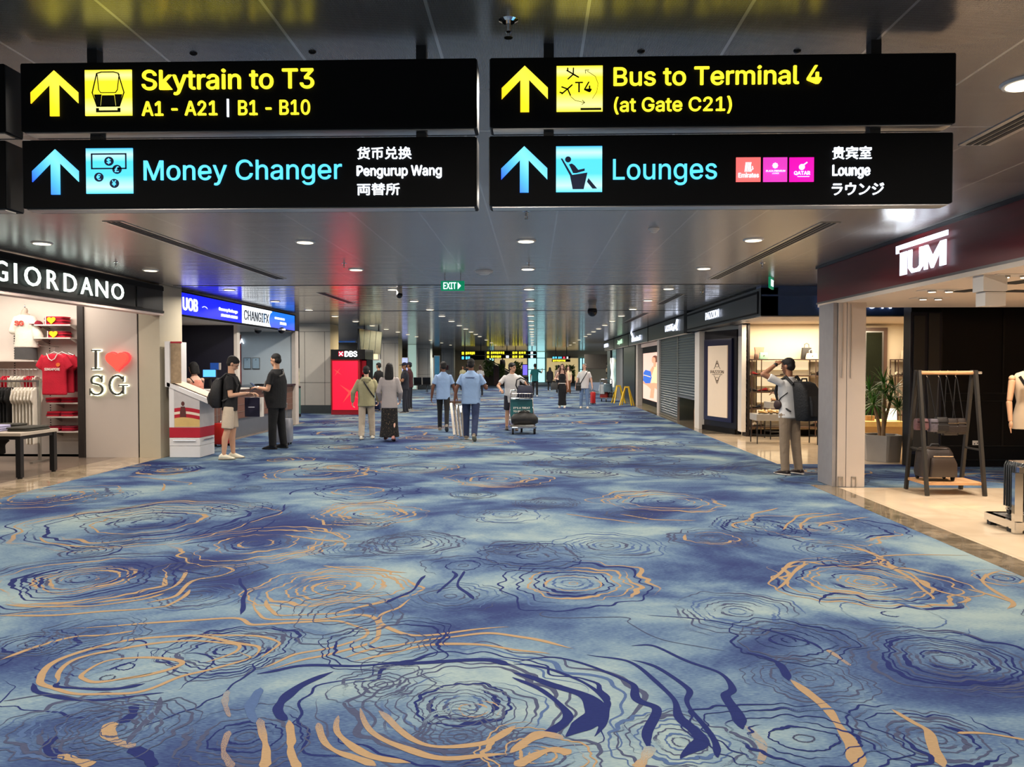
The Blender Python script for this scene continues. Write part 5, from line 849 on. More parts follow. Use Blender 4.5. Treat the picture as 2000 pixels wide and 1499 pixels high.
t = thing('handbag', 'pink clutch bag standing behind the mint bag on the top shelf', 'handbag', (bx(1487), 17.4, zt0)); MB().loft([((bx(1487), 17.42, zt0 + .001), .09, .03), ((bx(1487), 17.42, zt0 + .2), .10, .025), ((bx(1487), 17.42, zt0 + .27), .115, .02)], 20, .3).build('body', M('salmon_leather', (222, 150, 124), .5), t, smooth=50)
handbag(bx(1491), 17.25, zt0, .2, .15, .1, M('mint_leather', (150, 190, 164), .45), 'mint green boxy bag on the top shoe shelf', 0); handbag(bx(1480), 17.38, zt0, .08, .12, .08, M('brown_leather', (96, 66, 50), .5), 'small brown bag behind the mint bag on the top shelf', 0)
handbag(bx(1580), 17.4, zt0, .24, .26, .1, M('black_leather', (46, 42, 38), .4), 'dark handbag with round handle behind the cream one on the top shelf', .1); handbag(bx(1585), 17.24, zt0, .25, .13, .1, M('cream_leather', (234, 226, 200), .5), 'cream handbag before the dark one on the top shelf', .09)
# stepped display tables
def dtable(lab, x0, x1, y0, y1, z, dz, m):
    t = thing('display_table', lab, 'table', ((x0 + x1) / 2, (y0 + y1) / 2, 0)); box('tabletop', m, x0, x1, y0, y1, z - dz, z, t, bevel=.004)
    for x in (x0 + .02, x1 - .02):
        for y in (y0 + .02, y1 - .02): MB().box(x - .009, x + .009, y - .009, y + .009, .004, z - dz).build('leg', MBLKP, t)
    MB().bar((x0 + .02, y0 + .02, .16), (x1 - .02, y1 - .02, .16), .014, .014).bar((x0 + .02, y1 - .02, .16), (x1 - .02, y0 + .02, .16), .014, .014).bar((x0 + .02, y0 + .02, .16), (x1 - .02, y0 + .02, .16), .014, .014).build('brace', MBLKP, t); return z
MTG = M('table_grey', (168, 162, 154), .4); tx = lambda p, y: P(p, 800, y).x
ztA = dtable('low grey display table with gold sandals before the shoe shelves', tx(1478, 15.6), tx(1556, 15.6), 15.6, 16.1, P(1500, 810, 15.6).z, .13, MTG); ztB = dtable('higher grey display table behind the sandal table', tx(1504, 16.5), tx(1560, 16.5), 16.5, 16.95, P(1530, 786, 16.5).z, .14, MTG); ztC = dtable('black topped display table right of the backpack man', tx(1596, 15.4), tx(1640, 15.4) + .4, 15.4, 15.9, P(1610, 796, 15.4).z, .16, MBLKP)
MGS = M('sandal_gold', (222, 176, 112), .35, .3)
for k in range(6): shoe(tx(1488 + 8 * k, 15.8), 15.72 + .2 * (k % 2), ztA + .001, .3 + .5 * (k % 3), MGS, 'gold sandal on the low grey table, %s from the left' % ORD[k], grp='gold sandals on the low table')
for k in range(2): shoe(tx(1514 + 14 * k, 16.7), 16.7, ztB + .001, .4 + k, shc[4 * k], '%s shoe on the higher grey table' % ('tan', 'olive')[k], grp='shoes on the higher table')
# mirror door, second shelving, counter
a0, a1 = P(1693, 700, 17.45).x, P(1735, 700, 17.45).x; zt1 = P(1700, 640, 17.45).z
t = thing('mirror', 'tall dark framed mirror in the shoe shop behind the plant', 'mirror', ((a0 + a1) / 2, 17.5, .14)); box('frame', M('mirror_frame', (92, 70, 58), .4), a0 - .05, a1, 17.5, 17.6, .14, zt1, t); box('inner_frame', MALU, a0 - .02, a1 - .09, 17.485, 17.5, .2, zt1 - .08, t); box('glass', M('mirror_glass', (70, 74, 56), .08, .75, var=.35, vs=2), a0, a1 - .13, 17.475, 17.486, .22, zt1 - .11, t)
b0, b1 = P(1748, 700, 17.3).x, P(1800, 700, 17.3).x; zz = [P(1760, y, 17.3).z for y in (702, 734)]
t = thing('shoe_shelving', 'second bronze shelving with bag, right of the mirror', 'shelving', ((b0 + b1) / 2, 17.3, 0))
for z in zz + [.9, .5]: box('shelf', MSB, b0, b1, 17.14, 17.56, z - .02, z, t)
for x in (b0 + .01, b0 + .12, b1 - .01):
    for y in (17.16, 17.54): MB().box(x - .009, x + .009, y - .009, y + .009, .004, zz[0]).build('post', MSB, t)
handbag(P(1767, 690, 17.3).x, 17.3, zz[0], .18, .2, .1, M('taupe_leather', (186, 166, 138), .5), 'taupe handbag on the shelving right of the mirror', .1)
for k in range(3): shoe(P(1756 + 7 * k, 733, 17.3).x, 17.3, zz[1] + .001, .4 + k, shc[2 - k], '%s shoe on the shelving right of the mirror' % CN[2 - k])
t = thing('cash_counter', 'yellow lit wooden cash counter behind the potted plant', 'counter', (7.3, 15.6, 0)); c0, c1 = P(1680, 820, 15.4).x, P(1757, 820, 15.4).x + .1; zt2 = P(1720, 824, 15.4).z; box('counter_body', M('counter_tan', (196, 158, 104), .45, var=.1), c0, c1, 15.4, 16.1, .004, zt2 - .1, t); box('countertop', M('counter_gold', (238, 202, 128), .4), c0 - .03, c1 + .03, 15.37, 16.13, zt2 - .1, zt2, t)
b = P(1738, 812, 15.7); t = thing('table_lamp', 'glowing white drum lamp on the cash counter', 'lamp', (b.x, 15.7, zt2)); MB().tube([(b.x, 15.7, zt2 + .001), (b.x, 15.7, zt2 + .02)], .08, 18).build('base', MWHT, t); MB().loft([((b.x, 15.7, zt2 + .02), .13, .13), ((b.x, 15.7, zt2 + .24), .12, .12)], 20).build('lamp_shade', M('lit_shade', (255, 248, 232), .5, emit=(255, 244, 222), es=1.8), t, smooth=40)
b = P(1698, 812, 15.7); tag(MB().loft([((b.x, 15.7, zt2 + .001), .09, .07), ((b.x, 15.7, zt2 + .1), .09, .07)], 20, .4).build('tissue_box', M('box_tan', (180, 140, 96), .5)), 'small tan box at the left end of the cash counter', 'box')
# potted dracaena
pc = F(1722, 902); pc.y = 12.95; pc.x = P(1721, 890, 12.95).x; t = thing('potted_plant', 'spiky green dracaena in a grey hexagonal concrete planter', 'plant', (pc.x, pc.y, 0)); hx = [(math.cos(R(20 + 60 * i)), math.sin(R(20 + 60 * i))) for i in range(6)]; zp = P(1720, 849, 12.95).z
q = MB(); q.add([(pc.x + a * .29, pc.y + b * .29, .004) for a, b in hx] + [(pc.x + a * .33, pc.y + b * .33, zp) for a, b in hx] + [(pc.x + a * .29, pc.y + b * .29, zp) for a, b in hx] + [(pc.x + a * .28, pc.y + b * .28, zp - .05) for a, b in hx], [tuple(range(5, -1, -1))] + [(r_ * 6 + i, r_ * 6 + (i + 1) % 6, (r_ + 1) * 6 + (i + 1) % 6, (r_ + 1) * 6 + i) for r_ in range(3) for i in range(6)]); q.build('pot', M('concrete', (150, 146, 142), .7, var=.15, vs=5), t)
MB().add([(pc.x + a * .285, pc.y + b * .285, zp - .045) for a, b in hx], [tuple(range(6))]).build('soil', M('soil', (52, 40, 32), .95), t)
MTRK = M('trunk', (150, 120, 88), .8, bump=.4, bs=60, var=.2); tops = [(-.12, 0, .95), (.14, .02, 1.02), (.02, -.06, 1.22), (-.2, .1, 1.1), (.26, -.04, .82)]
for (dx, dy, dz) in tops[:3] : MB().tube([(pc.x + dx * .1, pc.y + dy, zp - .05), (pc.x + dx * .5, pc.y + dy, zp + dz * .25), (pc.x + dx * 1.1, pc.y + dy, zp + dz * .55)], [.035, .028, .02], 10).build('trunk', MTRK, t, smooth=60)
r = random.Random(3); MLF = [M('leaf_green', (72, 132, 44), .4, var=.35, vs=6), M('leaf_pale', (120, 152, 84), .4, var=.3, vs=6)]; ql = MB()
for (dx, dy, dz) in [(-.13, 0, .5), (.14, .02, .55), (.02, -.06, .68), (-.16, .1, .72), (.26, -.05, .45), (.05, .05, .85), (.2, 0, .75)]:
    c_ = Vector((pc.x + dx, pc.y + dy, zp + dz))
    for k in range(46):
        az = r.uniform(0, 6.28); el = r.uniform(-.25, 1.35); L = r.uniform(.28, .46); d = Vector((math.cos(az) * math.cos(el), math.sin(az) * math.cos(el), math.sin(el))); sd = d.cross(Vector((0, 0, 1))).normalized() * .012; vs = []
        for i in range(6): s_ = i / 5; p = c_ + d * L * s_ + Vector((0, 0, -.30 * s_ * s_ * L * (1.5 - el * .5))); wv_ = (1 - s_ ** 2) * .9 + .1; vs += [p + sd * wv_, p - sd * wv_]
        ql.cur = 0 if r.random() < .72 else 1; ql.add(vs, [(2 * i, 2 * i + 1, 2 * i + 3, 2 * i + 2) for i in range(5)])
ql.build('foliage', MLF, t, smooth=180)
# ================================================================== RIGHT: FAR SHOPS
GX = 4.06
MSHUT = M('shutter_grey', (92, 102, 104), .35, .55, var=.08)
def gy(px): return PX(px, GX).y
F4a, F4b, F3b, F2b, F1b = gy(1336), gy(1265), gy(1227), gy(1199), gy(1180)
LCW = M('lit_cool_white')
def fascia(lab, m, y0, y1, words_, lit=LT, z=(2.46, CEIL - .03)):
    t = thing('shop_fascia', lab, 'shop sign', (GX, (y0 + y1) / 2, 2.46)); box('signboard', m, GX, GX + .3, y0, y1 - .04, z[0], z[1], t); box('edge', MBLK, GX - .01, GX + .3, y1 - .04, y1, z[0] - .02, z[1], t)
    for (s, a, b, z0, h, bo) in words_: ya, yb = gy(a), gy(b); text('lettering', s, (GX - .035, ya, z0), (0, -1, 0), ya - yb, h, lit, t, bold=bo, depth=.01)
    return t
MG2 = M('green_fascia', (66, 84, 72), .35, .2)
t = fascia('grey fascia with bright white lettering and leaping mark above the shutters', MFAS, 20.5, F4b, (('LACOSTE', 1301, 1316, 2.62, .19, .02),)); q = MB(); yk = gy(1320); q.tube([(GX - .03, yk + .3, 2.62), (GX - .03, yk, 2.72), (GX - .03, yk - .2, 2.70), (GX - .03, yk - .35, 2.88)], .035, 8).tube([(GX - .03, yk - .1, 2.7), (GX - .03, yk - .3, 2.6)], .03, 8).build('mark', LT, t)
t = fascia('blue grey fascia with stacked bright white lettering and tall stroke', M('bluegrey_fascia', (84, 94, 104), .3, .3), F4b, F3b, (('bonia3', 1235, 1253, 2.56, .2, .04),)); MB().bar((GX - .03, gy(1238), 2.72), (GX - .03, gy(1234), 2.95), .06, .06).build('stroke', LT, t)
fascia('dark green fascia with pale green script lettering', MG2, F3b, F2b, (('Jophili', 1207, 1216, 2.56, .26, .01),), M('lit_pale_green', (205, 240, 205), .4, emit=(200, 245, 205), es=1.2))
fascia('farthest grey fascia with a small white lit word', M('taupe_fascia', (92, 86, 80), .4, .2), F2b, F1b, (('HERA', 1181, 1189, 2.62, .2, .05),))
st('ceiling_far_shops', 'pale soffit under the far right fascias', 'ceiling', MTC, GX + .01, 8, 20.1, F1b, 2.435, 2.46); st('wall_far_shops', 'dark interior wall of the closed far shops', 'wall', MDW, 6.0, 6.1, 17.8, 46.5, 0, 2.46)
SHX = GX + .12
def sy_(px): return PX(px, SHX).y
tag(box('shop_jamb', MWHT, SHX - .08, SHX + .1, sy_(1372), sy_(1363), .004, 2.44), 'white jamb between roller shutter and navy panel', 'post', kind='structure')
def shutter(lab, y0, y1, z0):
    t = thing('roller_shutter', lab, 'shutter', (SHX, (y0 + y1) / 2, z0)); q = MB(); n = int((2.43 - z0) / .075); pts = []
    for i in range(n): zz_ = z0 + i * .075; q.prism([(0, 0), (-.018, .02), (-.018, .05), (0, .07)], (SHX, y0, zz_), (1, 0, 0), (0, 0, 1), (0, y1 - y0, 0))
    q.box(SHX, SHX + .012, y0, y1, z0, 2.43).build('curtain', MSHUT, t); box('bottom_bar', MALU, SHX - .025, SHX + .02, y0, y1, z0 - .05, z0 - .001, t); MB().box(SHX - .03, SHX + .03, y0 - .04, y0, .004, 2.43).box(SHX - .03, SHX + .03, y1, y1 + .04, .004, 2.43).build('guide_rail', MALU, t)
ya_, yb_, yc_ = sy_(1362), sy_(1325), sy_(1290)
shutter('grey roller shutter lowered to the floor beside the bag poster', yb_ + .05, yc_, .06); shutter('grey roller shutter half raised beside the navy panel', ya_ + .04, yb_ - .05, .74)
t = thing('cardboard_box', 'brown cardboard box standing under the half raised shutter', 'box', (4.7, ya_ + .9, 0)); MB().box(4.35, 5.0, ya_ + .35, ya_ + 1.2, .004, .42).build('carton', M('cardboard', (166, 122, 84), .8), t); MB().box(4.64, 4.71, ya_ + .348, ya_ + 1.202, .005, .423).build('tape', M('tape_tan', (190, 158, 120), .4), t)
tag(MB().loft([((4.7, ya_ + .9, .43), .14, .1), ((4.7, ya_ + .9, .58), .12, .09)], 16, .5).build('blue_bag', M('blue_plastic', (50, 110, 190), .4)), 'small blue bag on the cardboard box', 'bag')
# poster light box
t = thing('poster_lightbox', 'lit fashion poster of a seated woman with a blue bag', 'poster', (SHX, sy_(1270), .4)); p0_, p1_ = sy_(1286), sy_(1254); zt3 = P(1270, 682, 27).z
box('housing', MBLK, SHX + .02, SHX + .25, p0_, p1_, .15, 2.28, t); box('top_trim', M('pink_white'), SHX - .03, SHX + .2, p0_ - .1, p1_ + .1, 2.28, 2.42, t)
LPP = M('lit_poster_pink', (232, 192, 176), .5, emit=(238, 196, 178), es=.85, var=.1, vs=2); MSB_ = box('lit_sheet', LPP, SHX + .005, SHX + .02, p0_ + .1, p1_ - .25, .34, 2.05, t)
pw = p1_ - p0_ - .35; py_ = lambda a: p1_ - .25 - a * pw; pz_ = lambda b: .34 + b * 1.71
def art(nm, pts, m, d): MB().prism([(py_(a), pz_(b)) for a, b in pts], (SHX - d, 0, 0), (0, 1, 0), (0, 0, 1), (.003, 0, 0)).build(nm, m, MSB_)
LSK = M('lit_poster_skin', (226, 160, 126), .5, emit=(232, 160, 124), es=.8); LHR = M('lit_poster_hair', (110, 60, 40), .5, emit=(120, 66, 44), es=.6); LDR = M('lit_poster_dress', (244, 208, 160), .5, emit=(248, 210, 160), es=.9); LBG = M('lit_poster_blue', (40, 96, 190), .5, emit=(44, 100, 200), es=.9)
el_ = lambda cx, cyy_, rx, ry, n=20: [(cx + rx * math.cos(6.2832 * i / n), cyy_ + ry * math.sin(6.2832 * i / n)) for i in range(n)]
art('printed_dress', [(.66, .60), (.86, .74), (1, .74), (1, .38), (.62, .36), (.56, .5)], LDR, .001); art('printed_legs', [(.02, .38), (.5, .36), (.78, .38), (1, .38), (1, .25), (.8, .28), (.74, .06), (.5, .05), (.56, .24), (.3, .3), (.02, .33)], LSK, .002); art('printed_arm', [(.5, .62), (.68, .72), (.78, .68), (.62, .52), (.56, .56)], LSK, .003); art('printed_hair', el_(.82, .86, .19, .075), LHR, .002); art('printed_face', el_(.74, .84, .12, .062), LSK, .004); art('printed_neck', [(.74, .80), (.9, .8), (.88, .70), (.72, .7)], LSK, .0035); art('printed_bag', [(.02, .40), (.06, .58), (.2, .64), (.56, .61), (.62, .48), (.52, .36), (.2, .34)], LBG, .005); art('printed_flap', [(.07, .53), (.56, .50), (.56, .485), (.07, .515)], LDR, .006)
for px in (1247, 1289): tag(box('shop_jamb', M('pale_jamb'), SHX - .06, SHX + .12, sy_(px + 1.6), sy_(px - 2.2), .004, 2.44), 'pale jamb ' + ('left' if px == 1247 else 'right') + ' of the fashion poster', 'post', kind='structure')
for (a, b, m, lab) in ((1240, 1218, MDW, 'dark glass shop front beyond the poster'), (1216, 1204, M('grey_wall2', (120, 122, 124), .5), 'grey wall panel under the green fascia'), (1203, 1196, M('green_glass', (120, 150, 140), .15), 'greenish glass panel under the green fascia'), (1192, 1186, MFAS, 'grey shop front panel under the farthest fascia')): tag(box('shop_front', m, SHX, SHX + .1, sy_(a), sy_(b), .004, 2.45), lab, 'shop front', kind='structure')
yq = sy_(1196); q = MB()
for s_ in (-1, 1): q.loft([((SHX - .032, yq + .0, 1.2), .03, .18, (1, 0, 0), (0, 1, 0)), ((SHX - .032, yq + s_ * .5, 1.75), .03, .22, (1, 0, 0), (0, 1, 0)), ((SHX - .032, yq + s_ * .45, 2.0), .03, .08, (1, 0, 0), (0, 1, 0))], 12); q.loft([((SHX - .032, yq + .0, 1.2), .03, .2, (1, 0, 0), (0, 1, 0)), ((SHX - .032, yq + s_ * .5, .75), .03, .2, (1, 0, 0), (0, 1, 0)), ((SHX - .032, yq + s_ * .35, .45), .03, .1, (1, 0, 0), (0, 1, 0))], 12)
tag(q.build('lit_sculpture', M('lit_sculpture', (250, 244, 232), .5, emit=(255, 248, 236), es=1.3), smooth=60), 'glowing white looped emblem on the far right shop front', 'lit emblem')
# yellow floor sign frames
def afr(x, y, lab, rz):
    t = thing('caution_sign', lab, 'floor sign', (x, y, 0), rz); m = M('caution_yellow', (232, 190, 40), .45)
    for s_ in (-1, 1):
        q = MB(); q.bar((-.24, s_ * .26, .004), (-.07, s_ * .03, .72), .05, .03).bar((.24, s_ * .26, .004), (.07, s_ * .03, .72), .05, .03).bar((-.07, s_ * .03, .72), (.07, s_ * .03, .72), .05, .03); q.build('panel', m, t, world=False)
    MB().box(-.09, .09, -.05, .05, .70, .76).build('handle', m, t, world=False)
a = F(1208, 788); afr(a.x, a.y, 'yellow A-frame caution sign beside the luggage trolley', .1); a = F(1226, 793); afr(a.x, a.y + .3, 'yellow A-frame caution sign nearer the poster', -.3)

# ================================================================== LEFT: PILLARS AND BANK MACHINE
def pillar(lab, yc, px0, px1, lit):
    x0, x1 = P(px0, 700, yc).x, P(px1, 700, yc).x; t = thing('pillar', lab, 'pillar', ((x0 + x1) / 2, yc + .5, 0), kind='structure'); box('core', MGREY, x0, x1, yc, yc + 1.05, .004, CEIL - .002, t); box('side_face', lit, x1, x1 + .012, yc + .002, yc + 1.05, .35, CEIL - .01, t); box('base', M('pillar_base', (74, 80, 82), .4, .2), x0 - .015, x1 + .015, yc - .015, yc + 1.06, .004, .27, t)
    q = MB(); w_ = x1 - x0
    for f in (.17, .82): q.box(x0 + w_ * f - .006, x0 + w_ * f + .006, yc - .003, yc, .27, 2.72)
    for z in (1.02, 2.72): q.box(x0, x1, yc - .003, yc, z - .006, z + .006)
    q.build('panel_joint', MDRK, t)
LPC = M('pillar_side_lit', (222, 200, 150), .5, var=.04); LPG = M('pillar_glow', (222, 226, 214), .5)  # light falling on the pillar sides is put into these colours
pillar('grey panelled pillar left of the red bank machine', 25.4, 585, 645, LPC); pillar('second grey pillar, beyond the bank machine', 38.6, 744, 778, LPC); pillar('third pale pillar, above the bench seats', 51, 814, 840, M('pale_side_lit', (214, 220, 210), .5)); pillar('fourth pillar, lavender grey, left of the far signs', 63.5, 862, 886, MGREY)
y0 = 24.6; x0, x1 = P(646, 700, y0).x, P(713, 700, y0).x; zt4, zm, zb4 = P(680, 683, y0).z, P(680, 702, y0).z, 0
t = thing('bank_machine', 'red lit bank machine booth with black header', 'bank machine', ((x0 + x1) / 2, y0, 0)); RB = M('lit_bank_red', (235, 12, 44), .4, emit=(255, 14, 52), es=1.0); RD = M('bank_red', (150, 12, 30), .4)
box('header', M('gloss_black', (10, 10, 11), .15), x0, x1, y0, y0 + 1.3, zm, zt4, t); xr1 = P(700, 700, y0).x; box('surround', RD, x0, xr1 + .03, y0 + .03, y0 + 1.3, .004, zm - .004, t); box('light_panel', RB, x0 + .05, xr1 - .03, y0 + .01, y0 + .03, .16, zm - .06, t); box('machine_side', MBLK, xr1 + .032, x1 - .02, y0 + .35, y0 + 1.3, .004, zm - .004, t)
MB().box(xr1 + .04, x1 - .04, y0 + .33, y0 + .35, 1.3, 1.75).build('machine_screen', M('machine_screen', (120, 14, 26), .3, emit=(150, 16, 30), es=.5), t); MB().box(xr1 + .04, x1 - .03, y0 + .2, y0 + .35, .98, 1.04).build('keypad', MALU, t)
text('lettering', 'DBS', (P(673, 697, y0).x, y0 - .012, P(673, 697.5, y0).z), (1, 0, 0), P(698, 697, y0).x - P(673, 697, y0).x, P(690, 686, y0).z - P(690, 697.5, y0).z, LWH, t, bold=.03, depth=.012)
a = P(666, 691.5, y0); MB().box(a.x - .075, a.x + .075, y0 - .008, y0, a.z - .075, a.z + .075).build('logo_square', RB, t); MB().bar((a.x - .06, y0 - .012, a.z - .06), (a.x + .06, y0 - .012, a.z + .06), .022, .006, up=(0, 1, 0)).bar((a.x - .06, y0 - .012, a.z + .06), (a.x + .06, y0 - .012, a.z - .06), .022, .006, up=(0, 1, 0)).build('logo_cross', LWH, t)
def spark(px, py, r, nm):
    c = P(px, py, y0); q = MB(); pts = []
    for i in range(8): rr = r if i % 2 == 0 else r * .13; an = R(45 + 45 * i) + .15; pts.append((rr * math.cos(an), rr * math.sin(an)))
    q.prism(pts, (c.x, y0 + .004, c.z), (1, 0, 0), (0, 0, 1), (0, .006, 0)).build(nm, M('lit_spark_orange', (255, 60, 60), .4, emit=(255, 66, 58), es=1.0), t)
spark(684, 767, .42, 'star_graphic'); spark(659, 727, .16, 'star_graphic')
# hanging flight information displays
fy = 27.5; t = thing('flight_display', 'tilted bank of four hanging flight displays beyond the bank machine', 'display', (P(723, 650, fy).x, fy, 2.2))
tl, tr, br_, bl_ = P(706, 643, fy), P(750, 650, fy), P(743, 693, fy), P(697, 686, fy); MDS = M('display_glass', (176, 180, 152), .14, .25)
for k in range(4):
    f0, f1 = k / 4 + .01, (k + 1) / 4 - .01; q = MB(); pts = [tl.lerp(tr, f0), tl.lerp(tr, f1), bl_.lerp(br_, f1), bl_.lerp(br_, f0)]; dd = Vector((0, .12, 0)); q.add([p + (Vector((0, -.35, 0)) if i < 2 else Vector((0, 0, 0))) for i, p in enumerate(pts)] + [p + dd + (Vector((0, -.35, 0)) if i < 2 else Vector((0, 0, 0))) for i, p in enumerate(pts)], [(0, 1, 2, 3), (7, 6, 5, 4), (0, 4, 5, 1), (1, 5, 6, 2), (2, 6, 7, 3), (3, 7, 4, 0)]); q.build('screen', MDS, t)
MB().box(tl.x - .07, tl.x - .01, fy - .3, fy + .1, bl_.z, tl.z).build('side_frame', MFAS, t)
for x in (tl.x + .15, tr.x - .15): MB().tube([(x, fy - .2, tl.z - .08), (x, fy - .2, CEIL)], .02, 8).build('hanger', MBLKP, t)
# shop lights between the pillars
def panel(name, lab, cat, m, px0, px1, py0, py1, y, dep=.2, fr=MGREY):
    a, b = P(px0, py0, y), P(px1, py1, y); t = thing(name, lab, cat, ((a.x + b.x) / 2, y, b.z)); box('casing', fr, a.x - .05, b.x + .05, y + .01, y + dep, max(.004, b.z - .05), min(CEIL - .01, a.z + .05), t); box('lit_face', m, a.x, b.x, y, y + .01, max(.006, b.z), min(CEIL - .02, a.z), t); return t
LCY = M('lit_shop_cyan', (200, 235, 240), .5, emit=(205, 240, 248), es=.9); LWM = M('lit_shop_warm', (255, 232, 190), .5, emit=(255, 226, 178), es=1.0); LLV = M('lit_shop_lavender', (190, 196, 240), .5, emit=(180, 190, 255), es=.8)
panel('lit_wall_display', 'lit cream display wall beyond the bank machine', 'shop display', LWM, 726, 738, 692, 702, 33); panel('lit_wall_display', 'pale lit shop panel between the first two pillars', 'shop display', M('lit_dim', (176, 200, 196), .5, emit=(170, 200, 196), es=.35), 718, 744, 704, 780, 37.5); panel('lit_wall_display', 'lavender lit shop front between second and third pillars', 'shop display', LLV, 784, 796, 700, 742, 47); panel('lit_wall_display', 'pale cyan lit wall beside the third pillar', 'shop display', M('lit_pale_cyan', (196, 220, 206), .5, emit=(190, 222, 206), es=.5), 797, 813, 672, 760, 50); panel('lit_wall_display', 'bright white light column right of the third pillar', 'shop display', LCY, 839, 845, 700, 745, 52.5); panel('lit_wall_display', 'dark shelf display left of the fourth pillar', 'shop display', M('lit_shelf_blue', (50, 90, 110), .5, emit=(60, 120, 150), es=.5, var=.8, vs=3), 849, 858, 696, 738, 60)
panel('lit_wall_display', 'bright striped shop goods seen past the booth end', 'shop display', M('lit_goods', (180, 170, 140), .5, emit=(190, 180, 150), es=.5, var=.9, vs=7), 576, 586, 722, 752, 27); 
t = thing('glass_railing', 'greenish glass railing panel past the booth end', 'railing', (P(580, 780, 23.5).x, 23.5, 0)); a, b = P(574, 758, 23.5), P(587, 810, 23.5); box('glass', M('teal_glass', (140, 190, 180), .1, trans=.6), a.x, b.x, 23.5, 23.53, .1, a.z, t); MB().box(a.x, b.x, 23.48, 23.55, a.z, a.z + .05).box(a.x, b.x, 23.48, 23.55, .006, .1).build('rail', MBLKP, t)
panel('poster', 'white framed dark poster on the fourth pillar', 'poster', M('poster_maroon', (120, 70, 70), .5), 867, 876, 714, 723, 63.4, .05, MWHT)
st('wall_shops_left', 'dim shop wall behind the left pillars', 'wall', M('dim_wall', (118, 104, 92), .6), -15.4, -11.5, 22, 75, 0, CEIL)
LBN = M('lit_band_blue', (40, 120, 220), .5, emit=(40, 130, 255), es=1.2); t = panel('shop_fascia', 'blue lit fascia strip above the bank machine', 'shop sign', LBN, 658, 694, 662, 668, 44)
# bench seats
t = thing('bench_seats', 'dark airport seats under the third pillar', 'seats', (P(812, 765, 46).x, 46, 0)); a = P(806, 760, 46)
for k in range(3): x = a.x + .55 * k - .3; MB().box(x - .24, x + .24, 45.8, 46.25, .40, .45).build('seat', MBLKP, t); MB().obox((x, 46.3, .66), (.48, .04, .45), Matrix.Rotation(.2, 3, 'X')).build('backrest', MBLKP, t)
for x in (a.x - .35, a.x + .85): MB().bar((x, 45.75, .006), (x, 46.05, .4), .04, .03).bar((x, 46.4, .006), (x, 46.05, .4), .04, .03).build('leg', MALU, t)

# ================================================================== FAR END OF THE HALL
FYE = 74.0
st('wall_far', 'warm wall at the far end of the hall', 'wall', M('far_wall', (196, 180, 150), .6), -15.4, 11, FYE, FYE + .2, 0, CEIL)
def win(n, px0, px1, py0, py1, lab):
    a, b = P(px0, py0, FYE - .12), P(px1, py1, FYE - .12); t = thing('window_%d' % n, lab, 'window', ((a.x + b.x) / 2, FYE - .1, b.z), kind='structure'); box('daylight_glass', M('lit_daylight', (190, 240, 245), .2, emit=(176, 240, 246), es=1.25), a.x, b.x, FYE - .10, FYE - .06, max(b.z, .02), min(a.z, CEIL), t); q = MB()
    for f in (0, .5, 1): x = a.x + (b.x - a.x) * f; q.box(x - .05, x + .05, FYE - .14, FYE - .10, max(b.z, .02), min(a.z, CEIL))
    for z in (1.2, 2.3): q.box(a.x, b.x, FYE - .14, FYE - .10, z, z + .07)
    q.build('mullion', M('mullion', (90, 120, 124), .4), t)
win(1, 1031, 1065, 688, 748, 'tall cyan daylight window right of the purple screen'); win(2, 1132, 1143, 700, 735, 'narrow cyan daylight window behind the white tee man'); win(3, 955, 965, 700, 716, 'small cyan window over the escalator')
LFW = M('lit_far_cream', (240, 216, 160), .5, emit=(240, 212, 150), es=.55)  # the far cream wall glows by itself; its brightness is put into emission
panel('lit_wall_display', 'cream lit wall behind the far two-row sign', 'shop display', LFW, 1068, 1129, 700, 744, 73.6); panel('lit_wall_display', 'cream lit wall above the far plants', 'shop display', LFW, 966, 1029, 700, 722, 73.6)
def farsign(px0, px1, py0, py1, rows, lab, y=57):
    a, b = P(px0, py0, y), P(px1, py1, y); t = thing('hanging_sign', lab, 'direction sign', ((a.x + b.x) / 2, y, b.z)); n = len(rows); H_ = (a.z - b.z) / n
    for i, row in enumerate(rows):
        z1_ = a.z - i * H_; box('housing', MBLK, a.x, b.x, y, y + .15, z1_ - H_ + .03, z1_, t)
        for (f0, f1, m) in row:
            x0_, x1_ = a.x + (b.x - a.x) * f0, a.x + (b.x - a.x) * f1; k = max(1, int((x1_ - x0_) / .14)); q = MB()
            for j in range(k): w_ = (x1_ - x0_) / k; q.box(x0_ + j * w_, x0_ + (j + .78) * w_, y - .012, y - .002, z1_ - H_ * (.72 if j % 3 else .8), z1_ - H_ * .18)
            q.build('lettering', m, t)
    for x in (a.x + .3, b.x - .3): box('hanger', MBLKP, x - .03, x + .03, y + .04, y + .1, a.z, CEIL, t)
farsign(900, 947, 686, 704, [[(.04, .16, YEL), (.2, .6, YEL)], [(.04, .16, BLU), (.2, .4, BLU)]], 'leftmost far hanging sign, yellow over blue'); farsign(949, 998, 686, 701, [[(.04, .16, YEL), (.2, .75, YEL)], [(.04, .16, YEL), (.2, .62, YEL), (.8, .95, LWH)]], 'second far hanging sign, two yellow rows'); farsign(999, 1047, 686, 701, [[(.04, .26, YEL), (.3, .6, YEL), (.78, .9, LWH)], [(.04, .26, YEL), (.3, .5, YEL), (.78, .9, LWH)]], 'third far hanging sign, yellow rows before the daylight window')
farsign(1078, 1114, 696, 708, [[(.03, .3, BLU), (.34, .55, BLU), (.6, .75, M('lit_red_sq', (230, 60, 80), .4, emit=(240, 60, 90), es=1.2)), (.8, .9, LWH)], [(.05, .75, YEL)]], 'far right hanging sign, blue with red squares over yellow', 62)
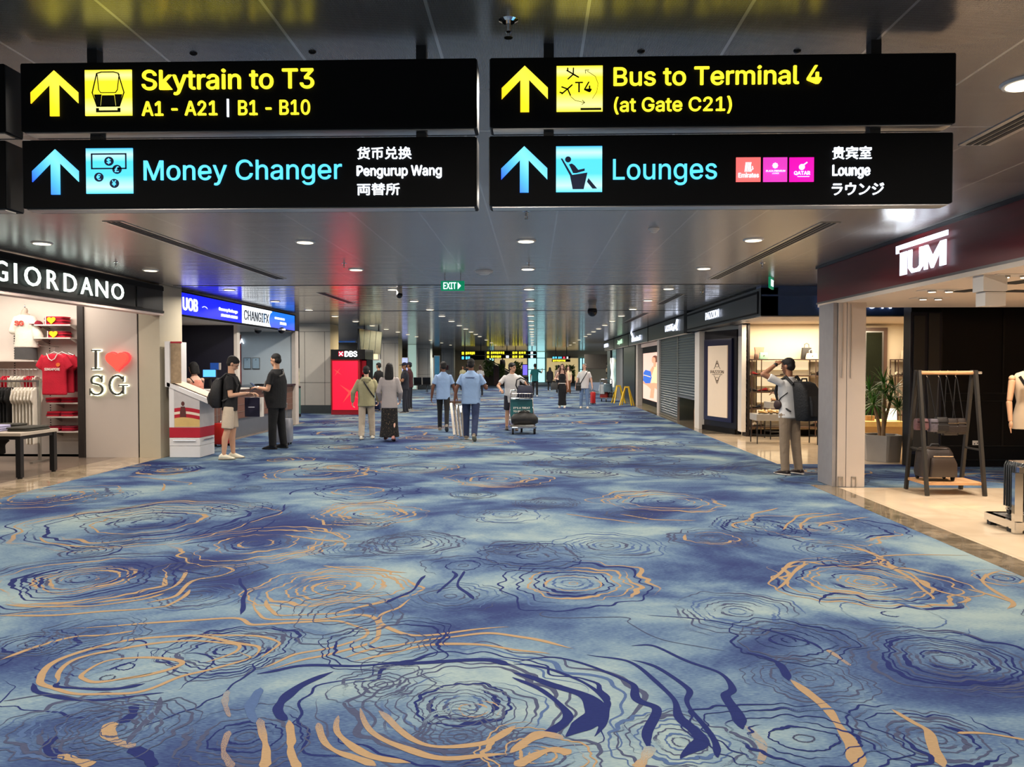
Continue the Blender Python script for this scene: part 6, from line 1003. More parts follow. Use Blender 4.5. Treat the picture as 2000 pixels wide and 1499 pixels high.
t = panel('information_screen', 'purple lit standing screen left of the daylight window', 'screen', M('lit_purple', (120, 100, 230), .4, emit=(128, 112, 246), es=1.0), 1021, 1030, 713, 733, 60, .15, MBLKP); a = P(1025, 735, 60); box('stand', MBLKP, a.x - .3, a.x + .3, 60.02, 60.14, .006, a.z - .02, t)
a, b = P(950, 702, 66), P(984, 724, 66); t = thing('escalator', 'escalator rising left behind the far signs', 'escalator', (a.x, 66, 0)); MB().bar((a.x, 66, a.z + .1), (b.x + 1, 66, b.z - .35), .12, .08).build('handrail', MBLKP, t); MB().prism([(a.x, .01), (a.x, a.z), (b.x + 1, b.z - .45), (b.x + 1.6, .01)], (0, 66.1, 0), (1, 0, 0), (0, 0, 1), (0, 1.0, 0)).build('truss', M('escalator_grey', (120, 116, 100), .4), t)
def bush(px0, px1, py0, y, h, lab, seed):
    a, b = F(px0, 748), P(px1, py0, y); x0, x1 = P(px0, 740, y).x, P(px1, 740, y).x; t = thing('planter_shrub', lab, 'plant', ((x0 + x1) / 2, y, 0)); box('planter', M('planter_brown', (70, 60, 50), .6), x0, x1, y - .3, y + .3, .006, .75, t); r = random.Random(seed); q = MB()
    for k in range(240):
        c = Vector((r.uniform(x0, x1), y + r.uniform(-.4, .4), .7 + (h - .7) * r.random() ** 1.3)); az = r.uniform(0, 6.28); d = Vector((math.cos(az), math.sin(az), r.uniform(-.2, 1))) * r.uniform(.12, .3); s_ = Vector((-d.y, d.x, .05)) * .35; q.cur = r.randint(0, 1); q.add([c - d, c + s_, c + d, c - s_], [(0, 1, 2, 3)])
    q.build('foliage', [M('far_leaf', (128, 160, 86), .6, var=.4), M('far_leaf_pale', (150, 168, 100), .6, var=.4)], t)
bush(946, 965, 712, 62, 2.0, 'green shrub bed at the foot of the escalator', 1); bush(974, 985, 716, 62, 1.7, 'slim green shrub beside the far notice board', 2); bush(1005, 1020, 716, 62, 1.9, 'green shrub bed left of the purple screen', 3)
panel('notice_board', 'dark notice board standing before the far shrubs', 'notice board', M('board_maroon', (74, 48, 48), .5, var=.6, vs=3), 965, 974, 716, 753, 61, .1, MFAS)
for k, (a_, b_, c_) in enumerate(((1086, 1096, 722), (1105, 1122, 724))): bush(a_, b_, c_, 70, 1.6, ('pale shrub bed before the cream far wall, left', 'pale shrub bed before the cream far wall, right')[k], 5 + k)
# warm restaurant goods at the far right
t = thing('cafe_display', 'brown crowded cafe display beyond the far right shops', 'shop display', (8, 47, 0)); r = random.Random(9); q = MB()
for k in range(150):
    c = Vector((r.uniform(4.6, 8.2), r.uniform(47, 50), r.uniform(.7, 2.0))); q.cur = r.randint(0, 3); s_ = r.uniform(.05, .16); q.ell(c, (s_, s_, s_ * r.uniform(.6, 1.6)), nu=8, nv=5)
q.build('goods', [M('goods_brown', (92, 62, 42), .6), M('goods_gold', (190, 140, 60), .4), M('goods_cream', (216, 190, 150), .6), M('goods_dark', (50, 34, 28), .6)], t); box('cabinet', M('cabinet_brown', (72, 50, 38), .5), 4.5, 8.3, 47, 50, .006, .75, t)
MB().ell((5.0, 46.6, 1.1), (.14, .14, .18)).ell((4.9, 46.6, .75), (.18, .18, .22)).ell((5.05, 46.6, 1.4), (.1, .1, .12)).build('lit_globes', M('lit_globe', (255, 236, 170), .5, emit=(255, 230, 160), es=2.2), t, smooth=60)
panel('lit_wall_display', 'dark slatted cafe front with small white name at the far right', 'shop display', M('slat_grey', (110, 104, 96), .5), 1143, 1186, 694, 720, 52, .2, M('slat_grey'))

# ================================================================== CEILING FITTINGS
MLENS = M('lit_downlight', (255, 240, 210), .4, emit=(255, 236, 200), es=2.6); MRIM = M('rim_white', (214, 210, 204), .4)
CN_ = ['left', 'centre-left', 'centre-right', 'right']; rows = [y for y in DL_Y if y > 3]
for i, x in enumerate(DL_X):
    k = 0
    for j, y in enumerate(DL_Y):
        if y > 35 and j % 2: continue
        if y < 3: continue
        vis = abs(math.atan2(x, y)) < .62
        if not vis: continue
        t = thing('downlight', 'round recessed downlight, %s back in the %s line of ceiling lights' % (ORD[min(k, 19)], CN_[i]), 'ceiling light', (x, y, CEIL), group='recessed ceiling downlights'); k += 1
        MB().tube([(x, y, CEIL - .012), (x, y, CEIL + .0)], [.105, .115], 20).build('rim', MRIM, t); MB().tube([(x, y, CEIL - .016), (x, y, CEIL - .0125)], .088, 20).build('lens', MLENS, t)
def diffuser(lab, x, y0, y1, w_=.20):
    t = thing('slot_diffuser', lab, 'air vent', (x, (y0 + y1) / 2, CEIL)); box('frame', MALU, x - w_ / 2, x + w_ / 2, y0, y1, CEIL - .006, CEIL, t); q = MB()
    for k in range(3): xx = x - w_ / 2 + .03 + k * (w_ - .06) / 3 + .008; q.box(xx, xx + .03, y0 + .02, y1 - .02, CEIL - .009, CEIL - .0065)
    q.build('slot', M('slot_black'), t)
cz = CEIL - CAMZ
def cp(px, py): 
    d = CR @ Vector(((px - 1000) / FPX, -(py - 749.5) / FPX, -1)); s_ = (CEIL - CAMZ) / d.z; return d * s_
a, b = cp(232, 432), cp(540, 545); diffuser('long black slotted air vent in the ceiling above the money changer', a.x * .5 + b.x * .5, a.y, b.y); a, b = cp(1620, 434), cp(1395, 545); diffuser('long slotted air vent in the ceiling before the dark red fascia', a.x * .5 + b.x * .5, a.y, b.y); a, b = cp(1900, 283), cp(2080, 195); diffuser('slotted air vent in the ceiling at the upper right photo edge', a.x * .5 + b.x * .5, b.y, a.y)
a, b = cp(1328, 575), cp(1290, 594); diffuser('slotted air vent in the ceiling before the shoe shop fascia', (a.x + b.x) / 2, a.y, b.y); a, b = cp(1262, 612), cp(1220, 631); diffuser('slotted air vent in the ceiling before the shutters', (a.x + b.x) / 2, a.y, b.y); a, b = cp(625, 572), cp(688, 592); diffuser('slotted air vent in the ceiling before the grey pillar', (a.x + b.x) / 2, a.y, b.y)
def sprinkler(lab, px, py):
    p = cp(px, py); t = thing('sprinkler', lab, 'sprinkler', (p.x, p.y, CEIL)); MB().tube([(p.x, p.y, CEIL - .008), (p.x, p.y, CEIL)], [.026, .04], 18).build('rose', MCHR, t); MB().tube([(p.x, p.y, CEIL - .045), (p.x, p.y, CEIL - .008)], .011, 10).tube([(p.x - .012, p.y, CEIL - .045), (p.x - .006, p.y, CEIL - .068)], .003, 6).tube([(p.x + .012, p.y, CEIL - .045), (p.x + .006, p.y, CEIL - .068)], .003, 6).tube([(p.x, p.y, CEIL - .07), (p.x, p.y, CEIL - .067)], .018, 14).build('head', MCHR, t)
for a in (('chrome sprinkler head above the gap between the top signs', 993, 40), ('sprinkler head over the far end of the black fascia', 226, 512), ('sprinkler head left of the second centre-left downlight', 672, 515), ('sprinkler head just below the Lounges sign', 1028, 413), ('sprinkler head beyond the first centre-right downlight', 1033, 514), ('sprinkler head right of the long right vent', 1489, 514), ('sprinkler head in the ceiling near the shoe shop vent', 1371, 571)): sprinkler(*a)
p = cp(945, 530); t = thing('smoke_detector', 'white round detector in the ceiling right of the green EXIT sign', 'smoke detector', (p.x, p.y, CEIL)); MB().tube([(p.x, p.y, CEIL - .025), (p.x, p.y, CEIL)], [.12, .135], 24).build('base', MWHT, t); MB().tube([(p.x, p.y, CEIL - .05), (p.x, p.y, CEIL - .025)], [.07, .1], 20).build('cap', MWHT, t)
p = cp(1277, 447); t = thing('smoke_detector', 'small white detector in the ceiling below the three logo squares', 'smoke detector', (p.x, p.y, CEIL)); MB().tube([(p.x, p.y, CEIL - .02), (p.x, p.y, CEIL)], [.05, .06], 18).build('base', MWHT, t); MB().tube([(p.x, p.y, CEIL - .04), (p.x, p.y, CEIL - .02)], [.025, .04], 14).build('cap', MWHT, t)
p = cp(1157, 596); t = thing('dome_camera', 'black dome security camera hanging under the ceiling before the far shops', 'camera', (p.x, p.y, CEIL)); MB().tube([(p.x, p.y, CEIL - .12), (p.x, p.y, CEIL)], [.1, .075], 20).build('mount', MWHT, t, smooth=50); MB().ell((p.x, p.y, CEIL - .15), (.115, .115, .12)).build('dome', M('dome_glass'), t, smooth=60)
p = cp(780, 565); t = thing('dome_camera', 'small grey camera under the ceiling right of the EXIT sign line', 'camera', (p.x, p.y, CEIL)); MB().tube([(p.x, p.y, CEIL - .1), (p.x, p.y, CEIL)], .05, 14).build('mount', MALU, t); MB().ell((p.x, p.y, CEIL - .11), (.06, .06, .06)).build('dome', M('dome_glass'), t, smooth=60)
EG = M('lit_exit_green', (10, 120, 84), .4, emit=(14, 138, 96), es=.75); ey = 11.8
a, b = P(861, 549, ey), P(907, 568, ey); t = thing('exit_sign', 'green EXIT sign with arrow hanging under the ceiling', 'exit sign', ((a.x + b.x) / 2, ey, b.z)); box('panel', EG, a.x, b.x, ey, ey + .03, b.z, a.z, t); text('lettering', 'EXIT', (P(866, 564, ey).x, ey - .006, P(866, 565, ey).z), (1, 0, 0), P(891, 564, ey).x - P(866, 564, ey).x, P(866, 552, ey).z - P(866, 565, ey).z, LWH, t, bold=.01, depth=.006)
q = MB(); c = P(894, 558.5, ey); q.prism([(0, -.055), (.05, 0), (0, .055)], (c.x, ey - .008, c.z), (1, 0, 0), (0, 0, 1), (0, .006, 0)).build('arrow', LWH, t)
for x in (a.x + .06, b.x - .06): MB().tube([(x, ey + .015, a.z), (x, ey + .015, CEIL)], .006, 6).build('hanger', MALU, t)
p = P(1508, 553, 12.3); t = thing('exit_sign', 'green EXIT sign turned sideways before the navy corner fascia', 'exit sign', (p.x, p.y, 2.7)); u = Vector((.42, .9, 0)).normalized(); n_ = Vector((u.y, -u.x, 0)); zz0, zz1 = P(1508, 564, 12.3).z, P(1508, 543, 12.3).z
o = p - u * .18; o.z = zz0; MB().prism([(0, 0), (.36, 0), (.36, zz1 - zz0), (0, zz1 - zz0)], o, u, (0, 0, 1), -n_ * .03).build('panel', EG, t); text('lettering', 'EXIT', tuple(o + u * .06 + n_ * .006 + Vector((0, 0, .035))), u, .24, zz1 - zz0 - .07, LWH, t, bold=.01, depth=.006, n=n_); MB().tube([(p.x, p.y, zz1), (p.x, p.y, CEIL)], .008, 6).build('hanger', MALU, t)
for k, (px, py) in enumerate(((378, 104), (610, 101), (1252, 100), (1557, 99))): p = cp(px, py); tag(MB().ell((p.x, p.y, CEIL), (.018, .012, .012)).build('cable_grommet', MBLKP, smooth=60), 'small black grommet in the ceiling above the ' + ('train symbol', 'end of the left yellow lettering', 'start of the Bus lettering', 'end of the Bus lettering')[k], 'grommet')
# ================================================================== PEOPLE
SK = {'asian': M('skin_warm', (206, 158, 128), .55, var=.05), 'tan': M('skin_tan', (160, 112, 84), .55, var=.05), 'brown': M('skin_brown', (104, 66, 48), .55, var=.05), 'fair': M('skin_fair', (226, 180, 156), .55, var=.05)}
HRB = M('hair_black', (15, 13, 13), .75, bump=.4, bs=90, var=.3); HRR = M('hair_brown', (66, 34, 24), .45, bump=.4, bs=90, var=.3); HRG = M('hair_grey', (110, 106, 104), .6, bump=.4, bs=90)
EYE = M('eye_dark', (24, 18, 16), .3); LIP = M('lip', (150, 84, 76), .5)
def rx(a): return Matrix.Rotation(a, 3, 'X')
def person(label, x, y, face, H, skin, hair, top, bottom, legs=((0, 0, .06), (0, 0, .06)), feet=(0, 0), arms=None, lean=0, head=(0, 0), build=1.0, female=False, shoes=((40, 38, 40), (200, 196, 190)), fine=True, lift=0., hem=-.12, toplen='short', bare_leg=None, belly=0., group=None, hairm=None):
    s = H / 1.75; vox = (.0068 if fine else .0105) * s; K = build
    t = thing('person', label, 'person', (x, y, lift), R(face), group)
    # joints ----------------------------------------------------------------------------
    side = (-1, 1); hip = [Vector((q * .088 * K, 0, 0)) for q in side]; knee, ank = [], []
    for i, q in enumerate(side):
        a, b, ab = R(legs[i][0]), R(legs[i][1]), legs[i][2] * q
        kn = hip[i] + Vector((ab * .5, math.sin(a), -math.cos(a))).normalized() * .43; an = kn + Vector((ab * .4, math.sin(a - b), -math.cos(a - b))).normalized() * .42; knee.append(kn); ank.append(an)
    low = 9
    for i in range(2):
        m = rx(-R(feet[i])); low = min([low] + [(ank[i] + m @ Vector(v)).z for v in ((0, -.075, -.078), (0, .17, -.078))])
    up = Vector((0, 0, -low)); hip = [v + up for v in hip]; knee = [v + up for v in knee]; ank = [v + up for v in ank]; root = up
    RT = rx(-R(lean)); T = lambda px, py, pz: (root + RT @ Vector((px, py, pz)))
    sw = (.165 if female else .182) * K; sho = [T(q * sw * .94, -.005, .442) for q in side]; arms = arms or (((-.12, .05, -1), (-.02, .2, -1)), ((.12, .05, -1), (.02, .2, -1)))
    elb, wri, fd = [], [], []
    for i in range(2):
        u, f = Vector(arms[i][0]).normalized(), Vector(arms[i][1]).normalized(); elb.append(sho[i] + u * .285); wri.append(elb[i] + f * .245); fd.append(f)
    HM = RT @ Matrix.Rotation(R(head[0]), 3, 'Z') @ rx(-R(head[1])); hc = T(0, .012 + .02 * math.sin(R(head[1])), .70 + (.0 if not female else -.0)); HP = lambda px, py, pz: hc + HM @ Vector((px, py, pz))
    S_ = lambda v: Vector(v) * s
    # body ------------------------------------------------------------------------------
    q = MB(); w1 = .145 if female else .155
    def sec(z, a, b, dy=0): return (S_(T(0, dy, z)), a * K * s, b * K * s, Vector((1, 0, 0)), RT @ Vector((0, 1, 0)))
    q.loft([sec(-.06, .12, .09), sec(.05, .14, .10), sec(.18, .12 if female else .13, .09), sec(.33, w1, .105), sec(.41, w1, .095), sec(.475, .115, .07), sec(.53, .06, .055)], 20)
    q.cap(S_(T(0, 0, .52)), .056 * s, S_(HP(0, -.01, -.05)), .052 * s)
    q.ell(S_(HP(0, -.005, .02)), (.073 * s, .093 * s, .093 * s), HM).ell(S_(HP(0, .024, -.045)), (.056 * s, .064 * s, .068 * s), HM).ell(S_(HP(0, .058, -.09)), (.026 * s, .026 * s, .024 * s), HM)
    q.cap(S_(HP(0, .086, .0)), .010 * s, S_(HP(0, .100, -.03)), .013 * s, 8); q.cap(S_(HP(-.03, .074, .018)), .012 * s, S_(HP(.03, .074, .018)), .012 * s, 8); q.cap(S_(HP(-.014, .08, -.058)), .011 * s, S_(HP(.014, .08, -.058)), .011 * s, 8)
    for k in side: q.ell(S_(HP(k * .074, -.008, -.012)), (.012 * s, .02 * s, .03 * s), HM)
    for i, k in enumerate(side):
        q.cap(S_(sho[i]), .046 * s, S_(elb[i]), .041 * s); q.cap(S_(elb[i]), .041 * s, S_(wri[i]), .027 * s)
        d = fd[i]; hd = arms[i][2] if len(arms[i]) > 2 else None
        if hd is not None: d = Vector(hd).normalized()
        n = Vector((-k, .15, 0)); n = (n - d * n.dot(d)); n = n.normalized() if n.length > .1 else Vector((0, 0, -1)); wx = d.cross(n).normalized()
        if abs(d.z) < .5 and hd is None: n = Vector((0, 0, -1)); n = (n - d * n.dot(d)).normalized(); wx = d.cross(n).normalized()
        mr = Matrix((wx, n, d)).transposed(); q.ell(S_(wri[i] + d * .05), (.040 * s, .017 * s, .054 * s), mr)
        cu = arms[i][3] if len(arms[i]) > 3 else .6
        for j in range(4):
            ln = (.068, .076, .072, .058)[j]; b0 = wri[i] + d * .092 + wx * (.027 - .018 * j); d1 = (d * math.cos(cu) + n * math.sin(cu)); d2 = (d * math.cos(cu * 2.1) + n * math.sin(cu * 2.1)); b1 = b0 + d1 * ln * .55; b2 = b1 + d2 * ln * .5
            r_ = .0085 if fine else .0105; q.cap(S_(b0 - d * .02), r_ * 1.1 * s, S_(b1), r_ * s, 8); q.cap(S_(b1), r_ * s, S_(b2), r_ * .85 * s, 8)
        sgn = 1 if wx.y > 0 or (abs(wx.y) < .2 and wx.x * -k > 0) else -1
        t0 = wri[i] + d * .03 + wx * sgn * .03; t1 = t0 + (d * .55 + wx * sgn * .6 + n * .3).normalized() * .04; t2 = t1 + (d * .9 + n * .35).normalized() * .03; q.cap(S_(t0), .012 * s, S_(t1), .0105 * s, 8); q.cap(S_(t1), .0105 * s, S_(t2), .009 * s, 8)
    for i in range(2):
        e = 1 if bare_leg else .35
        kn = hip[i].lerp(knee[i], 1 if bare_leg else .4); q.cap(S_(hip[i] + Vector((0, 0, .02))), .078 * s * K, S_(kn), .056 * s)
        if bare_leg:
            mid = knee[i].lerp(ank[i], .32) + Vector((0, -.018, 0)); q.cap(S_(knee[i]), .054 * s, S_(mid), .055 * s); q.cap(S_(mid), .055 * s, S_(ank[i]), .034 * s); m = rx(-R(feet[i])); q.cap(S_(ank[i] + m @ Vector((0, -.02, -.03))), .034 * s, S_(ank[i] + m @ Vector((0, .12, -.052))), .024 * s)
    body = q.build('body', SK[skin] if isinstance(skin, str) else skin, t, world=False, remesh=vox, relax=4 if fine else 3)
    # face ------------------------------------------------------------------------------
    if abs(((face + head[0]) + 180) % 360 - 180) > 35:
        e = MB()
        for k in side: e.ell(S_(HP(k * .030, .0825, -.002)), (.013 * s, .006 * s, .0065 * s), HM, 10, 6)
        e.build('eyes', EYE, t, world=False, smooth=60); e = MB()
        for k in side: e.cap(S_(HP(k * .016, .089, .022)), .0045 * s, S_(HP(k * .044, .079, .022)), .004 * s, 6)
        e.build('eyebrows', hairm or HRB, t, world=False, smooth=60); MB().ell(S_(HP(0, .0925, -.06)), (.021 * s, .006 * s, .008 * s), HM, 12, 6).build('lips', LIP, t, world=False, smooth=60)
    # hair ------------------------------------------------------------------------------
    hm = hairm or HRB; h = MB(); U = Vector((1, 0, 0))
    if hair in ('short', 'crop', 'bob', 'long', 'mop'):
        g = 1.0 if hair != 'crop' else .965
        h.ell(S_(HP(0, -.016, .040)), (.081 * g * s, .097 * g * s, .086 * g * s), HM); h.ell(S_(HP(0, -.045, -.012)), (.077 * g * s, .066 * g * s, .072 * g * s), HM)
        if hair == 'short':
            for k in range(7): h.ell(S_(HP(-.055 + .018 * k, .062 - .02 * abs(k - 3) / 3, .078 - .012 * abs(k - 3) / 3)), (.022 * s, .034 * s, .02 * s), HM, 10, 6)
        if hair == 'mop': h.ell(S_(HP(0, -.036, .040)), (.083 * s, .096 * s, .088 * s), HM); h.ell(S_(HP(0, .028, .085)), (.06 * s, .04 * s, .022 * s), HM)
        if hair == 'bob': h.loft([(S_(HP(0, -.03, .03)), .09 * s, .09 * s, HM @ U, HM @ Vector((0, 1, 0))), (S_(HP(0, -.035, -.06)), .1 * s, .085 * s, HM @ U, HM @ Vector((0, 1, 0))), (S_(HP(0, -.045, -.135)), .096 * s, .07 * s, HM @ U, HM @ Vector((0, 1, 0)))], 20)
        if hair == 'long': h.loft([(S_(HP(0, -.03, .03)), .088 * s, .085 * s), (S_(HP(0, -.05, -.08)), .098 * s, .07 * s), (S_(HP(0, -.085, -.19)), .105 * s, .05 * s), (S_(HP(0, -.095, -.27)), .09 * s, .038 * s), (S_(HP(0, -.098, -.33)), .05 * s, .02 * s)], 20)
        if hair == 'long' and abs(face) > 90:
            for k in side: h.cap(S_(HP(k * .075, .03, 0)), .03 * s, S_(HP(k * .1, .06, -.16)), .04 * s); h.cap(S_(HP(k * .1, .06, -.16)), .04 * s, S_(HP(k * .11, .05, -.28)), .028 * s)
    if hair == 'hijab': h.ell(S_(HP(0, -.015, .02)), (.09 * s, .105 * s, .108 * s), HM); h.loft([(S_(HP(0, -.02, 0)), .09 * s, .09 * s), (S_(HP(0, -.02, -.12)), .11 * s, .1 * s), (S_(T(0, -.02, .48)), .19 * s, .13 * s), (S_(T(0, -.03, .36)), .2 * s, .14 * s)], 20)
    if hair == 'cap':
        h.ell(S_(HP(0, -.04, -.01)), (.078 * s, .066 * s, .07 * s), HM); c = MB().ell(S_(HP(0, -.005, .05)), (.084 * s, .102 * s, .075 * s), HM).ell(S_(HP(0, .12, .045)), (.07 * s, .07 * s, .012 * s), HM); c.build('cap', M('cap_navy', (22, 26, 52), .7), t, world=False, smooth=60)
    h.build('hair', hm if hair != 'hijab' else M('black_scarf', (18, 18, 20), .9), t, world=False, remesh=.009 * s, relax=2)
    # top -------------------------------------------------------------------------------
    mt, kind = top; ex = {'tee': .016, 'polo': .02, 'hoodie': .034, 'knit': .028, 'tank': .008, 'uniform': .02}[kind]
    q = MB(); A = (.142, .128, .146, .15) if female else (.158, .156, .17, .178)
    secs = [sec(hem, A[0] + ex + .006, .115 + ex), sec(.04, A[0] + ex * .8, .112 + ex + belly * .8, belly * .5), sec(.17, A[1] + ex, .106 + ex + belly, belly * .5), sec(.31, A[2] + ex * .9, .116 + ex * .8 + belly * .3), sec(.40, A[3] + ex * .5, .105 + ex * .8), sec(.448, A[3] * .97 + ex * .3, .092 + ex * .6), sec(.485, A[3] * .76 + ex * .2, .078 + ex * .4), sec(.515, .096 + ex * .2, .07 + ex * .3), sec(.535, .074 + ex * .2, .064 + ex * .2)]
    if kind == 'tank': secs = [sec(hem, A[0] + ex, .11 + ex), sec(.17, A[1] + ex, .10 + ex), sec(.31, A[2] + ex, .114 + ex), sec(.40, A[3] * .92, .106), sec(.435, A[3] * .72, .092)]
    q.loft(secs, 26)
    if kind != 'tank':
        for i in range(2):
            if toplen == 'short': e = sho[i].lerp(elb[i], .68); d_ = (elb[i] - sho[i]).normalized(); ax = d_.cross(Vector((0, 1, .01))).normalized(); ay = d_.cross(ax); q.ell(S_(sho[i]), (.053 * s,) * 3); q.loft([(S_(sho[i].lerp(elb[i], .06)), .052 * s, .054 * s, ax, ay), (S_(e), .064 * s, .062 * s, ax, ay)], 14)
            else: q.cap(S_(sho[i]), (.055 + ex * .25) * s, S_(elb[i]), (.05 + ex * .35) * s); q.cap(S_(elb[i]), (.05 + ex * .35) * s, S_(elb[i].lerp(wri[i], .9)), (.036 + ex * .3) * s)
    if kind == 'hoodie': q.ell(S_(T(0, -.085, .50)), (.125 * s, .07 * s, .065 * s), RT); q.ell(S_(T(0, -.10, .455)), (.09 * s, .055 * s, .06 * s), RT)
    if kind in ('polo', 'uniform'): q.loft([sec(.515, .078, .072), sec(.562, .068, .066)], 18)
    q.build({'tee': 'tee_shirt', 'polo': 'polo_shirt', 'hoodie': 'hoodie', 'knit': 'cardigan', 'tank': 'tank_top', 'uniform': 'uniform_shirt'}[kind], mt, t, world=False, remesh=(.011 if fine else .015) * s, relax=3)
    # bottom ----------------------------------------------------------------------------
    mb_, kb = bottom[:2]; wd = bottom[2] if len(bottom) > 2 else 1.0; q = MB(); pz = lambda z, a, b: (S_(root + Vector((0, 0, z))), a * K * s, b * K * s)
    if kb == 'skirt':
        fx = (ank[0].x + ank[1].x) / 2; fy_ = (ank[0].y + ank[1].y) / 2; zb = .10
        q.loft([(S_((fx, fy_ - .02, zb)), .215 * wd * s, .17 * wd * s), (S_((fx, fy_ * .8, zb + .25)), .185 * wd * s, .15 * wd * s), (S_(root + Vector((0, 0, -.18))), .17 * K * s, .135 * s), (S_(root + Vector((0, 0, .0))), .155 * K * s, .125 * s), (S_(root + Vector((0, 0, .14))), .125 * K * s, .10 * s)], 30)
    else:
        q.loft([pz(-.10, .125, .10), pz(-.02, .158, .12), pz(.06, .155, .115), pz(.12, .142, .106)], 22)
        for i in range(2):
            h0 = hip[i] + Vector((0, 0, -.03))
            if kb == 'shorts': e = hip[i].lerp(knee[i], .93); q.tube([S_(h0), S_(hip[i].lerp(knee[i], .5)), S_(e)], [.096 * K * s, .1 * s, .098 * s], 16)
            else: q.cap(S_(h0), .092 * K * s, S_(knee[i]), .067 * wd * s); q.cap(S_(knee[i]), .067 * wd * s, S_(knee[i].lerp(ank[i], .6)), .060 * wd * s); q.tube([S_(knee[i].lerp(ank[i], .55)), S_(ank[i] + Vector((0, -.01, -.02)))], [.061 * wd * s, .055 * wd * s], 14)
    q.build({'skirt': 'skirt', 'shorts': 'shorts', 'trousers': 'trousers'}[kb], mb_, t, world=False, remesh=(.012 if fine else .016) * s, relax=3)
    # shoes -----------------------------------------------------------------------------
    su, sl = M('shoe_%d_%d_%d' % shoes[0], shoes[0], .5), M('sole_%d_%d_%d' % shoes[1], shoes[1], .6)
    for i in range(2):
        m = rx(-R(feet[i])) if not isinstance(feet[i], tuple) else feet[i]; C_ = lambda a, b, c: S_(ank[i] + m @ Vector((a, b, c))); X_, Z_ = Vector((1, 0, 0)), m @ Vector((0, 0, 1)); o = MB().loft([(C_(0, -.075, -.04), .034 * s, .034 * s, X_, Z_), (C_(0, -.03, -.02), .04 * s, .055 * s, X_, Z_), (C_(0, .05, -.035), .043 * s, .042 * s, X_, Z_), (C_(0, .12, -.052), .046 * s, .026 * s, X_, Z_), (C_(0, .175, -.06), .026 * s, .014 * s, X_, Z_)], 14).build('shoe', su, t, world=False, smooth=60)
        MB().loft([(C_(0, -.088, -.066), .03 * s, .012 * s, X_, Z_), (C_(0, -.03, -.066), .042 * s, .012 * s, X_, Z_), (C_(0, .1, -.066), .05 * s, .012 * s, X_, Z_), (C_(0, .19, -.064), .024 * s, .011 * s, X_, Z_)], 14, .8).build('sole', sl, o, world=False, smooth=60)
    W = WM[t.name]; g = lambda v: W @ S_(v)
    return dict(t=t, T=lambda *a: W @ S_(T(*a)), wri=[g(v) for v in wri], hand=[g(wri[i] + (Vector(arms[i][2]).normalized() if len(arms[i]) > 2 and arms[i][2] is not None else fd[i]) * .09) for i in range(2)], Tl=lambda *a: S_(T(*a)), s=s, elb=[S_(v) for v in elb], wl=[S_(v) for v in wri], hip=[S_(v) for v in hip], HP=lambda *a: S_(HP(*a)), ank=[g(v) for v in ank])
def fp(px, py): v = F(px, py); return v.x, v.y
CB = M('cloth_black', (26, 26, 28), .9, bump=.5, bs=14, var=.2); CW = M('cloth_white', (216, 214, 212), .9, bump=.5, bs=12, var=.04); CLB = M('cloth_light_blue', (142, 170, 208), .9, bump=.5, bs=12, var=.06); CJN = M('denim_dark', (38, 50, 82), .9, bump=.5, bs=16, var=.3, vs=5); CJL = M('denim_light', (108, 134, 170), .9, bump=.5, bs=16, var=.25, vs=5); CBG = M('cloth_beige', (206, 188, 166), .9, bump=.5, bs=14, var=.06); CKH = M('cloth_khaki', (138, 120, 100), .9, bump=.6, bs=14, var=.08); COL_ = M('cloth_olive', (166, 160, 124), .9, bump=.6, bs=10, var=.06); CGR = M('cloth_grey', (168, 160, 158), .9, bump=.4, bs=10, var=.05); CTN = M('cloth_tan', (190, 176, 156), .9, bump=.5, bs=14, var=.06); CTL = M('cloth_teal', (24, 98, 100), .9, bump=.5, bs=14); CDK = M('cloth_dark', (34, 36, 46), .9, bump=.5, bs=14)
def floral():
    m = M('cloth_coral_print', (214, 120, 96), .9); nt = m.node_tree; n = [k for k in nt.nodes if k.type == 'TEX_NOISE'][0]; n.inputs['Scale'].default_value = 38
    mx = [k for k in nt.nodes if k.type == 'MIX'][0]; mx.inputs[6].default_value = lin((196, 92, 78)) + (1,); mx.inputs[7].default_value = lin((238, 176, 150)) + (1,); return m
def speck():
    m = M('cloth_black_print', (24, 22, 22), .9, vs=60); nt = m.node_tree; n = [k for k in nt.nodes if k.type == 'TEX_NOISE'][0]; mx = [k for k in nt.nodes if k.type == 'MIX'][0]; cr = nd(nt, 'ShaderNodeValToRGB'); cr.color_ramp.elements[0].position = .62; cr.color_ramp.elements[1].position = .66
    nt.links.new(n.outputs['Fac'], cr.inputs[0]); nt.links.new(cr.outputs[0], mx.inputs[0]); mx.inputs[6].default_value = lin((18, 18, 20)) + (1,); mx.inputs[7].default_value = lin((128, 108, 84)) + (1,); return m
STAND = ((0, 0, .05), (0, 0, .05))
# woman at the counter
p = P(386, 760, 14.75); W1 = person('woman in coral patterned tank top with black bob leaning at the counter', p.x, 14.75, 62, 1.67, 'fair', 'bob', (floral(), 'tank'), (CDK, 'trousers'), arms=(((-.35, .75, -.6), (.5, .8, .15)), ((.3, .5, -.8), (-.4, .85, .2))), lean=10, female=True, build=1.08, head=(8, 0), hem=-.1, shoes=((90, 80, 80), (60, 50, 50)))
MB().tube([W1['Tl'](.10, .09, .40), W1['Tl'](.12, .0, .50), W1['Tl'](.11, -.1, .38)], .009, 6).tube([W1['Tl'](-.10, .09, .40), W1['Tl'](-.12, 0, .50), W1['Tl'](-.11, -.1, .38)], .009, 6).build('top_straps', CB, W1['t'], world=False)
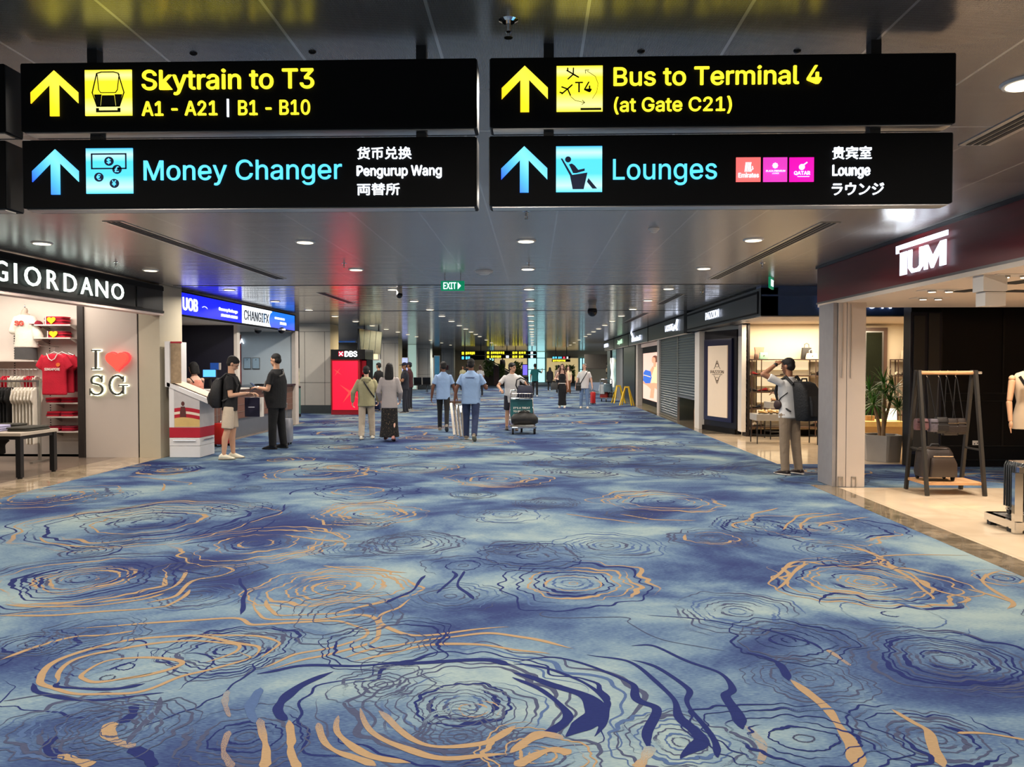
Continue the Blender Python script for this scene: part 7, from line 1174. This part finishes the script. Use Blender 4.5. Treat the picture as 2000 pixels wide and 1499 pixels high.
# man in shorts
x, y = fp(450, 897); M1 = person('man in black tee and beige shorts with backpack looking down at phone', x, y, -78, 1.74, 'asian', 'mop', (CB, 'tee'), (CBG, 'shorts'), legs=((4, 4, .05), (-4, 4, .05)), arms=(((-.18, .22, -1), (.25, 1, .06), None, .7), ((.18, .1, -1), (-.2, 1, .14), None, .7)), lean=3, head=(0, 32), bare_leg=True, shoes=((226, 218, 196), (150, 140, 124)), hem=-.1, build=.96)
# backpack worn on the back
def carried(src, name, label, cat): t = thing(name, label, cat, tuple(src['t'].location), src['t'].rotation_euler.z); return t
t = carried(M1, 'backpack', 'black backpack on the man in beige shorts', 'backpack'); T = M1['Tl']
MB().loft([(T(0, -.20, -.06), .13, .07), (T(0, -.22, .0), .16, .10), (T(0, -.22, .2), .165, .105), (T(0, -.20, .38), .14, .085), (T(0, -.17, .45), .09, .05)], 24, .6).build('body', M('pack_black', (20, 20, 22), .6, bump=.3, bs=60), t, world=False, smooth=60); MB().loft([(T(0, -.31, .0), .12, .03), (T(0, -.325, .1), .125, .04), (T(0, -.31, .2), .11, .025)], 20, .6).build('front_pocket', M('pack_black'), t, world=False, smooth=60)
q = MB()
for k in (-1, 1): q.tube([T(k * .09, -.17, .42), T(k * .11, -.06, .53), T(k * .115, .07, .47), T(k * .12, .135, .33), T(k * .14, .09, .16), T(k * .15, -.1, .06)], .02, 8)
q.build('strap', M('pack_black'), t, world=False, smooth=60)
def phone(src, i, label, dz=.02, rz=0.): h = src['hand'][i]; t = thing('phone', label, 'phone', tuple(h + Vector((0, 0, dz))), src['t'].rotation_euler.z + rz); m = rx(.7); MB().obox((0, .01, 0), (.075, .15, .009), m).build('case', MBLKP, t, world=False, bevel=.003); MB().obox((0, .008, .006), (.066, .138, .002), m).build('screen', M('phone_screen', (40, 50, 70), .1, emit=(90, 110, 150), es=.35), t, world=False)
phone(M1, 1, 'dark phone in the hand of the man in beige shorts', .028)
h = M1['hand'][0]; b = P(497, 796, h.y); t = thing('paper_bag', 'dark navy paper bag with white side hanging from the man in shorts', 'shopping bag', (b.x, h.y, b.z - .16)); zt5 = P(500, 777, h.y).z; zb5 = P(500, 814, h.y).z; q = MB(); bw, bd = .15, .05
MB().box(b.x - bw, b.x + bw * .75, h.y - bd, h.y + bd, zb5, zt5).build('body', M('bag_navy', (28, 26, 48), .35), t); MB().box(b.x + bw * .75, b.x + bw * .97, h.y - bd - .002, h.y + bd + .002, zb5 - .002, zt5 + .004).build('side', MWHT, t); MB().box(b.x - bw * .6, b.x + .02, h.y - bd - .004, h.y - bd, (zb5 + zt5) / 2 - .006, (zb5 + zt5) / 2 + .008).build('print_line', M('print_silver', (190, 190, 200), .4), t)
MB().tube([(b.x - .08, h.y, zt5), (h.x - .02, h.y, h.z - .06), (h.x, h.y, h.z - .02), (h.x + .02, h.y, h.z - .06), (b.x + .08, h.y, zt5)], .005, 6).build('handle', M('cord_white', (226, 220, 210), .7), t)
def suitcase(name, label, x, y, rz, w_, d, h_, m, hnd=.0, z=0.):
    t = thing(name, label, 'suitcase', (x, y, z), rz); MB().loft([((0, 0, .05), w_ / 2 * .94, d / 2 * .92), ((0, 0, .08), w_ / 2, d / 2), ((0, 0, h_ - .04), w_ / 2, d / 2), ((0, 0, h_), w_ / 2 * .92, d / 2 * .9)], 28, .3).build('shell', m, t, world=False, smooth=40); q = MB()
    for i in range(4):
        o = -w_ * .3 + w_ * .6 * i / 3
        for k in (-1, 1): q.tube([(o, k * d / 2, .09), (o, k * d / 2, h_ - .05)], .006, 6)
    q.build('rib', m, t, world=False)
    for i in (-1, 1):
        for k in (-1, 1): MB().tube([(i * w_ * .38 - .012, k * d * .34, .027), (i * w_ * .38 + .012, k * d * .34, .027)], .024, 12).box(i * w_ * .38 - .015, i * w_ * .38 + .015, k * d * .34 - .015, k * d * .34 + .015, .035, .055).build('wheel', MRUB, t, world=False)
    q = MB().tube([(-.06, 0, h_), (-.05, 0, h_ + .03), (.05, 0, h_ + .03), (.06, 0, h_)], .01, 8)
    if hnd: q.tube([(-w_ * .22, d * .3, h_ - .02), (-w_ * .22, d * .3, h_ + hnd)], .008, 8).tube([(w_ * .22, d * .3, h_ - .02), (w_ * .22, d * .3, h_ + hnd)], .008, 8).tube([(-w_ * .24, d * .3, h_ + hnd), (w_ * .24, d * .3, h_ + hnd)], .014, 8)
    q.build('handle', MALU, t, world=False, smooth=60); return t
x, y = fp(434, 872); suitcase('suitcase', 'bright red suitcase behind the man in beige shorts', x, y, R(80), .30, .22, .46, M('suitcase_red', (190, 34, 30), .4), .4)
# man in black
x, y = fp(541, 877); M2 = person('heavy man all in black with shoulder strap and phone by the counter', x, y, 82, 1.82, 'asian', 'crop', (CB, 'tee'), (M('cloth_black_trousers', (20, 20, 22), .9, bump=.5, bs=12), 'trousers', 1.18), legs=((3, 2, .05), (-3, 2, .08)), arms=(((-.22, .15, -1), (.3, .95, .12), None, .5), ((.25, .0, -1), (-.28, 1, .1), None, .5)), head=(-4, 8), build=1.2, belly=.05, hem=-.18, shoes=((18, 18, 20), (30, 30, 32)))
phone(M2, 0, 'dark phone held by the heavy man in black', .03); T = M2['Tl']; MB().tube([T(-.16, -.14, .40), T(-.05, -.165, .44), T(.10, -.08, .53), T(.1, .1, .47), T(-.05, .19, .3), T(-.17, .19, .1)], .014, 8).build('cross_strap', M('strap_grey', (96, 92, 88), .7), M2['t'], world=False, smooth=60); w_ = M2['wl'][0]; MB().tube([w_ - Vector((.0, .03, 0)), w_ + Vector((.0, .0, .003))], .034, 14).build('wrist_band', MWHT, M2['t'], world=False, smooth=60)
x, y = fp(546, 870); suitcase('suitcase', 'silver grey suitcase standing behind the heavy man in black', x, y + .1, R(4), .44, .26, .52, M('suitcase_silver', (146, 148, 156), .35, .3), .3)
WALK = ((18, 6, .03), (-16, 22, .03)); WF = (0, 32)
# hoodie and cardigan pair
x, y = fp(716, 858); P4 = person('person in olive hoodie and beige trousers walking away with cross strap', x, y, 8, 1.58, 'fair', 'short', (COL_, 'hoodie'), (CTN, 'trousers', 1.22), legs=((-4, 8, .05), (10, 6, .10)), feet=(4, 2), arms=(((-.5, -.05, -1), (-.1, .35, -1)), ((.45, .1, -1), (-.1, .5, -.9))), toplen='long', build=1.06, hem=-.14, shoes=((226, 220, 204), (216, 206, 184)))
T = P4['Tl']; MB().tube([T(-.14, .09, .5), T(-.1, -.03, .545), T(-.03, -.165, .42), T(.08, -.165, .24), T(.19, -.06, .07)], .016, 8).build('cross_strap', MBLKP, P4['t'], world=False, smooth=60)
x, y = fp(761, 862); P5 = person('woman in grey cardigan and long black speckled skirt walking away', x, y, 4, 1.62, 'fair', 'long', (CGR, 'knit'), (speck(), 'skirt', 1.05), legs=((8, 4, .02), (-6, 8, .02)), feet=(0, 14), arms=(((-.3, 0, -1), (.1, .6, -.8)), ((.3, 0, -1), (-.1, .6, -.8))), toplen='long', female=True, build=1.06, hem=-.2, shoes=((190, 130, 120), (120, 80, 76)), bare_leg=True)
x, y = fp(740, 801); P6 = person('man in black tee and grey trousers standing by the bank machine', x, y, 62, 1.70, 'asian', 'short', (CB, 'tee'), (M('cloth_taupe', (120, 112, 106), .9), 'trousers'), legs=STAND, arms=(((-.2, .2, -1), (.2, .9, .1)), ((.15, .1, -1), (.05, .6, -.7))), fine=False, shoes=((200, 190, 178), (190, 180, 170)))
x, y = fp(733, 803); suitcase('suitcase', 'small dark blue bag standing beside the man at the bank machine', x, y + .15, 0, .3, .2, .3, M('suitcase_blue', (34, 52, 92), .5))
x, y = fp(791, 807); P7 = person('officer in dark uniform with yellow sleeve and cap standing', x, y, 100, 1.70, 'tan', 'cap', (CDK, 'uniform'), (CDK, 'trousers', 1.05), legs=((3, 2, .06), (-3, 2, .08)), arms=(((-.15, .35, -1), (.1, 1, .5)), ((.15, .05, -1), (.02, .3, -1))), head=(20, 6), fine=False, build=1.1)
q = MB(); T = P7['Tl']; q.cap(T(.185, 0, .47), .074, T(.215, .02, .28), .074, 14).build('yellow_sleeve', M('hi_vis', (196, 210, 90), .7), P7['t'], world=False, smooth=60)
x, y = fp(800, 800); P7b = person('second man in dark clothes and cap behind the officer', x, y, 80, 1.72, 'tan', 'cap', (M('cloth_maroon', (70, 34, 38), .9), 'uniform'), (CDK, 'trousers'), legs=STAND, fine=False)
# two men in light blue polos
x, y = fp(866, 842); P8 = person('slim man in pale blue polo and black trousers walking away', x, y, 4, 1.72, 'brown', 'crop', (CLB, 'polo'), (CB, 'trousers', .95), legs=WALK, feet=WF, arms=(((-.32, -.05, -1), (-.14, .1, -1)), ((.34, .1, -1), (.28, .25, -1))), build=.98, head=(14, 0), hem=-.12, shoes=((120, 108, 96), (136, 126, 110)))
x, y = fp(920, 861); P9 = person('broad man in pale blue polo and jeans walking away', x, y, -3, 1.73, 'brown', 'short', (CLB, 'polo'), (CJN, 'trousers', 1.12), legs=((12, 4, .05), (-12, 18, .02)), feet=(0, 30), arms=(((-.42, -.12, -1), (-.16, -.05, -1)), ((.5, .1, -1), (-.1, 1, .15))), build=1.14, hem=-.15, shoes=((104, 92, 80), (150, 140, 120)))
T = P9['Tl']; MB().add([T(-.10, -.153, .405), T(.10, -.153, .405), T(.10, -.152, .42), T(-.10, -.152, .42)], [(0, 1, 2, 3)]).build('back_print', M('print_navy', (60, 76, 120), .8), P9['t'], world=False)
hl, hr = P9['hand'][0], P8['hand'][1]; t = thing('barrier_panels', 'bundle of long silver panels carried between the two men in polos', 'panels', (hl.x, hl.y, .2)); MPN = M('panel_silver', (206, 196, 184), .28, .7)
bt, tp = P(896, 850, 16.1), P(889, 788, 16.6); bt2 = P(886, 815, 17.6)
for k in range(4): o_ = Vector((.055 * k - .09, .16 * k, -.03 * k)); a, b = tp + o_, bt + o_; b.z = max(b.z, .03); MB().bar(a, b, .05, .03, up=(0, 1, 0)).build('panel', MPN, t)
MB().bar(tp + Vector((-.1, .02, .02)), tp + Vector((.14, .5, .0)), .06, .05).build('grip', M('grip_brown', (90, 66, 50), .6), t)
# man with the trolley
x, y = fp(1001, 842); P10 = person('man in white tee and dark shorts pushing a luggage trolley', x - .02, y + .12, 186, 1.68, 'asian', 'short', (CW, 'tee'), (CDK, 'shorts'), legs=((2, 4, .05), (-6, 6, .07)), arms=(((-.75, .3, -.7), (-.25, .75, -.55), None, .8), ((.62, .15, -.8), (-.25, .9, -.35), None, .8)), lean=12, head=(52, -2), build=1.08, bare_leg=True, hem=-.2, shoes=((70, 56, 50), (60, 50, 46)))
c = P10['wl'][0]; MB().ell(c, (.036, .036, .03)).build('watch', MWHT, P10['t'], world=False, smooth=60)
def trolley(label, x, y, rz, adv=True):
    t = thing('luggage_trolley', label, 'luggage trolley', (x, y, 0), rz); q = MB()
    for k in (-1, 1): q.tube([(k * .28, -.42, .16), (k * .29, .18, .20), (k * .27, .24, .60), (k * .25, .30, 1.0)], .016, 8)
    q.tube([(-.25, .30, 1.0), (.25, .30, 1.0)], .02, 8).tube([(-.26, .26, .80), (.26, .26, .80)], .012, 8).tube([(-.28, -.42, .16), (.28, -.42, .16)], .016, 8).build('frame', MCHR, t, world=False, smooth=60)
    MB().box(-.27, .27, -.42, .18, .17, .19).build('platform', MALU, t, world=False)
    if adv: MB().box(-.26, .26, .20, .22, .32, .78).build('advert_panel', M('advert_teal', (30, 92, 98), .5), t, world=False)
    q = MB()
    for i in range(7): q.tube([(-.25, .25 - .20 * (i / 6), .82), (.25, .25 - .20 * (i / 6), .82)], .005, 6)
    if adv:
        for i in range(9): q.tube([(-.24 + .06 * i, .05, .82), (-.24 + .06 * i, .05, .93)], .004, 6)
        q.tube([(-.25, .05, .93), (.25, .05, .93)], .006, 6).build('basket', MALU, t, world=False)
    for (wx, wy) in ((-.25, -.34), (.25, -.34), (0, .22)): MB().tube([(wx - .02, wy, .07), (wx + .02, wy, .07)], .068, 16).build('wheel', MRUB, t, world=False, smooth=50); MB().box(wx - .03, wx + .03, wy - .03, wy + .03, .10, .17).build('wheel_fork', MALU, t, world=False)
    return t
x, y = fp(1020, 848); t = trolley('luggage trolley with teal advert panel pushed by the man in white tee', x, y + .2, R(6)); a = WM[t.name]
o = a @ Vector((-.20, .196, .56)); text('lettering', "IT'S A TREAT", tuple(o), (1, .1, 0), .40, .045, MTAG, t, bold=.02, depth=.004); o = a @ Vector((-.20, .196, .48)); text('lettering', 'TO BE LOVED', tuple(o), (1, .1, 0), .40, .045, MTAG, t, bold=.02, depth=.004)
o = a @ Vector((.03, -.12, .192)); t = thing('duffel_bag', 'black duffel bag lying on the trolley platform', 'bag', tuple(o), R(6)); MB().loft([((-.30, 0, .13), .08, .07, (0, 1, 0), (0, 0, 1)), ((-.24, 0, .14), .15, .13, (0, 1, 0), (0, 0, 1)), ((.0, 0, .17), .17, .165, (0, 1, 0), (0, 0, 1)), ((.24, 0, .14), .15, .13, (0, 1, 0), (0, 0, 1)), ((.32, 0, .12), .06, .06, (0, 1, 0), (0, 0, 1))], 24).build('body', M('duffel_black', (24, 22, 20), .55, bump=.5, bs=10), t, world=False, smooth=60); MB().tube([(-.12, -.05, .31), (0, -.06, .36), (.12, -.05, .31)], .012, 8).build('handle', MBLKP, t, world=False, smooth=60)
o = a @ Vector((.08, .14, .80)); t = thing('shoulder_bag', 'navy shoulder bag with arched strap on top of the trolley', 'bag', tuple(o), R(6)); MB().loft([((0, 0, .03), .19, .08), ((0, 0, .15), .2, .09), ((0, 0, .30), .17, .07), ((0, 0, .32), .15, .05)], 24, .5).build('body', M('bag_dark_navy', (24, 28, 52), .6), t, world=False, smooth=50); MB().tube([(-.17, 0, .2), (-.22, 0, .32), (-.20, 0, .45), (-.10, 0, .5), (.02, 0, .44), (.08, 0, .32)], .017, 8).build('strap', MBLKP, t, world=False, smooth=60)
# far people
def far(px, py, label, face, H, skin, hair, top, bot, **k): x, y = fp(px, py); return person(label, x, y, face, H, skin, hair, top, bot, fine=False, **k)
far(1045, 775, 'man in teal shirt and black trousers taking a photo before the daylight window', 0, 1.7, 'tan', 'short', (CTL, 'tee'), (CB, 'trousers'), legs=((3, 3, .05), (-4, 4, .05)), arms=(((-.2, 0, -1), (0, .3, -1)), ((.5, .6, -.3), (.2, .8, .5))), shoes=((200, 200, 200), (210, 210, 210)))
far(1074, 764, 'woman in black headscarf and black clothes walking far away', 0, 1.5, 'tan', 'hijab', (CB, 'knit'), (CB, 'trousers'), legs=((8, 3, .03), (-8, 8, .03)), toplen='long', female=True, build=1.15, hem=-.25)
W13 = far(1098, 797, 'woman in black top and wide black trousers carrying a bag', 176, 1.66, 'fair', 'long', (CB, 'tank'), (CB, 'skirt', .8), legs=((4, 3, .03), (-3, 3, .03)), arms=(((-.15, 0, -1), (-.15, .1, -1)), ((.45, -.1, -.8), (-.3, .75, .1))), female=True, hairm=HRR, hem=.06, shoes=((220, 210, 200), (210, 200, 190)))
T = W13['Tl']; MB().tube([T(0, 0, .035), T(0, 0, .065)], .143, 24).build('waist_band', MWHT, W13['t'], world=False, smooth=50)
c = W13['T'](.30, .05, -.04); t = thing('shoulder_bag', 'dark grey shoulder bag beside the woman in wide black trousers', 'bag', (c.x, c.y, c.z - .12)); MB().loft([((c.x, c.y, c.z - .16), .12, .06), ((c.x, c.y, c.z), .15, .07), ((c.x, c.y, c.z + .12), .1, .04)], 20, .7).build('body', M('bag_charcoal', (58, 58, 58), .5), t, smooth=60); MB().tube([(c.x - .08, c.y, c.z + .1), (c.x + .06, c.y, c.z + .45), (c.x + .08, c.y, c.z + .1)], .01, 6).build('strap', MBLKP, t)
far(1110, 770, 'woman in cream top and brown skirt behind the one in wide black trousers', 170, 1.58, 'fair', 'long', (M('cloth_cream', (214, 196, 160), .9), 'tee'), (M('cloth_brown', (112, 70, 44), .9), 'skirt', .8), female=True, hairm=HRR)
far(1091, 768, 'person in cream jacket hidden behind the woman in wide black trousers', 10, 1.64, 'fair', 'short', (M('cloth_pale_rose', (200, 176, 160), .9), 'knit'), (CDK, 'trousers'), toplen='long')
M14 = far(1141, 798, 'man in white tee and pale jeans with black cross bag walking closer', 178, 1.68, 'fair', 'crop', (CW, 'tee'), (CJL, 'trousers', 1.1), legs=((5, 3, .08), (-4, 4, .08)), arms=(((-.3, 0, -1), (-.15, .25, -1)), ((.3, 0, -1), (.25, .1, -1))), head=(-30, 0), build=1.08, hairm=HRG, hem=-.16, shoes=((214, 206, 186), (200, 194, 180)))
T = M14['Tl']; MB().tube([T(-.13, -.02, .53), T(-.08, .13, .42), T(.06, .155, .2), T(.18, .09, -.02)], .016, 8).build('cross_strap', MBLKP, M14['t'], world=False, smooth=60); c = M14['T'](.22, .06, -.05); t = thing('cross_bag', 'black cross bag at the hip of the man in white tee and pale jeans', 'bag', (c.x, c.y, c.z - .15)); MB().loft([((c.x, c.y, c.z - .18), .1, .05), ((c.x, c.y, c.z), .11, .06), ((c.x, c.y, c.z + .12), .09, .04)], 20, .6).build('body', MBK, t, smooth=60); MB().box(c.x - .08, c.x + .08, c.y - .06, c.y - .05, c.z + .02, c.z + .03).build('zip', MALU, t)
x, y = fp(1158, 790); suitcase('suitcase', 'slim red suitcase behind the man in white tee and pale jeans', x, y, .2, .16, .3, .5, M('suitcase_red'), .3)
far(938, 774, 'person in white shirt beyond the broad man in polo', 10, 1.62, 'tan', 'bob', (CW, 'tee'), (CDK, 'trousers'), legs=((4, 3, .03), (-4, 4, .03)), female=True, hairm=HRR)
far(904, 764, 'person in olive top far behind, left of the broad man', 180, 1.6, 'tan', 'bob', (COL_, 'tee'), (CDK, 'trousers'), female=True); far(912, 763, 'person in dark top far behind, beside the olive one', 0, 1.7, 'tan', 'short', (CDK, 'tee'), (CDK, 'trousers'))
a = P(981, 712, 65.9); person('dark figure riding the escalator', a.x, 66.5, 200, 1.7, 'tan', 'short', (CB, 'knit'), (CB, 'trousers'), toplen='long', fine=False, lift=max(0, P(981, 722, 66.5).z - .55))
# backpack man at right
x, y = fp(1541, 927); M16 = person('man in white tee and khaki trousers scratching his head with big backpack', x, y, 32, 1.70, 'tan', 'short', (CW, 'tee'), (CKH, 'trousers', 1.12), legs=((0, 2, .05), (-2, 3, .13)), arms=(((-.6, .55, .42), (.298, -.11, .227), (.8, -.2, .5), .7), ((.28, .35, -1), (-.55, .9, .35))), lean=2, head=(14, 4), build=1.04, hem=-.08, shoes=((44, 30, 28), (206, 198, 190)))
w_ = M16['wl'][0]; MB().ell(w_, (.034, .034, .03)).build('watch', MBLKP, M16['t'], world=False, smooth=60)
t = carried(M16, 'backpack', 'large black backpack on the man in khaki trousers', 'backpack'); T = M16['Tl']; PB = M('pack_charcoal', (17, 17, 20), .7, bump=.4, bs=40)
LB_ = lambda a, b, c: T(a + .04, b - .03, c)
MB().loft([(LB_(.06, -.20, -.12), .15, .10), (LB_(.06, -.23, -.06), .175, .135), (LB_(.05, -.235, .12), .18, .14), (LB_(.03, -.22, .34), .17, .13), (LB_(.02, -.19, .43), .15, .10), (LB_(.02, -.16, .46), .12, .07)], 28, .45).build('body', PB, t, world=False, smooth=50)
MB().loft([(LB_(.07, -.37, -.05), .13, .03), (LB_(.06, -.385, .1), .14, .04), (LB_(.05, -.37, .24), .13, .025)], 22, .45).build('front_pocket', PB, t, world=False, smooth=50); MB().tube([LB_(-.05, -.19, .44), LB_(-.03, -.2, .50), LB_(.07, -.2, .50), LB_(.09, -.19, .44)], .012, 8).build('grab_handle', PB, t, world=False, smooth=60); MB().obox(LB_(.17, -.24, .40), (.04, .03, .03)).build('buckle', MWHT, t, world=False)
q = MB()
for k in (-1, 1): q.tube([T(k * .10, -.16, .42), T(k * .12, -.05, .535), T(k * .125, .08, .47), T(k * .13, .14, .32), T(k * .155, .08, .14), T(k * .14, -.14, .02)], [.02, .024, .026, .024, .014, .012], 8)
q.build('strap', PB, t, world=False, smooth=60)
h = T(-.2, .1, .0); t = carried(M16, 'waist_pouch', 'dark brown pouch hanging at the left side of the man in khaki', 'pouch'); MB().ell(T(-.185, .06, .12), (.03, .07, .07)).build('body', M('pouch_brown', (52, 32, 30), .6), t, world=False, smooth=60); MB().tube([T(-.15, -.1, .3), T(-.19, .0, .22), T(-.19, .06, .14)], .008, 6).build('strap', PB, t, world=False)
# loaded trolley far right
x, y = fp(1186, 786); t = trolley('far luggage trolley piled with bags before the green fascia', x, y + .3, R(170), False); a = WM[t.name]
for k, (o, r_, m, lab) in enumerate((((.12, -.1, .32), (.2, .18, .14), M('bag_red', (150, 40, 36), .6), 'dark red bag low on the far trolley'), ((-.2, -.12, .30), (.17, .2, .12), MBK, 'black bag low on the far trolley'), ((.2, .0, .55), (.14, .16, .2), M('bag_pale', (206, 210, 214), .5), 'pale plastic bag on the far trolley'), ((-.05, .05, .62), (.2, .15, .18), M('bag_slate', (94, 116, 128), .5), 'slate blue bag stacked on the far trolley'), ((-.28, -.3, .3), (.13, .1, .12), M('bag_sand', (186, 170, 130), .6), 'sand coloured box bag at the far trolley front'))):
    c = a @ Vector(o); u_ = thing('travel_bag', lab, 'bag', (c.x, c.y, c.z - r_[2])); MB().loft([((c.x, c.y, c.z - r_[2]), r_[0] * .9, r_[1] * .9), ((c.x, c.y, c.z), r_[0], r_[1]), ((c.x, c.y, c.z + r_[2]), r_[0] * .8, r_[1] * .7)], 20, .6).build('body', m, u_, smooth=60); MB().tube([(c.x - r_[0] * .4, c.y, c.z + r_[2]), (c.x, c.y, c.z + r_[2] + .06), (c.x + r_[0] * .4, c.y, c.z + r_[2])], .009, 6).build('handle', MBLKP, u_)
